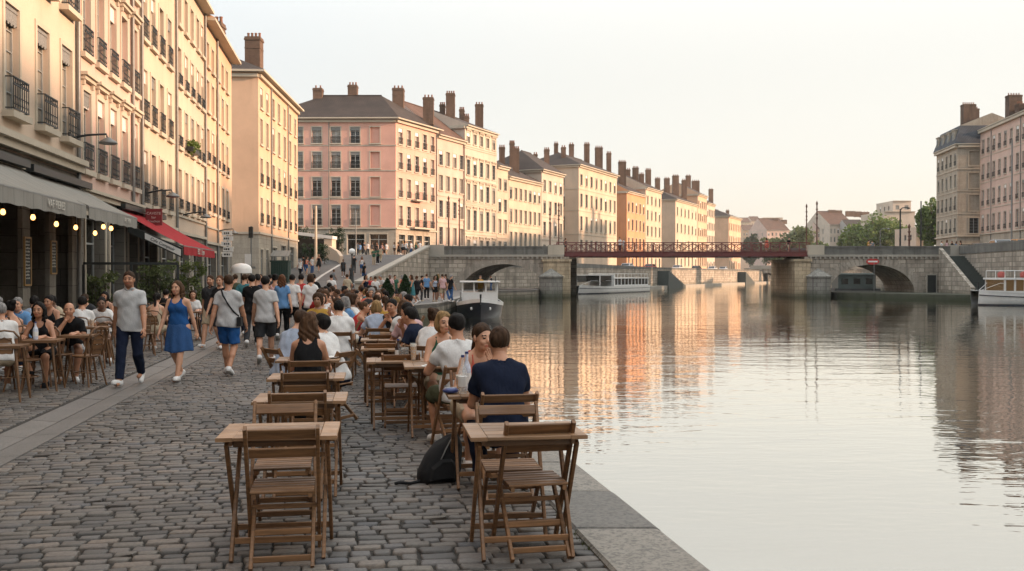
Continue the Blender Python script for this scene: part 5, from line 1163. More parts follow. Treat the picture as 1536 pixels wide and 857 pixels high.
bamboo(228, 32.5, 44, 398, 'tall bamboo clump behind the glass screen beneath the red awning edge')
bamboo(276, 33.2, 46, 394, 'tall feathery bamboo below the front of the red awning')
# ================================================================== people
def nets(D, o, h):
    """surface nets: zero surface of the grid D (origin o, step h) as verts and quads"""
    I = D < 0; nx, ny, nz = D.shape
    c = [I[:-1,:-1,:-1], I[1:,:-1,:-1], I[:-1,1:,:-1], I[1:,1:,:-1], I[:-1,:-1,1:], I[1:,:-1,1:], I[:-1,1:,1:], I[1:,1:,1:]]
    s = sum(x.astype(np.int8) for x in c); idx = np.argwhere((s > 0) & (s < 8))
    if len(idx) == 0: return np.zeros((0, 3)), []
    off = np.array([(i & 1, (i >> 1) & 1, i >> 2) for i in range(8)])
    val = np.stack([D[idx[:,0]+a, idx[:,1]+b, idx[:,2]+d] for a, b, d in off], 1)
    acc = np.zeros((len(idx), 3)); cnt = np.zeros(len(idx))
    for a, b in ((0,1),(2,3),(4,5),(6,7),(0,2),(1,3),(4,6),(5,7),(0,4),(1,5),(2,6),(3,7)):
        va, vb = val[:,a], val[:,b]; m = (va < 0) != (vb < 0); t = np.where(m, va/np.where(m, va-vb, 1), 0)
        p = off[a] + (off[b]-off[a])*t[:,None]; acc += p*m[:,None]; cnt += m
    V = (idx + acc/cnt[:,None])*h + o
    mp = -np.ones((nx, ny, nz), int); mp[idx[:,0], idx[:,1], idx[:,2]] = np.arange(len(idx)); Q = []
    for ax in range(3):
        A = np.take(I, range(D.shape[ax]-1), ax); B = np.take(I, range(1, D.shape[ax]), ax); e = np.argwhere(A != B)
        u, v = (ax+1) % 3, (ax+2) % 3; e = e[(e[:,u] > 0) & (e[:,v] > 0)]
        if len(e) == 0: continue
        du, dv = np.eye(3, dtype=int)[u], np.eye(3, dtype=int)[v]
        q = np.stack([mp[tuple((e-du-dv).T)], mp[tuple((e-dv).T)], mp[tuple(e.T)], mp[tuple((e-du).T)]], 1)
        fl = ~A[tuple(e.T)]; q[fl] = q[fl][:, ::-1]; Q.append(q[(q >= 0).all(1)])
    return V, np.concatenate(Q)
def grid_pts(lo, hi, h):
    lo = np.array(lo, float); n = np.ceil((np.array(hi)-lo)/h).astype(int)+1
    X = np.stack(np.meshgrid(*[lo[i]+h*np.arange(n[i]) for i in range(3)], indexing='ij'), -1); return X, lo
A3 = lambda v: np.array(v, float)
def cap(P, a, b, ra, rb=None):
    rb = ra if rb is None else rb; a, b = A3(a), A3(b); ab = b-a; t = np.clip(((P-a)@ab)/max(1e-9, ab@ab), 0, 1)
    return np.linalg.norm(P-a-t[...,None]*ab, axis=-1)-(ra+(rb-ra)*t)
def ell(P, c, r, Rm=None):
    p = P-A3(c)
    if Rm is not None: p = p@Rm
    r = A3(r); k0 = np.linalg.norm(p/r, axis=-1); k1 = np.linalg.norm(p/r**2, axis=-1); return k0*(k0-1)/np.maximum(k1, 1e-9)
def smin(a, b, k): h = np.clip(.5+.5*(b-a)/k, 0, 1); return b+(a-b)*h-k*h*(1-h)
def smax(a, b, k): return -smin(-a, -b, k)
def su(ds, k):
    d = ds[0]
    for x in ds[1:]: d = smin(d, x, k)
    return d
def rot(ax, deg):
    a = math.radians(deg); c, s = math.cos(a), math.sin(a)
    return {'x': np.array([[1,0,0],[0,c,-s],[0,s,c]]), 'y': np.array([[c,0,s],[0,1,0],[-s,0,c]]), 'z': np.array([[c,-s,0],[s,c,0],[0,0,1]])}[ax]
def ik(a, t, l1, l2, hint):
    a, t, hint = A3(a), A3(t), A3(hint); d = t-a; L = np.linalg.norm(d); n = d/max(L, 1e-6); L = min(L, (l1+l2)*.999); t = a+n*L
    x = (l1*l1-l2*l2+L*L)/(2*L); y = math.sqrt(max(0, l1*l1-x*x)); p = hint-n*(hint@n); p = p/max(1e-6, np.linalg.norm(p)); return a+n*x+p*y, t
def folds(P, k, amp): x, y, z = P[...,0], P[...,1], P[...,2]; return amp*(np.sin(23*x+17*z+k)*np.sin(19*y-13*z+2*k)+.6*np.sin(41*z+9*x*math.cos(k)*3+k*3)*np.sin(31*x+5*k))
def add_mats(me, mats):
    for m in mats: me.materials.append(m)
def np_mesh(name, parts, mats):
    """parts: (verts, quads, material index or array)"""
    V = []; Fq = []; M = []; b = 0
    for v, q, m in parts:
        V.append(v); Fq.append(np.asarray(q)+b); M.append(np.full(len(q), m) if np.isscalar(m) else m); b += len(v)
    V = np.concatenate(V); Fq = np.concatenate(Fq); M = np.concatenate(M).astype(np.int32)
    me = bpy.data.meshes.new(name); me.vertices.add(len(V)); me.vertices.foreach_set('co', V.astype(np.float32).ravel()); me.loops.add(len(Fq)*4); me.loops.foreach_set('vertex_index', Fq.astype(np.int32).ravel())
    me.polygons.add(len(Fq)); me.polygons.foreach_set('loop_start', np.arange(0, len(Fq)*4, 4, dtype=np.int32)); me.polygons.foreach_set('loop_total', np.full(len(Fq), 4, np.int32))
    add_mats(me, mats); me.polygons.foreach_set('material_index', M); me.polygons.foreach_set('use_smooth', np.ones(len(Fq), bool)); me.update(calc_edges=True); me.validate(); return me
def skin_mat():
    m, nt, b = NM('skin'); oi = N(nt, 'ShaderNodeObjectInfo'); n = noise(nt, obc(nt), 9, 4); sc = N(nt, 'ShaderNodeVectorMath', operation='SCALE'); nt.links.new(oi.outputs['Color'], sc.inputs[0]); nt.links.new(ramp(nt, n, .3, .7, .86, 1.1), sc.inputs['Scale'])
    nt.links.new(sc.outputs[0], b.inputs['Base Color']); b.inputs['Roughness'].default_value = .5; b.inputs['Subsurface Weight'].default_value = 0; return m
def tint_mat(name, mul, rough=.5):
    m, nt, b = NM(name); oi = N(nt, 'ShaderNodeObjectInfo'); nt.links.new(mixc(nt, 1.0, oi.outputs['Color'], mul, 'MULTIPLY'), b.inputs['Base Color']); b.inputs['Roughness'].default_value = rough; n = noise(nt, obc(nt), 30); nt.links.new(ramp(nt, n, 0, 1, rough-.1, rough+.1), b.inputs['Roughness']); return m
M_SKIN = skin_mat(); M_LIP = tint_mat('lips', (.75, .42, .40)); M_EYE = simple('dark_eye', (.03, .022, .018), .2); M_BROW = simple('eyebrow', (.035, .022, .015), .8); M_BEARD = tint_mat('stubble', (.66, .6, .57), .8)
BODYM = [M_SKIN, M_LIP, M_EYE, M_BROW, M_BEARD]

POSES = {
 'walk': dict(hip=(0, 0, .905), an=((-.075, -.27, .165), (.075, .27, .10)), wr=((-.265, .20, .86), (.265, -.13, .84)), pitch=(32, -12), yaw=6),
 'walk2': dict(hip=(0, 0, .915), an=((-.07, .22, .095), (.07, -.24, .14)), wr=((-.27, -.10, .83), (.265, .17, .85)), pitch=(-8, 24), yaw=-5),
 'stand': dict(hip=(0, 0, .925), an=((-.10, .02, .08), (.10, -.03, .08)), wr=((-.27, .05, .83), (.25, .12, .92)), hipx=.01),
 'phone': dict(hip=(0, 0, .925), an=((-.09, .0, .08), (.09, .05, .08)), wr=((-.10, .30, 1.18), (.12, .31, 1.17)), hp=18),
 'sit': dict(sit=1, hip=(0, -.07, .525), an=((-.11, .33, .08), (.11, .36, .08)), wr=((-.13, .37, .775), (.14, .36, .775)), lean=8, hunch=12, el=((-.4, -.6, -1), (.4, -.6, -1)), flat=1),
 'sit_up': dict(sit=1, hip=(0, -.05, .525), an=((-.15, .26, .08), (.17, .15, .09)), wr=((-.2, .34, .775), (.16, .34, .775)), lean=1, hunch=7, el=((-.6, -.5, -.8), (.6, -.5, -.8)), flat=1),
 'sit_wide': dict(sit=1, hip=(0, -.05, .525), an=((-.17, .28, .08), (.2, .12, .09)), wr=((-.17, .38, .775), (.10, .34, .775)), lean=12, hunch=16, yaw=8, el=((-.6, -.4, -.7), (.6, -.4, -.7)), flat=1),
 'sit_chin': dict(sit=1, hip=(0, -.06, .525), an=((-.1, .34, .08), (.13, .2, .08)), wr=((-.12, .40, .775), (.05, .315, .95)), lean=14, hunch=16, el=((-.5, -.5, -.9), (.5, .4, -1)), flat=1, hp=-6),
 'sit_mouth': dict(sit=1, hip=(0, -.06, .525), an=((-.1, .34, .08), (.13, .2, .08)), wr=((-.075, .30, .93), (.14, .36, .775)), lean=12, hunch=14, el=((-.5, .4, -1), (.5, -.5, -.9)), flat=1),
 'sit_back': dict(sit=1, hip=(0, -.02, .525), an=((-.13, .40, .08), (.1, .30, .08)), wr=((-.13, .26, .66), (.13, .27, .66)), lean=-12, hunch=6, el=((-1, -.4, -.2), (1, -.4, -.2)), flat=1),
 'sit_cross': dict(sit=1, hip=(0, -.06, .525), an=((-.12, .22, .08), (.0, .50, .27)), wr=((-.14, .36, .775), (.16, .33, .775)), lean=8, hunch=12, el=((-.5, -.5, -.9), (.5, -.5, -.9)), flat=1, pitch=(0, -25)),
 'sit_hold': dict(sit=1, hip=(0, -.06, .525), an=((-.1, .3, .08), (.1, .34, .08)), wr=((-.05, .25, .92), (.07, .25, .92)), lean=8, hunch=12, el=((-.6, .1, -1), (.6, .1, -1)), flat=1),
 'sit_head': dict(sit=1, hip=(0, -.06, .525), an=((-.1, .3, .08), (.1, .34, .08)), wr=((-.13, .38, .775), (.06, .02, 1.34)), lean=6, hunch=10, el=((-1, -.3, -.4), (1, .6, .4)), flat=1),
}
def make_person(pose, sex='m', top='tee', bottom='trousers', hair='short', beard=0, h=.016, seed=0, head_yaw=0, head_pitch=0, build=1.0, shoe=True, bare_back=False):
    """builds one body mesh plus clothing meshes in the person's own frame; returns dict"""
    p = dict(POSES[pose]); S = lambda m, f: m if sex == 'm' else f
    hip = A3(p['hip']); R1 = rot('x', -p.get('lean', 3 if not p.get('sit') else 8)); R1 = R1 if not p.get('sit') else R1
    R2 = rot('z', p.get('yaw', 0))@rot('x', -(p.get('lean', 2)+p.get('hunch', 2)))
    W = hip+R1@A3((0, 0, .17)); nb = W+R2@A3((0, -.01, .345)); wS = S(.152, .136)*build
    sh = [W+R2@A3((s*wS, -.01, .272)) for s in (-1, 1)]
    RH = rot('z', p.get('yaw', 0)*.5+head_yaw)@rot('x', p.get('hp', 0)*-1 - p.get('hunch', 2)*.25 - head_pitch)
    HO = nb + R2@A3((0, .035, .055))
    hips = [hip+A3((s*.09, 0, -.005)) for s in (-1, 1)]
    legs, arms, feet, hands = [], [], [], []
    pit = p.get('pitch', (0, 0))
    for i, s in enumerate((-1, 1)):
        k, a = ik(hips[i], p['an'][i], .43, .415, (s*.18, 1, .25 if p.get('sit') else .0)); legs.append((hips[i], k, a)); feet.append((a, pit[i], s))
        e, w_ = ik(sh[i], p['wr'][i], .285, .25, p.get('el', ((-.5, -1, 0), (.5, -1, 0)))[i]); arms.append((sh[i], e, w_)); hands.append((e, w_, s))
    allp = np.array([x for l in legs+arms for x in l]+[nb, hip]); lo, hi = allp.min(0)-.17, allp.max(0)+.15; lo[2] = max(lo[2], -.02); lo[1] = min(lo[1], hip[1]-.24); lo[0] = min(lo[0], -.27); hi[0] = max(hi[0], .27)
    P, o = grid_pts(lo, hi, h); P = P.astype(np.float32); q1 = (P-hip.astype(np.float32))@R1.astype(np.float32); q2 = (P-W.astype(np.float32))@R2.astype(np.float32)
    b_ = build
    T = [ell(q1, (0, 0, .0), (S(.158, .170)*b_, .112*b_, .125)), ell(q1, (-.075, -.045, -.04), (.092,)*3), ell(q1, (.075, -.045, -.04), (.092,)*3), ell(q1, (0, .0, .13), (S(.15, .132)*b_, .105*b_*b_, .15)), ell(q2, (0, -.005, .165), (S(.162, .140)*b_, .112*b_, .19))]
    tor = su(T, .05); tor = smin(tor, cap(q2, (-wS+.05, -.012, .258), (wS-.05, -.012, .258), S(.066, .054)), .05)
    tor = smin(tor, cap(q2, (0, -.03, .33), (-wS*.62, -.02, .295), .05, .045), .035); tor = smin(tor, cap(q2, (0, -.03, .33), (wS*.62, -.02, .295), .05, .045), .035)
    if sex == 'f':
        for s in (-1, 1): tor = smin(tor, ell(q2, (s*.068, .075, .17), (.066, .06, .066)), .03)
    neck = cap(P, nb+R2@A3((0, -.015, -.03)), HO+RH@A3((0, -.03, .03)), S(.06, .05), S(.054, .046))
    ru, re, rw = S((.054, .041, .029), (.044, .035, .025)); rt, rk, ra = S((.088, .058, .040), (.09, .055, .036))
    ua = [cap(P, a[0], a[1], ru*b_, re) for a in arms]; fa = [cap(P, a[1], a[1]+(a[2]-a[1])*.35, re, re*.98) for a in arms]; fb_ = [cap(P, a[1]+(a[2]-a[1])*.3, a[2], re*.99, rw) for a in arms]
    th = [cap(P, l[0], l[1], rt*b_, rk) for l in legs]; sn = []
    for l in legs:
        ax = l[2]-l[1]; bk = np.cross(np.cross(ax, A3((0, -1, 0))), ax); bk = bk/max(1e-6, np.linalg.norm(bk)); m_ = l[1]+ax*.32+bk*.018; sn.append(smin(cap(P, l[1], l[2], rk*.92, ra), cap(P, l[1]+ax*.12+bk*.008, m_+ax*.12, .046, .05), .03))
    ft = [cap(P, f[0]+A3((0, -.03, -.03)), f[0]+A3((0, .13, -.05)), .035, .03) for f in feet]
    body = smin(tor, neck, .03)
    for i in (0, 1): body = smin(body, su([ua[i], fa[i], fb_[i]], .015), .028); body = smin(body, smin(th[i], sn[i], .02), .03); body = np.minimum(body, ft[i])
    V, Q = nets(body, o, h); parts = [(V, Q, 0)]
    # head, finer
    hh = h*.5; Ph, oh = grid_pts((-.105, -.135, -.10), (.105, .135, .245), hh)
    d = smin(ell(Ph, (0, -.015, .138), (.074, .094, .087)), ell(Ph, (0, .022, .088), (S(.064, .060), .070, .096)), .03); d = smin(d, ell(Ph, (0, .04, .03), (S(.046, .040), .044, .034)), .03)
    for s in (-1, 1):
        d = smax(d, -ell(Ph, (s*.032, .105, .113), (.017, .016, .013)), .012); d = smin(d, ell(Ph, (s*.031, .078, .112), (.0145,)*3), .004); d = smin(d, ell(Ph, (s*.075, -.008, .097), (.010, .020, .032), rot('z', s*-18)), .008)
        d = smin(d, ell(Ph, (s*.036, .07, .075), (.022, .02, .02)), .02)
    d = smin(d, cap(Ph, (0, .088, .115), (0, .108, .079), .007, .0125), .012); d = smin(d, cap(Ph, (-.016, .086, .045), (.016, .086, .045), .008), .01); d = smin(d, cap(Ph, (-.04, .078, .132), (.04, .078, .132), .008), .015)
    d = smin(d, cap(Ph, (0, -.025, .05), (0, -.05, -.07), S(.054, .046), S(.056, .048)), .03)
    V, Q = nets(d, oh, hh); C = V[Q].mean(1); M = np.zeros(len(Q), int)
    if beard: M[(C[:,2] < .068) & (C[:,1] > .018) & (C[:,2] > -.02)] = 4
    M[(np.abs(C[:,2]-.045) < .008) & (np.abs(C[:,0]) < .023) & (C[:,1] > .08)] = 1
    M[(np.abs(np.abs(C[:,0])-.031) < .0125) & (np.abs(C[:,2]-.112) < .0062) & (C[:,1] > .07)] = 2
    M[(np.abs(np.abs(C[:,0])-.032) < .02) & (np.abs(C[:,2]-.1325) < .0052) & (C[:,1] > .07)] = 3
    parts.append((V@RH.T+HO, Q, M))
    # hands
    for (e, w_, s) in hands:
        y = (w_-e)/np.linalg.norm(w_-e); th_h = A3((-s, .3, .35)) if p.get('flat') or pose == 'phone' else A3((-.15*s, 1, 0))
        if p.get('flat') and abs(y[2]) < .5: y = A3((y[0], y[1], min(y[2], -.05))); y /= np.linalg.norm(y)
        x = th_h-y*(th_h@y); x /= np.linalg.norm(x); z = np.cross(x, y)*(1 if s > 0 else -1)   # z = palm side
        hg = max(.0052, h*.34); Pg, og = grid_pts((-.055, -.05, -.05), (.075, .20, .085), hg); ds = []
        cu = .5 if not p.get('flat') else .28
        for fx, L, in ((.029, .070), (.010, .080), (-.010, .074), (-.028, .058)):
            ds.append(cap(Pg, (fx*.55, .0, 0), (fx, .088, 0), .0125, .0115))
            k1 = A3((fx*1.06, .088+L*.5*math.cos(cu*.6), L*.5*math.sin(cu*.6))); k2 = k1+A3((0, L*.5*math.cos(cu*2.0), L*.5*math.sin(cu*2.0)))
            ds.append(cap(Pg, (fx, .088, 0), k1, .0095, .0085)); ds.append(cap(Pg, k1, k2, .0085, .007))
        ds += [cap(Pg, (.018, .02, .004), (.046, .062, .018), .014, .0105), cap(Pg, (.046, .062, .018), (.050, .094, .026), .0102, .008), cap(Pg, (0, -.045, 0), (0, .02, 0), rw, rw*.95)]
        V, Q = nets(su(ds, .005), og, hg); Bm = np.stack([x, y, z], 1)
        if s < 0: pass
        V = V@Bm.T+w_; Q = np.asarray(Q)
        if np.linalg.det(Bm) < 0: Q = Q[:, ::-1]
        parts.append((V, Q, 0))
    out = {'body': np_mesh('person_body', parts, BODYM), 'kids': []}
    fz = folds(P, seed*1.7+.3, .0065)
    hem = -.10 if not p.get('sit') else -.075; nhole = cap(P, nb+R2@A3((0, -.01, -.02)), HO+RH@A3((0, -.02, .08)), S(.074, .078), .09)
    def emit(name, d, mat=None): 
        V, Q = nets(d, o, h)
        if len(V): out['kids'].append((name, np_mesh(name, [(V, Q, 0)], [mat or M_CLOTH])))
    arm_on = None
    if top in ('tee', 'polo', 'shirt'):
        qs = q1*np.array((1, 1.32, 1), np.float32); loose = smin(tor, cap(qs, (0, .008, -.25), (0, .0, .16), S(.186, .186)*b_, S(.146, .130)*b_), .05) if not p.get('sit') else smin(tor, ell(q1, (0, .01, .06), (S(.165, .155)*b_, .128*b_, .20)), .05)
        d = loose-.013
        for i in (0, 1):
            a = arms[i]; t = .62 if top != 'shirt' else .7; e = a[0]+(a[1]-a[0])*t; sl = cap(P, a[0], e+(a[1]-a[0])*.1, ru*b_+.010, re+.021); n_ = (a[1]-a[0])/np.linalg.norm(a[1]-a[0]); sl = np.maximum(sl, (P-e)@n_); d = smin(d, sl, .035)
        d = d+fz; d = np.maximum(d, -nhole); d = np.maximum(d, hem-q1[...,2]+.012*np.sin(9*P[...,0]+seed)); emit('shirt', d)
        if top in ('polo', 'shirt'):
            cdd = np.abs(cap(P, nb+R2@A3((0, -.015, -.01)), nb+R2@A3((0, .0, .035)), S(.072, .07)))-.006; cdd = np.maximum(cdd, -q2[...,2]+.315-.0); cdd = np.maximum(cdd, q2[...,2]-.385); cdd = np.maximum(cdd, (q2[...,1]-.055)); emit('collar', cdd)
    elif top in ('tank', 'dress', 'strap'):
        d = tor-.009+fz*.7
        for s in (-1, 1): d = np.maximum(d, -ell(q2, (s*(wS+.02), .0, .30), (.075, .13, .11)))
        d = np.maximum(d, -ell(q2, (0, .085, .36), (.085, .12, .115))); d = np.maximum(d, -ell(q2, (0, -.12, .36), (.08, .08, .11 if not bare_back else .2)))
        d = np.maximum(d, q2[...,2]-.345); d = np.maximum(d, hem-q1[...,2])
        if bare_back: d = np.maximum(d, -ell(q2, (0, -.14, .2), (.12, .09, .17)))
        if top == 'dress':
            emit('bodice', np.maximum(d, .055-q1[...,2]))
            zk = np.clip((.10-q1[...,2])/.48, 0, 1); rr = np.sqrt((q1[...,0]/1.0)**2+((q1[...,1]-.03*zk)/.82)**2); ang = np.arctan2(q1[...,1], q1[...,0]); sk = (rr-(.148+.10*np.sqrt(zk)+.012*zk*np.sin(9*ang+1)))*.85; sk = np.maximum(sk, q1[...,2]-.10); sk = np.maximum(sk, -.40-q1[...,2]+.015*np.sin(3*ang)); emit('skirt', sk)
        else: emit('top', d)
    if bottom in ('trousers', 'jeans', 'shorts', 'skirt'):
        base = su([T[0], T[1], T[2], T[3]], .05)-.008; d = np.maximum(base, q1[...,2]-.075)
        for i in (0, 1):
            l = legs[i]
            if bottom in ('trousers', 'jeans'):
                lg = np.minimum(cap(P, l[0], l[1], rt*b_+.012, rk+.016), cap(P, l[1], l[2]+(l[1]-l[2])*.06, rk+.014, ra+.020)); lg = smin(lg, sn[i]-.012, .02); n_ = (l[2]-l[1])/np.linalg.norm(l[2]-l[1]); lg = np.maximum(lg, (P-(l[2]+(l[1]-l[2])*.04))@n_)
            else:
                t = .88 if bottom == 'shorts' else .70; e = l[0]+(l[1]-l[0])*t; lg = cap(P, l[0], e, rt*b_+.016, rk+.036); n_ = (l[1]-l[0])/np.linalg.norm(l[1]-l[0]); lg = np.maximum(lg, (P-e)@n_)
            d = smin(d, lg, .03 if bottom != 'skirt' else .12)
        d = np.maximum(d+fz*.9, q1[...,2]-.07); emit({'trousers': 'trousers', 'jeans': 'jeans', 'shorts': 'shorts', 'skirt': 'skirt'}[bottom], d)
    if shoe:
        sp = []
        for (a, pt, s) in feet:
            hs = min(.012, h*.7); Pf, of = grid_pts((-.07, -.11, -.10), (.07, .24, .06), hs)
            d = smin(cap(Pf, (0, -.035, -.045), (s*.012, .145, -.055), .043, .038), cap(Pf, (0, -.02, -.03), (0, -.015, .01), .045, .043), .03); d = smin(d, ell(Pf, (s*.006, .07, -.035), (.043, .10, .035)), .02); d = smax(d, -.082-Pf[...,2], .006); d = np.maximum(d, Pf[...,2]-.012)
            V, Q = nets(d, of, hs); Rm = rot('z', s*-7)@rot('x', -pt); sp.append((V@Rm.T+a, Q, 0))
        for q_ in sp: out['kids'].append(('shoe', np_mesh('shoe', [q_], [M_CLOTH])))
    if hair != 'bald':
        hr = h*.62; Px, ox = grid_pts((-.14, -.22, -.37 if hair in ('long', 'pony') else -.03), (.14, .13, .29), hr)
        nz_ = .0035*np.sin(60*Px[...,0]+25*Px[...,1]+seed)*np.sin(48*Px[...,1]+20*Px[...,2])+.005*np.sin(27*Px[...,0]+2*seed)*np.sin(31*Px[...,1]+14*Px[...,2])+.002*np.sin(150*Px[...,0]+60*Px[...,2])*np.sin(130*Px[...,1])
        d = ell(Px, (0, -.017, .140), (.083, .104, .097))+nz_; a0 = A3((0, .083, .172)); nn = A3((0, .15, -.15)); nn /= np.linalg.norm(nn)
        if sex == 'f': nn = A3((0, .17, -.12)); nn /= np.linalg.norm(nn); a0 = A3((0, .075, .178))
        pl = (Px-a0)@nn; d = np.maximum(d, pl); d = np.maximum(d, -ell(Px, (0, .11, .10), (.062, .085, .085)))
        if sex == 'm': d = np.maximum(d, .02-Px[...,2])
        if hair == 'long':
            x = Px[...,0]; lo_ = np.maximum(ell(Px, (0, -.078, -.05), (.108, .060, .26)), -(.2+0*x)); lo_ = smin(lo_, cap(Px, (-.07, -.01, .13), (-.085, -.0, -.07), .026, .022), .03); lo_ = smin(lo_, cap(Px, (.07, -.01, .13), (.085, -.0, -.07), .026, .022), .03)
            lo_ = lo_+.006*np.sin(75*x+6*np.sin(18*Px[...,2]))+nz_; d = smin(d, lo_, .03); d = np.maximum(d, -ell(Px, (0, .10, .08), (.06, .09, .12)))
        if hair == 'bob': d = smin(d, np.maximum(ell(Px, (0, -.03, .08), (.098, .092, .10)), -ell(Px, (0, .10, .07), (.068, .12, .12)))+nz_, .02)
        if hair == 'pony': d = smin(d, cap(Px, (0, -.10, .17), (0, -.155, -.06), .034, .022)+nz_, .02)
        if hair == 'bun': d = smin(d, ell(Px, (0, -.105, .195), (.046,)*3)+nz_, .015)
        if hair == 'curly': d = ell(Px, (0, -.025, .145), (.105, .115, .115))+.010*np.sin(95*Px[...,0])*np.sin(95*Px[...,1])*np.sin(95*Px[...,2]); d = np.maximum(d, -ell(Px, (0, .125, .085), (.085, .11, .10)))
        V, Q = nets(d, ox, hr); 
        if len(V): out['kids'].append(('hair', np_mesh('hair', [(V@RH.T+HO, Q, 0)], [M_HAIR])))
    out['frames'] = dict(W=W, R2=R2, hip=hip, HO=HO, RH=RH, arms=arms, sh=sh)
    return out
SKINS = {'light': (.58, .315, .20), 'tan': (.46, .225, .13), 'olive': (.30, .16, .095), 'brown': (.19, .10, .06), 'dark': (.09, .05, .032)}
HAIRS = {'black': (.012, .010, .009), 'brown': (.045, .024, .013), 'auburn': (.095, .04, .018), 'blond': (.24, .15, .065), 'grey': (.22, .21, .20), 'chestnut': (.07, .036, .018)}
DYES = {'white': (.66, .65, .63), 'pale blue': (.36, .42, .52), 'navy': (.012, .017, .035), 'black': (.012, .012, .013), 'grey': (.19, .20, .205), 'light grey': (.46, .46, .455), 'blue': (.035, .09, .22), 'bright blue': (.02, .085, .25), 'green': (.03, .10, .06), 'olive': (.075, .085, .05), 'red': (.42, .04, .04), 'coral': (.55, .13, .09), 'pink': (.55, .36, .36), 'beige': (.42, .35, .25), 'charcoal': (.04, .042, .045), 'teal': (.05, .17, .19), 'sky blue': (.12, .25, .45), 'brown': (.10, .055, .03), 'mustard': (.40, .24, .05)}
COUNT = {}
def dress_up(o, skin, hair, cols):
    o.color = (*SKINS[skin], 1)
    for ch in KIDS.get(o.name, []):
        nm = ch.name.split('.')[0]
        if nm == 'hair': c = HAIRS[hair]
        elif nm == 'shoe': c = DYES[cols.get('shoe', 'white')]
        elif nm in ('trousers', 'jeans', 'shorts') or (nm == 'skirt' and 'skirt' not in cols): c = DYES[cols['bottom']]
        elif nm == 'skirt': c = DYES[cols['skirt']]
        else: c = DYES[cols['top']]
        ch.color = (*c, 1)
PCACHE = {}
def person(label, x, y, rz, pose, sex='m', top='tee', bottom='trousers', hairstyle='short', skin='light', hair='brown', cols=None, z=0.0, s=1.0, group=None, beard=0, h=.016, seed=0, hy=0, hp=0, build=1.0, proto=None, bare_back=False):
    cols = cols or {}; key = proto or (label,)
    if key in PCACHE: o = copy_tree(PCACHE[key][0])
    else:
        d = make_person(pose, sex, top, bottom, hairstyle, beard, h, seed, hy, hp, build, True, bare_back)
        o = inst('person', d['body']); PCACHE[key] = (o, d)
        for nm, me in d['kids']: inst(nm, me, o)
    o.location = (x, y, z); o.rotation_euler = (0, 0, rz); o.scale = (s, s, s); tag(o, label, 'person', group); dress_up(o, skin, hair, cols); return o, PCACHE[key][1]
CAM = PI                                                # facing the camera
def pperson(label, px, Y, rz, pose, *a, **k): return person(label, px_x(px, Y), Y, rz, pose, *a, **k)
HQ = .0125
# ------------------------------------------------------------------ walkers near the camera
G_W = None
o, _ = pperson('tall man in light grey polo shirt and dark navy jeans walking towards us', 195, 14.85, CAM+R(4), 'walk', 'm', 'polo', 'jeans', 'short', 'tan', 'brown', {'top': 'light grey', 'bottom': 'navy'}, h=HQ, s=1.03, beard=1, seed=1, build=1.06)
o, _ = pperson('smiling woman in a blue sleeveless dress and white trainers walking towards us', 268, 15.45, CAM-R(6), 'walk2', 'f', 'dress', None, 'long', 'light', 'chestnut', {'top': 'bright blue', 'skirt': 'blue'}, h=HQ, s=.935, seed=2, build=1.16)
strapman, sm_d = pperson('man in white T-shirt and bright blue shorts walking away with a crossbody strap', 342, 16.4, R(3), 'walk2', 'm', 'tee', 'shorts', 'short', 'tan', 'brown', {'top': 'light grey', 'bottom': 'bright blue'}, h=HQ, s=.99, seed=3, build=1.08)
pperson('man in pale grey T-shirt and dark grey shorts walking away in the lane', 398, 18.4, R(6), 'walk', 'm', 'tee', 'shorts', 'short', 'light', 'black', {'top': 'light grey', 'bottom': 'charcoal'}, h=HQ, s=.985, seed=4, build=1.02)
pperson('bearded man in dark waistcoat tones and beige shorts walking towards us by the plants', 317, 22.4, CAM-R(8), 'walk', 'm', 'shirt', 'shorts', 'short', 'light', 'brown', {'top': 'charcoal', 'bottom': 'beige'}, h=HQ, seed=5, beard=1, s=.99)
pperson('woman half hidden behind the strap man walking towards us', 331, 22.0, CAM, 'walk2', 'f', 'tee', 'shorts', 'pony', 'light', 'auburn', {'top': 'black', 'bottom': 'charcoal'}, seed=6, s=.98)
# crossbody bag of the strap man
f = sm_d['frames']; g = MB(); W_, R2_ = f['W'], f['R2']
pt = lambda x, y, z: tuple(W_ + R2_@A3((x, y, z)))
path = [(-.145, -.01, .385), (-.10, -.085, .375), (-.05, -.140, .27), (.04, -.142, .12), (.125, -.115, .0), (.19, -.03, -.08), (.14, .10, .02), (.0, .145, .14), (-.1, .10, .30), (-.145, -.01, .385)]
g.tube([pt(*q) for q in path], .014, n=6, cap=False); bag = empty('crossbody_bag', strapman.location, strapman.rotation_euler.z, 'small black bag on a diagonal strap across the white T-shirt man', 'bag')
g.build('strap', M_PACK, bag); g = MB(); c = pt(.215, -.03, -.17); g.add([(c[0]+sx*.035, c[1]+sy*.09, c[2]+sz*.08*(1 if sz < 0 else .9)) for sz in (-1, 1) for sx, sy in ((-1,-1),(1,-1),(1,1),(-1,1))], [(3,2,1,0),(4,5,6,7),(0,1,5,4),(1,2,6,5),(2,3,7,6),(3,0,4,7)]); g.build('pouch', M_PACK, bag); bag.scale = (.99,)*3
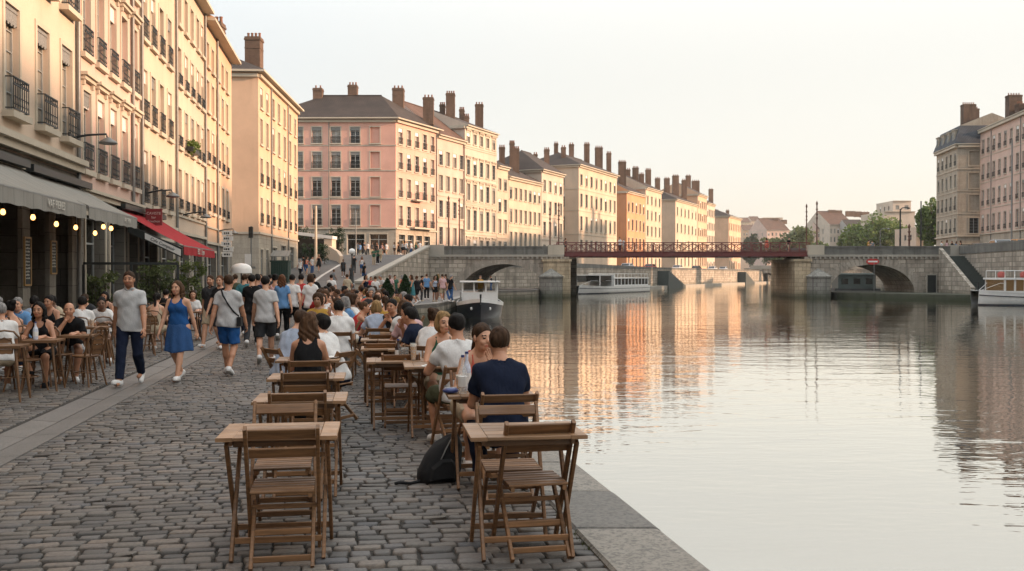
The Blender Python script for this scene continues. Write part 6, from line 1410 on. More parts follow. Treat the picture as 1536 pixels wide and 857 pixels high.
# walkers further up the lane: (label, px, Y, rz, pose, sex, top, bottom, hairstyle, skin, hair, cols)
for i, a in enumerate([
 ('man in black T-shirt walking away between the two pale T-shirts', 378, 22.5, 5, 'walk', 'm', 'tee', 'jeans', 'short', 'light', 'black', {'top': 'black', 'bottom': 'charcoal'}),
 ('man in teal blue T-shirt seen behind the black T-shirt', 366, 26.5, 0, 'walk2', 'm', 'tee', 'jeans', 'short', 'light', 'brown', {'top': 'teal', 'bottom': 'navy'}),
 ('man in navy T-shirt with black trousers walking away', 385, 23.8, -4, 'walk2', 'm', 'tee', 'trousers', 'short', 'tan', 'black', {'top': 'navy', 'bottom': 'black'}),
 ('woman with very long auburn hair and black trousers walking away', 423, 25.0, 4, 'walk', 'f', 'tee', 'trousers', 'long', 'light', 'auburn', {'top': 'sky blue', 'bottom': 'black'}),
 ('dark haired woman beside the auburn haired one', 412, 25.6, 8, 'walk2', 'f', 'tank', 'trousers', 'bun', 'tan', 'black', {'top': 'pink', 'bottom': 'navy'}),
 ('man in white T-shirt and black shorts strolling away beside the red rucksack', 438, 26.5, 0, 'walk', 'm', 'tee', 'shorts', 'short', 'light', 'black', {'top': 'white', 'bottom': 'black'}),
 ('person in a red top walking away in the lane', 451, 27.5, 0, 'walk2', 'm', 'tee', 'trousers', 'short', 'light', 'black', {'top': 'red', 'bottom': 'charcoal'}),
 ('person in white T-shirt with a bob haircut standing right of the red top', 466, 25.0, 20, 'stand', 'f', 'tee', 'trousers', 'bob', 'light', 'brown', {'top': 'white', 'bottom': 'charcoal'}),
 ('person in black top standing with the head bowed at the lane end', 470, 32.0, 10, 'stand', 'm', 'tee', 'trousers', 'short', 'tan', 'black', {'top': 'black', 'bottom': 'black'}),
 ('man in white shirt further off walking toward the ramp', 497, 46.0, 0, 'walk', 'm', 'tee', 'trousers', 'short', 'tan', 'black', {'top': 'white', 'bottom': 'black'}),
 ('man in pale shirt half way to the ramp, arms bent', 521, 52.0, 30, 'stand', 'm', 'tee', 'shorts', 'short', 'tan', 'brown', {'top': 'beige', 'bottom': 'navy'}),
 ('man in olive shirt walking away beyond the teal T-shirt', 352, 31.0, 0, 'walk2', 'm', 'tee', 'jeans', 'short', 'light', 'brown', {'top': 'olive', 'bottom': 'navy'}),
 ('woman in grey top walking away near the white parasol', 372, 34.0, 0, 'walk', 'f', 'tee', 'jeans', 'pony', 'light', 'brown', {'top': 'grey', 'bottom': 'navy'}),
 ('man in charcoal shirt deep in the lane before the traffic post', 405, 38.0, 0, 'walk', 'm', 'tee', 'jeans', 'short', 'light', 'black', {'top': 'charcoal', 'bottom': 'navy'}),
 ('woman in pink top deep in the lane', 392, 44.0, 180, 'walk2', 'f', 'tee', 'skirt', 'long', 'light', 'brown', {'top': 'pink', 'bottom': 'beige'})]):
    lb, px, Y, rz, pose, sex, top, bot, hs, sk, hr, co = a
    pperson(lb, px, Y, R(rz), pose, sex, top, bot, hs, sk, hr, co, seed=10+i, group='people strolling up the lane', proto=('lane', pose, sex, top, bot, hs), h=.018)
    PX = None
# red rucksack
# ------------------------------------------------------------------ seated people near
def seated(label, px, Y, rz, pose, **k): return pperson(label, px, Y, rz, pose, group='guests at the riverside tables', **k)
seated('woman with long brown hair in a black top sitting with her back to us', 462, 10.22, AW-R(2), 'sit', sex='f', top='tank', bottom='trousers', hairstyle='long', skin='tan', hair='chestnut', cols={'top': 'black', 'bottom': 'black'}, h=HQ, seed=21, hp=4)
seated('man in pale blue T-shirt and black trousers sitting at the table end by the lane', 433, 11.72, RZ-R(48), 'sit_wide', sex='m', top='tee', bottom='trousers', skin='light', hair='brown', cols={'top': 'pale blue', 'bottom': 'charcoal', 'shoe': 'black'}, h=HQ, seed=22, hp=8)
seated('man in white T-shirt leaning with his elbow on the table right of the long hair', 496, 11.3, RZ+R(52), 'sit_chin', sex='m', top='tee', bottom='jeans', skin='light', hair='black', cols={'top': 'white', 'bottom': 'navy'}, h=HQ, seed=23, hp=-20, hy=10)
seated('woman with auburn hair and brown top facing us behind the long haired woman', 475, 12.0, TO-R(10), 'sit_chin', sex='f', top='tee', bottom='jeans', hairstyle='bob', skin='light', hair='auburn', cols={'top': 'brown', 'bottom': 'navy'}, h=HQ, seed=24, hp=30)
seated('broad man in white shirt seen from behind in the left row further off', 508, 15.2, AW, 'sit', sex='m', top='tee', bottom='jeans', skin='light', hair='black', cols={'top': 'white', 'bottom': 'light grey'}, h=.014, seed=25, build=1.1)
seated('person in pale blue striped shirt with blond bob seen from behind in the middle row', 567, 16.3, AW, 'sit_wide', sex='f', top='tee', bottom='jeans', hairstyle='bob', skin='light', hair='blond', cols={'top': 'pale blue', 'bottom': 'navy'}, h=.014, seed=26, build=1.08)
seated('broad shouldered man in navy T-shirt with his back to us by the water', 752, 7.42, AW+R(2), 'sit', sex='m', top='tee', bottom='jeans', skin='tan', hair='brown', cols={'top': 'navy', 'bottom': 'navy'}, h=.011, seed=27, build=1.03)
seated('dark haired woman facing us with her hand at her mouth opposite the navy T-shirt', 714, 8.66, TO+R(12), 'sit_mouth', sex='f', top='tank', bottom='skirt', hairstyle='pony', skin='light', hair='brown', cols={'top': 'coral', 'bottom': 'beige'}, h=.011, seed=28, hy=12)
seated('man in white T-shirt and green shorts sitting sideways with his back to us', 686, 9.55, AW+R(10), 'sit_up', sex='m', top='tee', bottom='shorts', skin='tan', hair='black', cols={'top': 'white', 'bottom': 'olive'}, h=.012, seed=29, build=1.06, hy=8)
seated('blond woman in green sleeveless top facing the white T-shirt man', 663, 10.85, TO+R(4), 'sit', sex='f', top='tank', bottom='shorts', hairstyle='bob', skin='light', hair='blond', cols={'top': 'green', 'bottom': 'beige'}, h=HQ, seed=30, hy=14)
seated('person in pale pink shirt with tied hair leaning in behind the blond woman', 641, 12.3, RZ-R(40), 'sit_wide', sex='f', top='tee', bottom='shorts', hairstyle='bun', skin='light', hair='brown', cols={'top': 'white', 'bottom': 'white'}, h=HQ, seed=31)
seated('dark haired man in navy T-shirt turned to the left at the third water side table', 633, 13.2, RZ+R(62), 'sit_chin', sex='m', top='tee', bottom='shorts', skin='tan', hair='black', cols={'top': 'navy', 'bottom': 'charcoal'}, h=HQ, seed=32)
seated('man in pale pink T-shirt left of the navy one at the third water side table', 617, 14.1, RZ+R(30), 'sit_hold', sex='m', top='tee', bottom='jeans', skin='tan', hair='black', cols={'top': 'pink', 'bottom': 'navy'}, h=.014, seed=33)
seated('woman with long chestnut hair in a white top right of the man facing us', 607, 15.4, AW+R(10), 'sit', sex='f', top='tee', bottom='skirt', hairstyle='long', skin='tan', hair='chestnut', cols={'top': 'white', 'bottom': 'white'}, h=.014, seed=34)
seated('dark haired man facing us with raised hands in the third row by the water', 592, 16.4, TO-R(25), 'sit_hold', sex='m', top='tee', bottom='jeans', skin='tan', hair='black', cols={'top': 'charcoal', 'bottom': 'navy'}, h=.014, seed=35)
for (px, Y, rz, lb) in ((641, 12.3, RZ-R(40), 'folding chair under the person in pale pink with tied hair'), (633, 13.2, RZ+R(62), 'folding chair under the navy T-shirt man turned to the left'), (617, 14.1, RZ+R(30), 'folding chair under the man in pale pink'), (508, 15.2, AW, 'folding chair under the broad man in white in the left row'), (567, 16.3, AW, 'folding chair under the blond person in pale blue stripes'), (607, 15.4, AW+R(10), 'folding chair under the woman with chestnut hair and white top'), (592, 16.4, TO-R(25), 'folding chair under the man with raised hands')): fchair(px, Y, rz, lb)
ftable(506, 16.0, 'folding table in front of the broad man in white'); ftable(571, 17.0, 'folding table in front of the pale blue striped shirt'); ftable(622, 12.6, 'folding table between the pink shirt and the navy T-shirt by the water'); ftable(602, 16.0, 'folding table of the man with raised hands')
# dark jacket over the pale blue man's chair
# ------------------------------------------------------------------ left cafe terrace
GT = 'guests on the cafe terrace at the left'
TER = [
 ('man in white T-shirt cut by the left edge at the first terrace table', 2, 13.9, 35, 'sit', 'm', 'tee', 'shorts', 'short', 'tan', 'grey', {'top': 'white', 'bottom': 'beige'}, HQ),
 ('woman with bare back and dark bun near the left edge', 20, 15.2, 60, 'sit', 'f', 'strap', 'shorts', 'bun', 'tan', 'black', {'top': 'brown', 'bottom': 'charcoal'}, HQ),
 ('woman with long dark hair and black top sitting cross-legged facing us', 62, 14.7, 188, 'sit_cross', 'f', 'tank', 'shorts', 'long', 'tan', 'black', {'top': 'black', 'bottom': 'black', 'shoe': 'black'}, HQ),
 ('bald man in black T-shirt resting his chin on his hand', 105, 15.6, 200, 'sit_chin', 'm', 'tee', 'shorts', 'bald', 'tan', 'black', {'top': 'black', 'bottom': 'light grey'}, HQ),
 ('man in sky blue shirt facing us at the back of the first tables', 29, 17.4, 190, 'sit', 'm', 'shirt', 'jeans', 'short', 'light', 'grey', {'top': 'sky blue', 'bottom': 'navy'}, .016),
 ('person in pale blue shirt turned away behind the dark haired woman', 50, 18.6, 20, 'sit', 'm', 'tee', 'jeans', 'short', 'light', 'black', {'top': 'pale blue', 'bottom': 'navy'}, .016),
 ('woman in black strap top facing us behind the bald man', 78, 19.0, 175, 'sit', 'f', 'tank', 'jeans', 'bun', 'tan', 'black', {'top': 'black', 'bottom': 'navy'}, .016),
 ('man in beige shirt with short hair behind the black strap top', 90, 20.4, 150, 'sit_chin', 'm', 'tee', 'jeans', 'short', 'brown', 'black', {'top': 'beige', 'bottom': 'navy'}, .016),
 ('man in white shirt with back turned and dark hair on the terrace', 122, 18.2, 15, 'sit', 'm', 'tee', 'jeans', 'short', 'tan', 'black', {'top': 'white', 'bottom': 'charcoal'}, .016),
 ('man in grey shirt facing us by the glass screen', 131, 22.5, 185, 'sit_chin', 'm', 'tee', 'jeans', 'short', 'light', 'brown', {'top': 'charcoal', 'bottom': 'navy'}, .016),
 ('man in white T-shirt facing us left of the tall walking man', 152, 19.0, 195, 'sit_wide', 'm', 'tee', 'shorts', 'short', 'brown', 'black', {'top': 'white', 'bottom': 'charcoal'}, .016),
 ('woman in black facing us deep under the awning near the plants', 160, 23.5, 180, 'sit', 'f', 'tank', 'jeans', 'bob', 'tan', 'black', {'top': 'black', 'bottom': 'navy'}, .016),
 ('woman with bare shoulders and dark hair on a bentwood chair behind the walking couple', 233, 21.5, 5, 'sit', 'f', 'strap', 'skirt', 'pony', 'light', 'black', {'top': 'beige', 'bottom': 'beige'}, HQ),
 ('grey haired man at the far left under the awning', 3, 18.5, 150, 'sit', 'm', 'tee', 'jeans', 'short', 'light', 'grey', {'top': 'charcoal', 'bottom': 'navy'}, .016),
 ('woman in white blouse near the bamboo planter', 289, 25.5, 200, 'sit', 'f', 'tee', 'jeans', 'bob', 'light', 'brown', {'top': 'white', 'bottom': 'navy'}, .016),
 ('man in black at the table below the red awning', 248, 27.0, 10, 'sit', 'm', 'tee', 'jeans', 'short', 'light', 'black', {'top': 'black', 'bottom': 'navy'}, .016),
 ('man in teal at the table below the red awning', 262, 28.5, 190, 'sit_chin', 'm', 'tee', 'jeans', 'short', 'light', 'brown', {'top': 'teal', 'bottom': 'navy'}, .016),
 ('woman in pale top under the red awning close to the bamboo', 210, 26.5, 170, 'sit', 'f', 'tee', 'jeans', 'long', 'light', 'blond', {'top': 'beige', 'bottom': 'navy'}, .016),
 ('man in mustard shirt behind the tall walking man', 178, 25.0, 190, 'sit_wide', 'm', 'tee', 'jeans', 'short', 'tan', 'black', {'top': 'brown', 'bottom': 'navy'}, .016)]
for i, (lb, px, Y, rz, pose, sex, top, bot, hs, sk, hr, co, h_) in enumerate(TER):
    pperson(lb.replace('mustard', 'brown'), px, Y, R(rz), pose, sex=sex, top=top, bottom=bot, hairstyle=hs, skin=sk, hair=hr, cols=co, h=h_, seed=40+i, group=GT, bare_back=(top == 'strap'), proto=None if h_ < .015 else ('ter', pose, sex, top, bot, hs))
    short = {0: 'the man in white cut by the left edge', 1: 'the bare backed woman with the bun', 2: 'the cross-legged dark haired woman', 3: 'the bald man in black', 12: 'the bare shouldered woman behind the couple'}
    place('bc', px_x(px, Y), Y, R(rz), 'bentwood cafe chair under ' + short.get(i, 'the ' + ' '.join(lb.replace('mustard', 'brown').split()[:9])), 'chair', 'bentwood chairs on the cafe terrace')
for px, Y, rz, lb in ((8, 13.0, 12, 'wooden cafe table at the left edge nearest the camera'), (64, 14.12, 12, 'wooden cafe table with a bottle between dark haired woman and bald man'), (116, 15.2, 14, 'wooden cafe table in front of the bald man'), (52, 16.6, 10, 'wooden cafe table before the sky blue shirt'), (140, 17.6, 12, 'wooden cafe table left of the tall walking man'), (100, 19.4, 10, 'wooden cafe table before the black strap top'), (236, 22.3, 10, 'wooden cafe table behind the blue dress'), (255, 27.7, 10, 'wooden cafe table below the red awning'), (286, 24.8, 10, 'wooden cafe table by the bamboo planter'), (160, 22.6, 10, 'wooden cafe table deep by the glass screen')):
    place('bt', px_x(px, Y), Y, R(rz), lb, 'table', 'wooden cafe tables on the left terrace')
for px, Y, rz, lb in ((89, 14.95, -60, 'empty bentwood chair between dark haired woman and bald man'), (128, 14.7, 75, 'empty bentwood chair right of the bald man near the paving strip'), (38, 14.0, -100, 'empty bentwood chair at the nearest cafe table'), (216, 20.2, 25, 'empty bentwood chair just behind the tall walking man'), (148, 18.4, 40, 'empty bentwood chair left of the tall walking man')):
    place('bc', px_x(px, Y), Y, R(rz), lb, 'chair', 'bentwood chairs on the cafe terrace')
bottle((px_x(53, 14.1), 14.1, .752), 'pale water bottle on the table of the cross-legged woman', M_BOTTLE, .24)
beer((px_x(138, 17.5), 17.5, .752), 'amber glass on the cafe table left of the tall walking man', h=.15); beer((px_x(134, 17.6), 17.6, .752), 'second amber glass beside the first on that cafe table', h=.14)

# ------------------------------------------------------------------ crowd further along the quay
rnd = random.Random(21)
ORD = ['first', 'second', 'third', 'fourth', 'fifth', 'sixth', 'seventh', 'eighth', 'ninth', 'tenth', 'eleventh', 'twelfth', 'thirteenth', 'fourteenth', 'fifteenth', 'sixteenth']
PROTOS = [('sit', 'm', 'tee', 'jeans', 'short'), ('sit', 'f', 'tee', 'jeans', 'long'), ('sit_chin', 'm', 'tee', 'shorts', 'short'), ('sit_chin', 'f', 'tank', 'skirt', 'bun'), ('sit_wide', 'm', 'tee', 'jeans', 'short'), ('sit_back', 'f', 'tee', 'jeans', 'bob'), ('sit_hold', 'f', 'tank', 'jeans', 'pony'), ('sit_back', 'm', 'tee', 'shorts', 'curly'), ('sit_hold', 'm', 'tee', 'jeans', 'short')]
HS = {'short': 'short hair', 'long': 'long hair', 'bun': 'a bun', 'bob': 'a bob', 'pony': 'a ponytail', 'curly': 'curly hair', 'bald': 'a bald head'}
seen = {}
def crowd_person(x, y, rz, pr, where, group, z=0.0, h=.024, s=None):
    pose, sex, top, bot, hs = pr; sk = rnd.choice(['light', 'light', 'tan', 'tan', 'olive', 'brown']); hr = rnd.choice(['black', 'black', 'brown', 'brown', 'chestnut', 'auburn', 'blond', 'grey'])
    tc = rnd.choice(['white', 'white', 'white', 'pale blue', 'navy', 'black', 'black', 'charcoal', 'grey', 'pink', 'coral', 'red', 'beige', 'green', 'teal', 'light grey', 'mustard', 'sky blue']); bc = rnd.choice(['navy', 'black', 'charcoal', 'beige', 'blue'])
    w_ = 'man' if sex == 'm' else 'woman'; lb = f'{w_} with {hr} {HS[hs].replace("a ", "")}, {tc} {"T-shirt" if top == "tee" else "vest"}, {where}'
    if len(lb.split()) > 16: lb = f'{w_} with {hr} hair, {tc} top, {where}'
    if len(lb.split()) > 16: lb = f'{w_} in {tc} {where}'
    person(lb, x, y, rz, pose, sex, top, bot, hs, sk, hr, {'top': tc, 'bottom': bc, 'shoe': rnd.choice(['white', 'black', 'beige'])}, z=z, s=s or rnd.uniform(.94, 1.03), group=group, h=h, proto=('crowd',)+pr, seed=3)
GC = 'crowd at the tables further along the quay'
ROWS = [('lane side', lambda Y: edge_x(Y)-2.5, 17.9), ('water side', lambda Y: edge_x(Y)-1.2, 18.6)]
ti = 0
for rn, fx, Ys_ in ROWS:
    Y = Ys_; k = 4
    while Y < 45 and k < 16:
        x = fx(Y)+rnd.uniform(-.12, .12); nm = f'at the {ORD[k]} {rn} table'
        place('ft', x, Y, RZ, f'folding table among the crowd, {ORD[k]} of the {rn} row', 'table', G_FT)
        sides = [('facing us', 0.0, .52, PI), ('with back to us', 0.0, -.52, 0.0)] + ([('on the lane side', -.58, 0.0, -PI/2)] if rnd.random() < .75 and (Y > 30 or rn[0] == 'w') else []) + ([('on the river side', .58, 0.0, PI/2)] if rnd.random() < .7 else [])
        for sd_, dx, dy, a in sides:
            if rnd.random() < .12: continue
            c, s_ = math.cos(RZ), math.sin(RZ); X_, Y_ = x+dx*c-dy*s_, Y+dx*s_+dy*c
            place('fc', X_, Y_, RZ+a, f'folding chair {sd_} {nm}', 'chair', G_FC)
            crowd_person(X_, Y_, RZ+a+rnd.uniform(-.3, .3), rnd.choice(PROTOS), f'{sd_} {nm}', GC)
        Y += rnd.uniform(1.7, 2.0); k += 1
STAND = [('stand', 'm', 'tee', 'jeans', 'short'), ('stand', 'f', 'tank', 'skirt', 'long'), ('walk', 'm', 'tee', 'shorts', 'short'), ('walk2', 'f', 'tee', 'jeans', 'pony'), ('phone', 'm', 'tee', 'jeans', 'short'), ('walk', 'f', 'dress', None, 'long')]
def crowd_person2(x, y, rz, where, group, z=0.0, sitp=False):
    pr = rnd.choice(PROTOS if sitp else STAND)
    if pr[2] == 'dress':
        hr = rnd.choice(['black', 'brown', 'blond']); tc = rnd.choice(['white', 'coral', 'teal', 'black']); person(f'woman in a {tc} dress, {hr} hair, {where}', x, y, rz, 'walk', 'f', 'dress', None, 'long', 'tan', hr, {'top': tc, 'skirt': tc}, z=z, group=group, h=.024, proto=('crowd',)+pr, seed=3)
    else: crowd_person(x, y, rz, pr, where, group, z)
# people on the lower quay before the arch
LQP = [(585, 55, 'behind the left cypress tub'), (592, 60, 'between the two cypress tubs'), (618, 56, 'just right of the pointed cypress'), (626, 58, 'standing by the quay edge near the cypress'), (632, 62, 'farther along the quay wall from the cypress'), (640, 66, 'below the ramp wall corner'), (652, 61, 'near the moored boat rail'), (658, 72, 'left of the dark shrub below the bridge'), (664, 61, 'close to the wheelhouse boat'), (669, 64, 'next to the dark shrub below the bridge'), (676, 60, 'right beside the bow of the moored boat'), (563, 50, 'where the terrace meets the lower quay'), (572, 52, 'a step before the left cypress tub'), (548, 54, 'at the crowd edge under the ramp wall'), (556, 60, 'in front of the lowest part of the ramp wall'), (603, 70, 'at the foot of the ramp wall'), (737, 104, 'on the ledge under the arch')]
for px, Y, wh in LQP: crowd_person2(px_x(px, Y), Y, rnd.uniform(0, 6.28), wh, 'people on the lower quay by the bridge', -.02 if Y < 76 else -.08)
# ramp and upper street
RP = [(527, 82, 'at the lamp post low on the ramp'), (531, 92, 'half way up the ramp behind the lamp'), (543, 90, 'walking on the ramp right of the lamp'), (546, 84, 'low on the ramp near the wall'), (561, 100, 'high on the ramp beside the wall'), (567, 101, 'next to another walker high beside the ramp wall'), (571, 103, 'highest walker beside the ramp wall'), (500, 78, 'at the bottom of the ramp road'), (515, 88, 'in the middle of the ramp road'), (460, 90, 'on the ramp pavement by the hedge'), (468, 91, 'on the ramp pavement near the tall pole'), (450, 88, 'on the ramp pavement at the house corner'), (478, 93, 'on the ramp pavement right of the tall pole'), (456, 92, 'leaning by the parked bicycles')]
for px, Y, wh in RP: crowd_person2(px_x(px, Y), Y, rnd.uniform(0, 6.28), wh, 'walkers on the ramp street', ramp_z(Y)+.01)
GP = [(540, 'before the left shop window of the pink house'), (546, 'left of the middle shop window of the pink house'), (552, 'under the middle shop window of the pink house'), (558, 'right of the middle shop window of the pink house'), (566, 'before the corner shop of the pink house'), (573, 'near the corner pillar of the pink house'), (580, 'at the corner pillar of the pink house'), (592, 'just round the corner of the pink house'), (598, 'by the first side window of the pink house'), (604, 'at the second side window of the pink house'), (610, 'at the third side window of the pink house'), (617, 'at the fourth side window of the pink house'), (624, 'near the top of the ramp wall'), (630, 'leaning at the top end of the ramp wall'), (536, 'left of the shops on the pink house front'), (607, 'behind the parapet by the terrace of the pink house')]
for px, wh in GP: Y = rnd.uniform(117, 121.8) if px < 592 else rnd.uniform(114.5, 119); crowd_person2(px_x(px, Y), Y, rnd.uniform(0, 6.28), wh, 'people before the pink corner house', DECK+.0)
for px, Y, wh in ((930, 113.5, 'on the red span a third of the way across'), (935, 114, 'second walker on the red span a third of the way across'), (1150, 113.2, 'alone on the red span near the right pier'), (1183, 113, 'on the red span just before the right pier'), (1302, 113.5, 'above the crown of the right arch'), (1308, 114, 'right of the crown of the right arch'), (848, 113.6, 'at the left end of the red span'), (1420, 113.0, 'at the head of the right stairs'), (1428, 112.6, 'second from left at the head of the right stairs'), (1434, 114.5, 'third at the head of the right stairs'), (1412, 116, 'left of the head of the right stairs'), (1441, 113.5, 'rightmost at the head of the right stairs')):
    crowd_person2(px_x(px, Y), Y, rnd.uniform(0, 6.28), wh, 'people crossing the bridge', 4.33 if px < 1205 else DECK)

# ------------------------------------------------------------------ topiary, trees
def cypress(px, Y, hpx, wpx, label):
    p = at(px, HOR, Y); h = hpx/F*Y; wd = wpx/F*Y/2; o = empty('potted_cypress', (p.x, p.y, 0), 0, label, 'shrub', 'clipped cypress cones on the quay'); rnd = random.Random(px)
    g = MB(); g.lathe([(.02, .5), (.05, .5)], n=6); g.tube([(0, 0, .4), (0, 0, h*.8)], .04, n=6); g.build('trunk', M_BARK, o); g = MB()
    n = 1500
    for _ in range(n):
        t = rnd.random()**.8; z = .55+(h-.55)*t; prof = math.sin(min(1, (1-t)*1.25)*PI/2)**.9*(1 if t > .12 else .75+t*2); r = wd*prof*rnd.uniform(.75, 1.06); a = rnd.uniform(0, 6.28); c = Vector((r*math.cos(a), r*math.sin(a), z)); leaves(g, c, (.03, .03, .03), 1, .15, rnd, .6)
    g.build('foliage', M_LEAFD, o); g = MB(); g.lathe([(wd*.55, 0), (wd*.7, .5), (wd*.74, .52), (wd*.74, .56), (wd*.5, .56)], n=12); g.build('tub', simple('terracotta_tub', (.22, .10, .06), .8), o)
cypress(581, 50, 42, 17, 'rounded dark cypress in a tub, left one of the quay pair'); cypress(608, 52, 46, 16, 'pointed dark cypress in a tub right of the rounded one'); cypress(596, 62, 18, 8, 'tiny cypress cone between the two larger ones'); cypress(655, 66, 36, 8, 'slim dark shrub below the bridge abutment')
def tree(px, Y, zb, ytop, wpx, label, mat=None, seed=0, n=60, lf=.45, per=60, dens=1.0):
    p = at(px, HOR, Y); h = EYE-(ytop-HOR)/F*Y-zb; wd = wpx/F*Y/2; rnd = random.Random(seed*7+px); o = empty('broadleaf_tree', (p.x, p.y, zb), 0, label, 'tree', 'trees beyond the bridge')
    g = MB(); g.tube([(0, 0, -.2), (.1, 0, h*.3), (.0, .1, h*.55), (.1, 0, h*.8)], [.035*h, .028*h, .018*h, .006*h], n=8)
    for i in range(9):
        a = i*2.4; z0 = h*(.3+.05*i); g.tube([(0, 0, z0), (wd*.35*math.cos(a), wd*.35*math.sin(a), z0+h*.1), (wd*.75*math.cos(a), wd*.75*math.sin(a), z0+h*.22)], [.014*h, .009*h, .003*h], n=5)
    g.build('trunk', M_BARK, o); g = MB()
    for i in range(n):
        v = Vector((rnd.gauss(0, 1), rnd.gauss(0, 1), rnd.gauss(0, 1))).normalized()*(rnd.uniform(.45, .92)); c = (v.x*wd*.86, v.y*wd*.86, h*.60+v.z*h*.36); k = rnd.uniform(.16, .30); leaves(g, c, (wd*k, wd*k, h*k*.42), per, lf, rnd, 0, .35)
    g.build('crown', mat or M_LEAF, o); return o
tree(1312, 300, 3, 318, 104, 'large bushy green tree left of the pale modern block', None, 1, 90, 1.0, 70)
tree(1274, 310, 3, 345, 40, 'smaller green tree at the left flank of the large bushy one', None, 2, 50, .9, 60)
tree(1196, 380, 2, 338, 74, 'low yellow green tree behind the right end of the red span', M_BAMBOO, 3, 70, 1.1, 60); tree(1160, 420, 2, 352, 60, 'hedge like tree under the distant red roof', M_BAMBOO, 4, 60, 1.2, 50)
tree(1228, 400, 2, 356, 30, 'small dark tree right of the twin bridge lamps', None, 5, 40, 1.0, 50)
tree(1397, 212, 3.5, 292, 48, 'tall dark green tree against the slate roofed corner house', M_LEAF, 6, 80, .75, 70)
tree(1128, 520, 2, 350, 34, 'dark tree at the foot of the distant hill', M_LEAFD, 7, 50, 1.5, 50); tree(1352, 290, 3, 335, 26, 'slim tree in front of the pale modern block', None, 8, 40, .9, 50)
# hedge at the upper street by F
def hedge(px0, px1, Y, zb, hgt, label):
    x0, x1 = px_x(px0, Y), px_x(px1, Y); o = empty('hedge', ((x0+x1)/2, Y, zb), 0, label, 'hedge'); wd = (x1-x0)/2; rnd = random.Random(px0); g = MB()
    for i in range(40): leaves(g, (rnd.uniform(-wd, wd), rnd.uniform(-.4, .4), rnd.uniform(.3, hgt)), (.35, .3, .3), 45, .16, rnd, 0, .2)
    g.build('foliage', M_LEAFD, o); g = MB(); 
    for i in range(6): x = -wd+2*wd*(i+.5)/6; g.tube([(x, 0, 0), (x, 0, hgt*.6)], .04, n=5)
    g.build('stem', M_BARK, o)
hedge(455, 490, 101, ramp_z(101), 2.0, 'dark hedge by the tall pale pole at the upper street'); hedge(490, 515, 116, DECK, 3.2, 'green shrubs in front of the pink house, left of the shops'); hedge(442, 468, 117, DECK, 3.4, 'green shrubs behind the white canopy near the peach corner house')
# white canopy and low curved wall
o = empty('street_canopy', (px_x(468, 108), 108, ramp_z(108)), R(-4), 'long pale canopy with dark glazing at the upper street corner', 'canopy'); g = MB()
for i in range(8):
    x0, x1 = -2.2+i*.6, -2.2+(i+1)*.6; z = lambda x: 2.7-.12*(x+2.2); g.add([(x0,-1,z(x0)),(x1,-1,z(x1)),(x1,1,z(x1)),(x0,1,z(x0)),(x0,-1,z(x0)+.35),(x1,-1,z(x1)+.35),(x1,1,z(x1)+.35),(x0,1,z(x0)+.35)], [(3,2,1,0),(4,5,6,7),(0,1,5,4),(2,3,7,6)]+([(0,4,7,3)] if i == 0 else [])+([(1,2,6,5)] if i == 7 else []))
g.build('roof', M_WHITE, o); g = MB(); g.box(-2.1, 1.6, -.8, -.75, 0, 2.15); g.build('glazing', M_SHOPGL, o); g = MB(); g.box(1.62, 2.5, -.9, .9, 0, 2.15); g.build('end_wall', M_IVORY, o)
g = MB(); wall_seg(g, [(px_x(492, 107), 107, ramp_z(107)+1.5), (px_x(505, 104.5), 104.5, ramp_z(104)+1.15), (px_x(510, 101), 101, ramp_z(101)+.85)], .35, 1.5); tag(g.build('low_wall', M_IVORY), 'low curved sunlit wall beside the ramp street', 'wall')
g = MB()
for a, b_ in ((100.5, 90), (90, 80)):
    A_, B_ = at(508-(100.5-a)*2.5, HOR, a), at(508-(100.5-b_)*2.5, HOR, b_); g.add([(A_.x, a, ramp_z(a)+.016), (A_.x+.28, a, ramp_z(a)+.016), (B_.x+.28, b_, ramp_z(b_)+.016), (B_.x, b_, ramp_z(b_)+.016)], [(3,2,1,0)])
tag(g.build('ramp_kerb_line', simple('white_road_line', (.5, .48, .44), .8)), kind='structure')

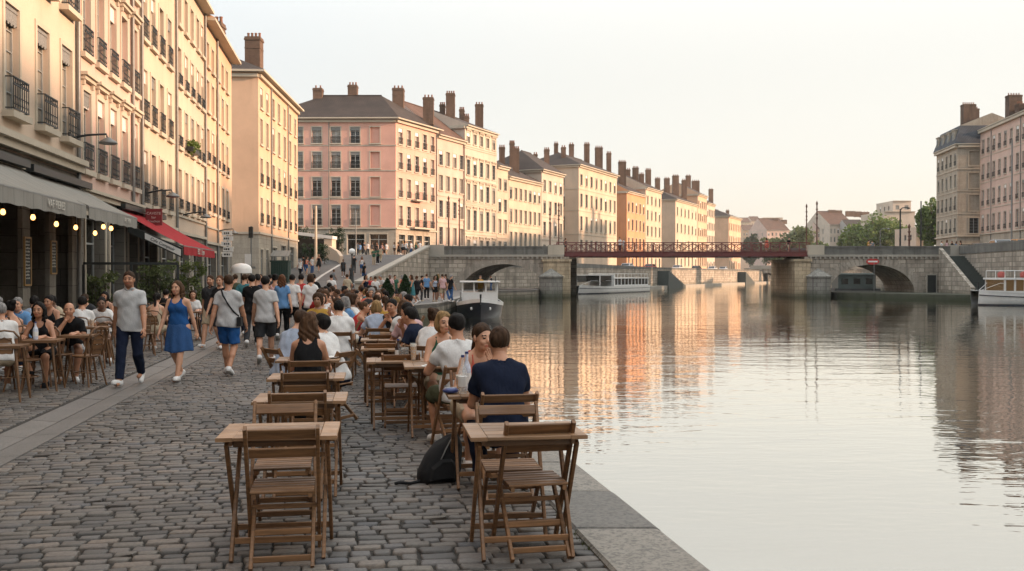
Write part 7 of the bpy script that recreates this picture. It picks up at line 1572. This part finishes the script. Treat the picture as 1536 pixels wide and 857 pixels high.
# ------------------------------------------------------------------ lamps, poles, signs
def globe_lamp(px, Y, z0, ytop, label):
    p = at(px, HOR, Y); h = EYE-(ytop-HOR)/F*Y-z0; o = empty('street_lamp', (p.x, p.y, z0), 0, label, 'street lamp')
    g = MB(); g.lathe([(.16, 0), (.16, .15), (.09, .3), (.075, .9), (.055, 1.0), (.045, h-.6), (.07, h-.55), (.1, h-.48)], n=10); g.build('post', M_IRON, o)
    g = MB(); g.lathe([(.1, h-.479), (.24, h-.4), (.28, h-.22), (.2, h-.06), (.06, h)], n=14); g.build('globe', M_WHITE, o)
globe_lamp(528, 80, ramp_z(80), 373, 'globe street lamp on a black post at the foot of the ramp')
def pole(px, Y, z0, ytop, r, mat, label, head=None, name='lamp_post'):
    p = at(px, HOR, Y); h = EYE-(ytop-HOR)/F*Y-z0; o = empty(name, (p.x, p.y, z0), 0, label, 'lamp post')
    g = MB(); g.lathe([(r*2.2, 0), (r*2.2, .5), (r*1.3, .9), (r, 1.2), (r*.8, h)], n=10); g.build('post', mat, o)
    if head == 'band':
        g = MB(); 
        for k in (.0, .45, 1.0): g.lathe([(r*.9, h-1.6+k), (r*1.5, h-1.55+k), (r*1.5, h-1.46+k), (r*.9, h-1.4+k)], n=10)
        g.build('ring', mat, o); g = MB(); g.lathe([(r*.8, h+.001), (r*1.5, h+.1), (r*1.1, h+.3), (.02, h+.5)], n=10); g.build('lantern', mat, o)
    if head == 'arm':
        g = MB(); g.tube([(0, 0, h-.1), (.25, 0, h+.15), (.9, 0, h+.2)], [r*.7, r*.6, r*.5], n=7); g.build('arm', mat, o); g = MB(); g.lathe([(.02, .12), (.18, .02), (.2, -.04), (.1, -.1)], (1.0, 0, h+.12), n=10); g.build('lamp_head', mat, o)
    return o
M_RUST = simple('brown_painted_steel', (.12, .055, .035), .6, .1)
pole(838, 113, DECK, 310, .085, M_RUST, 'left brown lamp post where the red span starts', 'band') ; pole(825, 119, DECK, 316, .085, M_RUST, 'brown lamp post just left of the red span on its far side', 'band')
pole(1225, 113, DECK, 308, .09, M_RUST, 'taller brown lamp post at the right end of the red span', 'band'); pole(1209.5, 119.5, DECK, 312, .085, M_RUST, 'brown lamp post on the far side at the right end of the red span', 'band')
pole(673, 118, DECK, 300, .1, M_RUST, 'brown post on the bridge near the pink house', 'band'); pole(689, 119, DECK, 303, .09, M_RUST, 'second brown post right of the one near the pink house', 'band')
pole(474, 100, ramp_z(100), 309, .14, M_TRIM, 'tall pale pole rising beside the hedge and ramp'); pole(1350, 118, DECK, 314, .11, M_IRON, 'dark lamp post with an arm above the right arch end', 'arm'); pole(1381, 124, DECK-.1, 302, .1, M_IRON, 'tall slim dark mast left of the corner house tree'); pole(1363.5, 120.5, DECK, 342, .13, M_RUST, 'short brown post between two dark masts on the bridge', 'band'); pole(1320, 120, DECK, 345, .06, M_ZINC, 'short grey lamp post in front of the big green tree', 'arm')
pole(1517, 128, DECK, 210, .12, M_ZINC, 'tall grey pole before the long rose grey house'); pole(534, 112, DECK-.1, 318, .06, M_ZINC, 'thin grey pole in front of the pink house shops')
def wall_lamp(Y, z, L, label):
    p = fpt(Y); o = empty('wall_lamp', (p[0], p[1], z), math.atan2(NU.y, NU.x)-PI/2, label, 'wall lamp', 'lamps on arms along the house fronts')      # local x points to the river
    g = MB(); g.box(0, .05, -.06, .06, -.15, .15); g.build('bracket', M_IRON, o); g = MB(); g.tube([(.05, 0, -.02), (L*.5, 0, .08), (L, 0, .12), (L+.03, 0, .0)], [.04, .034, .03, .028], n=7); g.build('arm', M_IRON, o)
    g = MB(); g.lathe([(.03, .08), (.08, .05), (.24, -.05), (.27, -.11), (.2, -.13)], (L+.05, 0, -.05), n=14); g.build('lamp_shade', M_ZINC, o)
wall_lamp(28.4, 5.72, 1.05, 'grey dish lamp on a long arm at the corner of the cream house'); wall_lamp(38.4, 4.95, 1.0, 'small arm lamp on the ivory house above the red sign'); wall_lamp(46.5, 4.6, 1.0, 'small arm lamp on the warm cream house'); wall_lamp(57.5, 4.3, .9, 'farthest small arm lamp near the peach house end')
# red hanging shop sign
p = fpt(36.9); Y_ = 36.9; o = empty('shop_sign', (px_x(231.5, Y_), Y_, EYE+(HOR-326.5)/F*Y_), R(6), 'dark red hanging shop sign with white lettering above the red awning', 'sign')
g = MB(); g.box(-.30, .30, -.05, .05, -.30, .30); g.box(-.32, .32, -.056, .056, .301, .33); g.build('board', simple('sign_dark_red', (.19, .022, .025), .5), o)
for s, z, sz in (('CAVISTE', .15, .14), ('bar', .0, .13), ('Bouchon', -.15, .13)):
    t = inst('lettering', text_mesh(s, sz), o, (0, -.055, z)); t.data.materials.append(M_LET); t.rotation_euler = (R(90), 0, 0)
g = MB(); g.tube([(-.3, 0, .2), (-.75, .0, .2)], .018, n=6); g.tube([(-.3, 0, -.2), (-.75, .0, -.2)], .018, n=6); g.build('bracket', M_IRON, o)
# slanting white fascia boards under the red awning end
o = empty('fascia_sign', (px_x(222, 33.6), 33.6, 2.22), 0, 'slanting white sign board with dark lettering under the end of the red awning', 'sign'); g = MB(); L_ = 2.0
g.add([(-.7, 0, .95), (1.2, 0, .05), (1.2, 0, .40), (-.7, 0, 1.22), (-.7, .05, .95), (1.2, .05, .05), (1.2, .05, .40), (-.7, .05, 1.22)], [(0,1,2,3),(7,6,5,4),(3,2,6,7),(1,0,4,5),(0,3,7,4),(2,1,5,6)]); g.build('board', M_FRAMED, o)
g = MB(); g.add([(-.1, -.006, .72), (1.15, -.006, .12), (1.15, -.006, .35), (-.1, -.006, .93)], [(0,1,2,3)]); g.build('white_panel', M_WHITE, o)
t = inst('lettering', text_mesh('Cafe Comptoir', .15), o, (.52, -.012, .53)); t.rotation_euler = (R(90), R(25), 0); t.data.materials.append(M_FRAMED)
# direction sign board, traffic post, parasol stall
def sign_board(px, Y, y0, y1, wpx, label):
    z1, z0 = EYE+(HOR-y0)/F*Y, EYE+(HOR-y1)/F*Y; x = px_x(px, Y); o = empty('direction_sign', (x, Y, 0), 0, label, 'sign'); wd = wpx/F*Y/2; g = MB(); g.tube([(0, .06, 0), (0, .06, z1)], .05, n=8); g.build('post', M_ZINC, o)
    g = MB(); n = 5; hh = (z1-z0)/n
    for i in range(n): dw = (.0, .06, -.04, .05, 0)[i]; g.box(-wd+dw, wd+dw, -.03, 0.0, z0+i*hh+.02, z0+(i+1)*hh-.02)
    g.build('panel', M_WHITE, o); g = MB(); rr = random.Random(2)
    for i in range(n):
        x_ = -wd+.1
        while x_ < wd-.15: l = rr.uniform(.04, .1); g.box(x_, x_+l, -.034, -.031, z0+i*hh+.09, z0+(i+1)*hh-.09); x_ += l+.03
    g.build('lettering', M_FRAMED, o)
sign_board(341, 50, 346, 386, 15, 'stack of white direction signs on a grey post in the lane')
o = empty('traffic_light', (px_x(377, 66), 66, 0), 0, 'traffic post with small white sign box before the peach corner house', 'traffic light'); g = MB(); g.tube([(0, 0, 0), (0, 0, 5.0)], [.07, .055], n=8); g.build('post', M_ZINC, o)
g = MB(); g.box(-.14, .14, -.16, .0, 4.2, 4.95); 
for z in (4.32, 4.56, 4.80): g.lathe([(.07, 0), (.07, .03)], (0, 0, 0), n=8)
g.build('signal_head', M_FRAMED, o); g = MB(); g.box(-.42, .0, -.1, -.04, 2.35, 3.1); g.build('sign_box', M_WHITE, o); g = MB(); g.box(-.55, .3, -.08, .0, 2.1, 2.25); g.build('bracket', M_ZINC, o)
o = empty('market_parasol', (px_x(362, 56), 56, 0), 0, 'white market parasol over a dark post in the side street', 'parasol'); g = MB(); g.lathe([(.02, 2.36), (.3, 2.32), (.52, 2.2), (.6, 2.02), (.6, 1.78)], n=16); g.build('canopy', M_WHITE, o); g = MB(); g.tube([(0, 0, 0), (0, 0, 2.35)], .04, n=7); g.lathe([(.3, 0), (.3, .08)], n=12); g.build('post', M_FRAMED, o)
# green kiosk on the corner house
o = empty('green_kiosk', (px_x(421, 84), 84, .8), R(-3), 'dark green folding kiosk with pale awning against the corner house', 'kiosk'); g = MB(); g.box(-.75, .75, -.4, .5, 0, 2.0); g.box(-.82, .82, -.48, .58, 2.001, 2.12); g.build('cabin', simple('bottle_green', (.012, .04, .03), .5), o)
g = MB()
for i in range(8): x = -.7+.2*i; g.box(x, x+.02, -.42, -.402, .1, 1.9)
g.build('panel_ribs', M_FRAMED, o); g = MB(); g.add([(-.8, -.45, 2.5), (.8, -.45, 2.5), (.8, .5, 3.0), (-.8, .5, 3.0), (-.8, -.45, 2.44), (.8, -.45, 2.44), (.8, .5, 2.94), (-.8, .5, 2.94)], [(0,1,2,3),(7,6,5,4),(0,4,5,1),(0,3,7,4),(1,5,6,2)]); g.build('awning', M_AWG, o)
# flower box on the warm cream house
Yb = 47.75; p = fpt(Yb); o = empty('flower_box', (p[0], p[1], 7.68), math.atan2(NU.y, NU.x), 'overflowing green flower box on an upper window of the warm cream house', 'flower box'); g = MB(); g.box(-1.0, 1.0, -.42, -.16, 0, .22); g.build('trough', M_FRAMED, o); g = MB(); rnd2 = random.Random(4)
for i in range(16): leaves(g, (rnd2.uniform(-1.1, 1.1), -.3+rnd2.uniform(-.1, .1), rnd2.uniform(.0, .55)), (.2, .2, .2), 40, .12, rnd2, 0, .2)
g.build('foliage', M_LEAF, o)
# iron balcony with brackets on the pink house
# ------------------------------------------------------------------ vehicles
def make_car():
    r = empty('parked_car'); prof = [(-2.05, .35), (-2.08, .62), (-1.95, .82), (-1.3, .92), (-.75, 1.38), (.7, 1.42), (1.45, .98), (1.98, .9), (2.08, .62), (2.05, .35)]; sec = [(-.86, 1.0), (-.80, 1.0), (.80, 1.0), (.86, 1.0)]
    g = MB(); n = len(prof); vs = []
    for yy, k in ((-.84, .9), (-.78, 1), (.78, 1), (.84, .9)):
        for x, z in prof: inset = .12 if z > 1.0 else 0; vs.append((x*(.99 if k < 1 else 1), yy*(1-inset*.9 if z > 1.0 else 1), .35+(z-.35)*(1 if k == 1 else .985)))
    fs = []
    for i in range(3):
        for j in range(n): q = (j+1) % n; fs.append((i*n+j, i*n+q, (i+1)*n+q, (i+1)*n+j))
    fs += [tuple(range(n-1, -1, -1)), tuple(range(3*n, 4*n))]; g.add(vs, fs, 0, False); g.build('body', M_CLOTH if False else simple('car_paint', (.35, .36, .37), .25, .2), r)
    g = MB()
    for s in (-1, 1): g.add([(-.98, s*.80, .98), (1.2, s*.80, 1.0), (.62, s*.755, 1.33), (-.68, s*.755, 1.31)], [(0,1,2,3) if s < 0 else (3,2,1,0)])
    g.add([(1.42, -.68, 1.01), (1.42, .68, 1.01), (.8, .66, 1.36), (.8, -.66, 1.36)], [(0,1,2,3)]); g.add([(-1.27, -.68, .97), (-1.27, .68, .97), (-.82, .66, 1.33), (-.82, -.66, 1.33)], [(3,2,1,0)])
    for v_i in range(len(g.v)): x, y, z = g.v[v_i]; g.v[v_i] = (x*1.01, y*1.045, z+.008)
    g.build('window', M_SHOPGL, r)
    for sx in (-1.3, 1.32):
        for s in (-1, 1): g = MB(); g.tube([(sx, s*.70, .32), (sx, s*.87, .32)], .32, n=14, smooth=False); w_ = g.build('wheel', M_BLACK, r); g = MB(); g.tube([(sx, s*.872, .32), (sx, s*.885, .32)], .19, n=10, smooth=False); g.build('rim', M_ZINC, w_)
    for s in (-1, 1): g = MB(); g.box(2.02, 2.10, s*.62-.14, s*.62+.14, .62, .76); g.build('headlight', M_WHITE, r)
    return r
car0 = make_car(); first = True
CARP = {}
def car(px, Y, z, rz, colname, rgb, label, group='cars parked on the quay streets'):
    global first
    o = car0 if first else copy_tree(car0); first = False; o.location = (px_x(px, Y), Y, z); o.rotation_euler = (0, 0, rz); tag(o, label, 'car', group)
    for ch in KIDS[o.name]:
        if ch.name.startswith('body'):
            if colname not in CARP: me = ch.data.copy(); me.materials[0] = simple('car_paint_'+colname, rgb, .25, .1); CARP[colname] = me
            ch.data = CARP[colname]
QA = math.atan2(1, .15)
car(1500, 103, DECK, QA, 'silver', (.42, .46, .50), 'silver blue car behind the right river wall'); car(1532, 101, DECK, QA, 'orange', (.52, .22, .05), 'orange van like car at the right edge behind the river wall'); car(1470, 115, DECK, QA, 'black', (.02, .02, .022), 'black car near the corner house on the right bank')
for i, (t, cn, rgb) in enumerate(((62, 'white', (.6, .6, .6)), (76, 'red', (.3, .03, .03)), (96, 'white', (.6, .6, .6)), (112, 'black', (.02, .02, .022)), (128, 'white', (.6, .6, .6)), (140, 'silver', (.42, .46, .5)))):
    x, y = row_xy(t, -9.5); car(CX+x/y*F, y, 2.42, math.atan2(1, .45), cn, rgb, f'{cn} car parked on the embankment, {ORD[i]} from the bridge')

# ------------------------------------------------------------------ boats
def loft(g, stations, m=0, closed_ends=True, smooth=True):
    k = len(stations[0]); vs = [p for s in stations for p in s]; fs = []
    for i in range(len(stations)-1):
        for j in range(k-1): fs.append((i*k+j, i*k+j+1, (i+1)*k+j+1, (i+1)*k+j))
    g.add(vs, fs, m, smooth)
    if closed_ends: g.add(list(stations[-1]), [tuple(range(k))], m)
def hull(stn, zs):
    """stations along +y (bow at y=0 toward -y); each (y, halfwidth at deck, halfwidth at waterline, deck z)"""
    out = []
    for y, wd, ww, zd in stn: out.append([(-wd, y, zd), (-(wd*.55+ww*.45), y+.0, zd*.45), (-ww, y, 0), (-ww*.6, y, -.5), (ww*.6, y, -.5), (ww, y, 0), ((wd*.55+ww*.45), y, zd*.45), (wd, y, zd)])
    return out
# 1: workboat with dark hull and white wheelhouse, bow to the camera
b1 = empty('river_boat', (px_x(721, 58), 58, WATER), R(2.5), 'dark hulled little river boat with a white glazed wheelhouse, bow towards us', 'boat')
b1.scale = (1, 1, .86)
ST = [(0, .02, .0, 1.42), (.5, .45, .18, 1.36), (1.2, .95, .6, 1.25), (2.4, 1.38, 1.15, 1.12), (4.5, 1.5, 1.38, 1.02), (9, 1.5, 1.4, .98), (12.5, 1.4, 1.2, 1.02), (13.2, 1.2, .9, 1.06)]
g = MB(); loft(g, hull(ST, None)); g.build('hull', M_HULL, b1)
g = MB()
for k_, (z0_, z1_) in enumerate(((0, .30),)):
    L_ = [[(s*(w_+.015), y, zd-.22), (s*(w_+.025), y, zd+.04), (s*(w_-.03), y, zd+.05)] for s in (-1,) for y, w_, ww, zd in ST]; loft(g, [x[::-1] for x in L_], 0, False, False); L_ = [[((w_+.015), y, zd-.22), ((w_+.025), y, zd+.04), ((w_-.03), y, zd+.05)] for y, w_, ww, zd in ST]; loft(g, L_, 0, False, False)
g.build('bulwark', M_WHITE, b1)
g = MB(); g.add([(-w_, y, zd-.1) for y, w_, ww, zd in ST]+[(w_, y, zd-.1) for y, w_, ww, zd in ST], [(i, i+8, i+9, i+1) for i in range(7)]); g.build('deck', simple('grey_deck', (.12, .12, .115), .7), b1)
g = MB(); g.box(-1.15, 1.15, 4.2, 8.2, .9, 1.75); g.build('cabin', M_WHITE, b1)
g = MB()
for x in (-1.12, -.38, .38, 1.12):
    for y in (4.25, 8.1): g.box(x-.045, x+.045, y-.045, y+.045, 1.752, 2.55)
for x in (-1.12, 1.12): g.box(x-.04, x+.04, 6.1, 6.2, 1.752, 2.55)
g.box(-1.16, 1.16, 4.19, 8.21, 1.752, 1.82); g.box(-1.3, 1.3, 3.9, 8.4, 2.552, 2.64); g.build('wheelhouse_frame', M_WHITE, b1)
g = MB(); g.quad((-1.1, 4.26, 1.82), (1.1, 4.26, 1.82), (1.1, 4.26, 2.55), (-1.1, 4.26, 2.55)); g.quad((-1.13, 8, 1.82), (-1.13, 4.3, 1.82), (-1.13, 4.3, 2.55), (-1.13, 8, 2.55)); g.quad((1.13, 4.3, 1.82), (1.13, 8, 1.82), (1.13, 8, 2.55), (1.13, 4.3, 2.55)); g.build('windscreen', M_SCREEN, b1)
g = MB(); g.tube([(0, .35, 1.3), (0, .3, 1.75)], .06, n=7); g.tube([(1.0, 4.6, 2.64), (1.0, 4.6, 3.0)], .03, n=6); g.build('bollard', M_BLACK, b1); g = MB(); g.tube([(-1.2, 3.0, 1.15), (-1.2, 3.0, 1.65), (-1.2, 4.2, 1.7)], .025, n=6); g.tube([(1.2, 8.5, 1.1), (1.25, 8.5, 1.75), (1.3, 12, 1.7), (1.25, 12, 1.1)], .025, n=6); g.tube([(-1.3, 8.5, 1.1), (-1.3, 8.5, 1.75), (-1.3, 12, 1.7)], .025, n=6); g.build('handrail', M_ZINC, b1)
for sx in (-.55, .58): g = MB(); g.lathe([(.0, -.12), (.07, -.08), (.07, .08), (.0, .12)], (sx, .75, .72), n=8); g.build('fender', M_WHITE, b1)
x0_ = px_x(721, 62); crowd_person(x0_-.1, 64.6, PI, ('stand', 'm', 'tee', 'jeans', 'short'), 'steering inside the wheelhouse of the dark boat', 'boat crew', WATER+.92, .024)
# 2: white tour boat moored beyond the bridge
def tour_boat(loc, rz, L, Wd, label, open_bow, seed):
    b = empty('tour_boat', loc, rz, label, 'boat'); hw = Wd/2
    ST = [(0, .3, .1, 1.5), (1.2, hw*.55, hw*.35, 1.42), (3.2, hw*.9, hw*.75, 1.32), (6, hw, hw*.95, 1.25), (L-3, hw, hw*.96, 1.2), (L, hw*.86, hw*.8, 1.25)]
    if not open_bow: ST = [(0, hw*.42, hw*.3, 1.55), (.5, hw*.72, hw*.55, 1.5), (1.3, hw*.92, hw*.8, 1.42), (3.5, hw, hw*.95, 1.28), (L-3, hw, hw*.96, 1.2), (L, hw*.86, hw*.8, 1.25)]
    g = MB(); loft(g, hull(ST, None)); g.build('hull', M_WHITE, b); g = MB()
    for s in (-1, 1):
        q = [[(s*(w_+.03), y, zd*.62), (s*(w_+.05), y, zd*.69)] for y, w_, ww, zd in ST]; loft(g, q if s > 0 else [x[::-1] for x in q], 0, False, False)
        q = [[(s*(ww*1.0+.03), y, -.02), (s*(ww+.05), y, .14)] for y, w_, ww, zd in ST]; loft(g, q if s > 0 else [x[::-1] for x in q], 0, False, False)
    g.build('rubbing_strake', M_HULL, b); g = MB(); g.add([(-w_, y, zd-.12) for y, w_, ww, zd in ST]+[(w_, y, zd-.12) for y, w_, ww, zd in ST], [(i, i+6, i+7, i+1) for i in range(5)]); g.build('deck', MATS['grey_deck'], b)
    y0 = L*.36 if open_bow else 1.75; y1 = L-1.2; g = MB()
    g.box(-hw*.88, hw*.88, y0, y1, 1.05, 1.45); g.box(-hw*.92, hw*.92, y0-.2, y1+.2, 2.55, 2.72); n = int((y1-y0)/(1.3 if open_bow else .8))
    for s in (-1, 1):
        for i in range(n+1): y = y0+(y1-y0)*i/n; g.box(s*hw*.86-.05, s*hw*.86+.05, y-.07, y+.07, 1.451, 2.549)
    g.box(-hw*.86, hw*.86, y1-.1, y1, 1.451, 2.549); g.build('saloon', M_WHITE, b)
    g = MB(); 
    for s in (-1, 1): yy = (y0, y1) if s > 0 else (y1, y0); g.quad((s*hw*.84, yy[0], 1.45), (s*hw*.84, yy[1], 1.45), (s*hw*.84, yy[1], 2.55), (s*hw*.84, yy[0], 2.55))
    g.quad((-hw*.84, y0+.02, 1.45), (hw*.84, y0+.02, 1.45), (hw*.84, y0+.02, 2.55), (-hw*.84, y0+.02, 2.55)); g.build('saloon_windows', M_SHOPGL if open_bow else M_SALOON, b)
    g = MB()
    for s in (-1, 1):
        g.tube([(s*hw*.85, y0, 3.45), (s*hw*.85, y1, 3.45)], .03, n=6)
        for i in range(n+1): y = y0+(y1-y0)*i/n; g.tube([(s*hw*.85, y, 2.72), (s*hw*.85, y, 3.45)], .022, n=5)
    g.tube([(-.3, .5, 1.5), (-hw*.6, 1.6, 2.2), (-hw*.85, y0, 2.2)], .025, n=5); g.tube([(.3, .5, 1.5), (hw*.6, 1.6, 2.2), (hw*.85, y0, 2.2)], .025, n=5); g.build('railing', M_WHITE, b)
    return b, y0, y1, hw
M_SALOON = lamp_mat('lit_saloon_glass', (.55, .30, .10), .05)
nt_ = M_SALOON.node_tree; M_SALOON.node_tree.nodes['Principled BSDF'].inputs['Base Color'].default_value = (.05, .035, .02, 1); M_SALOON.node_tree.nodes['Principled BSDF'].inputs['Roughness'].default_value = .08
b2, y0, y1, hw = tour_boat((9.0, 133.5, WATER), R(-28), 24, 4.6, 'white tour boat with open canopied bow moored beyond the left pier', True, 1)
b2.scale = (1, 1, .82); g = MB(); g.box(-1.9, 1.9, 3.6, 8.4, 3.15, 3.26)
for x in (-1.8, 1.8):
    for y in (3.8, 8.2): g.box(x-.05, x+.05, y-.05, y+.05, 1.2, 3.149)
g.build('bow_canopy', M_WHITE, b2); g = MB(); g.quad((-1.75, 3.8, 2.1), (1.75, 3.8, 2.1), (1.75, 3.8, 3.1), (-1.75, 3.8, 3.1)); g.quad((1.76, 3.9, 2.0), (1.76, 8.2, 2.0), (1.76, 8.2, 3.1), (1.76, 3.9, 3.1)); g.quad((-1.76, 8.2, 2.0), (-1.76, 3.9, 2.0), (-1.76, 3.9, 3.1), (-1.76, 8.2, 3.1)); g.build('bow_windows', M_SHOPGL, b2); g = MB(); g.box(-2, 2, 8.5, 9.0, 1.2, 3.3); g.build('bulkhead', M_WHITE, b2)
# 3: white cruiser at the right edge
b3, y0, y1, hw = tour_boat((px_x(1462, 86), 86, WATER), R(-96), 26, 5.0, 'white passenger boat with amber saloon windows at the right edge', False, 2)
b3.scale = (1, 1, .88); g = MB(); g.box(-1.9, 1.9, 9, 18, 3.2, 3.34)
for x in (-1.8, 1.8):
    for y in (9.2, 13.5, 17.8): g.box(x-.04, x+.04, y-.04, y+.04, 2.72, 3.199)
g.build('upper_canopy', M_WHITE, b3)
for k, yy in enumerate((2.6, 4.2, 6.4)):
    g = MB(); g.lathe([(.0, 0), (.28, .05), (.33, .4), (.2, .62), (.0, .66)], (-.9+.8*k, yy, 2.73), n=10); g.build('deck_cover', simple('faded_red_cover', (.32, .07, .055), .8), b3)
g = MB(); g.tube([(0, .3, 1.45), (0, .3, 2.3)], .05, n=7); g.build('bow_post', M_BLACK, b3)
for yy in (1.6, 2.6, 9): g = MB(); g.lathe([(.0, -.3), (.1, -.22), (.1, .22), (.0, .3)], (-hw*(.66 if yy < 3 else .95 if yy < 5 else 1.04), yy, .85), n=8); g.build('fender', M_BLACK, b3)
# green pontoon house seen through the right arch
o = empty('pontoon_house', (px_x(1283, 152), 152, WATER), R(-10), 'dark green pontoon house seen through the right arch', 'pontoon'); g = MB(); g.box(-3.4, 3.4, -2, 6, -.4, .5); g.build('float', M_BLACK, o); g = MB(); g.box(-2.8, 2.8, -1.4, 5.4, .501, 2.7); g.build('cabin', simple('grey_green_boards', (.05, .065, .058), .7), o); g = MB(); g.box(-3.2, 3.2, -1.8, 5.8, 2.701, 2.9); g.build('roof', simple('pale_green_roof', (.16, .20, .19), .7), o); g = MB()
for x in (-1.8, 0, 1.8): g.box(x-.5, x+.5, -1.43, -1.405, 1.2, 2.1)
g.build('window', M_SHOPGL, o)
# ------------------------------------------------------------------ far hill
g = MB(); rnd3 = random.Random(8); nx_, ny_ = 40, 14
vs = []; 
for j in range(ny_):
    for i in range(nx_):
        x = 60+i*22; y = 620+j*40; ridge = math.exp(-((x-215)/130)**2)*44 + math.exp(-((x-520)/200)**2)*26; k = math.sin(min(1, j/8)*PI/2); vs.append((x, y, -1.5+ridge*k+rnd3.uniform(-1, 1)*k*1.5))
g.add(vs, [(j*nx_+i, j*nx_+i+1, (j+1)*nx_+i+1, (j+1)*nx_+i) for j in range(ny_-1) for i in range(nx_-1)], 0, True)
def hill_mat():
    m, nt, b = NM('wooded_hill'); p = pos(nt); n = noise(nt, p, .06, 6, .7); n2 = noise(nt, p, .35, 4); c = mixc(nt, ramp(nt, n, .35, .65), (.05, .07, .03), (.13, .125, .075)); c = mixc(nt, ramp(nt, n2, .5, .7, 0, .5), c, (.03, .045, .02)); nt.links.new(c, b.inputs['Base Color']); b.inputs['Roughness'].default_value = 1; bump(nt, b, n2, 1, 3); return m
tag(g.build('far_hill', hill_mat()), kind='structure')
for i, (px0, px1, Y, yt, m, lb) in enumerate(((1112, 1126, 760, 334, M_IVORY, 'tiny pale house on the far hill, leftmost'), (1127, 1141, 780, 332, M_WHITEP, 'tiny white house on the far hill beside the leftmost'), (1144, 1174, 800, 327, M_WHITEP, 'large pale block on top of the far hill'), (1114, 1134, 700, 346, M_PEACH, 'tiny peach house low on the far hill'), (1150, 1166, 690, 349, M_IVORY, 'tiny cream house low on the far hill'))):
    blockhouse('hill_house', lb, px0, px1, Y, yt, m, 5, [(3.5, 1.8), (7, 1.8)], ('flat', 0, M_GREYP) if i == 2 else ('gable', .4, M_ROOFR), (), 20, 0)

# ------------------------------------------------------------------ evening air
g = MB(); g.box(-220, 950, -60, 1250, -4, 75)
m, nt, b_ = NM('evening_air'); nt.nodes.remove(b_); pv = nt.nodes.new('ShaderNodeVolumePrincipled'); pv.inputs['Density'].default_value = .00018; pv.inputs['Color'].default_value = (1, .96, .9, 1); pv.inputs['Anisotropy'].default_value = .2
nt.links.new(pv.outputs[0], nt.nodes['Material Output'].inputs['Volume']); tag(g.build('haze', m), kind='stuff')
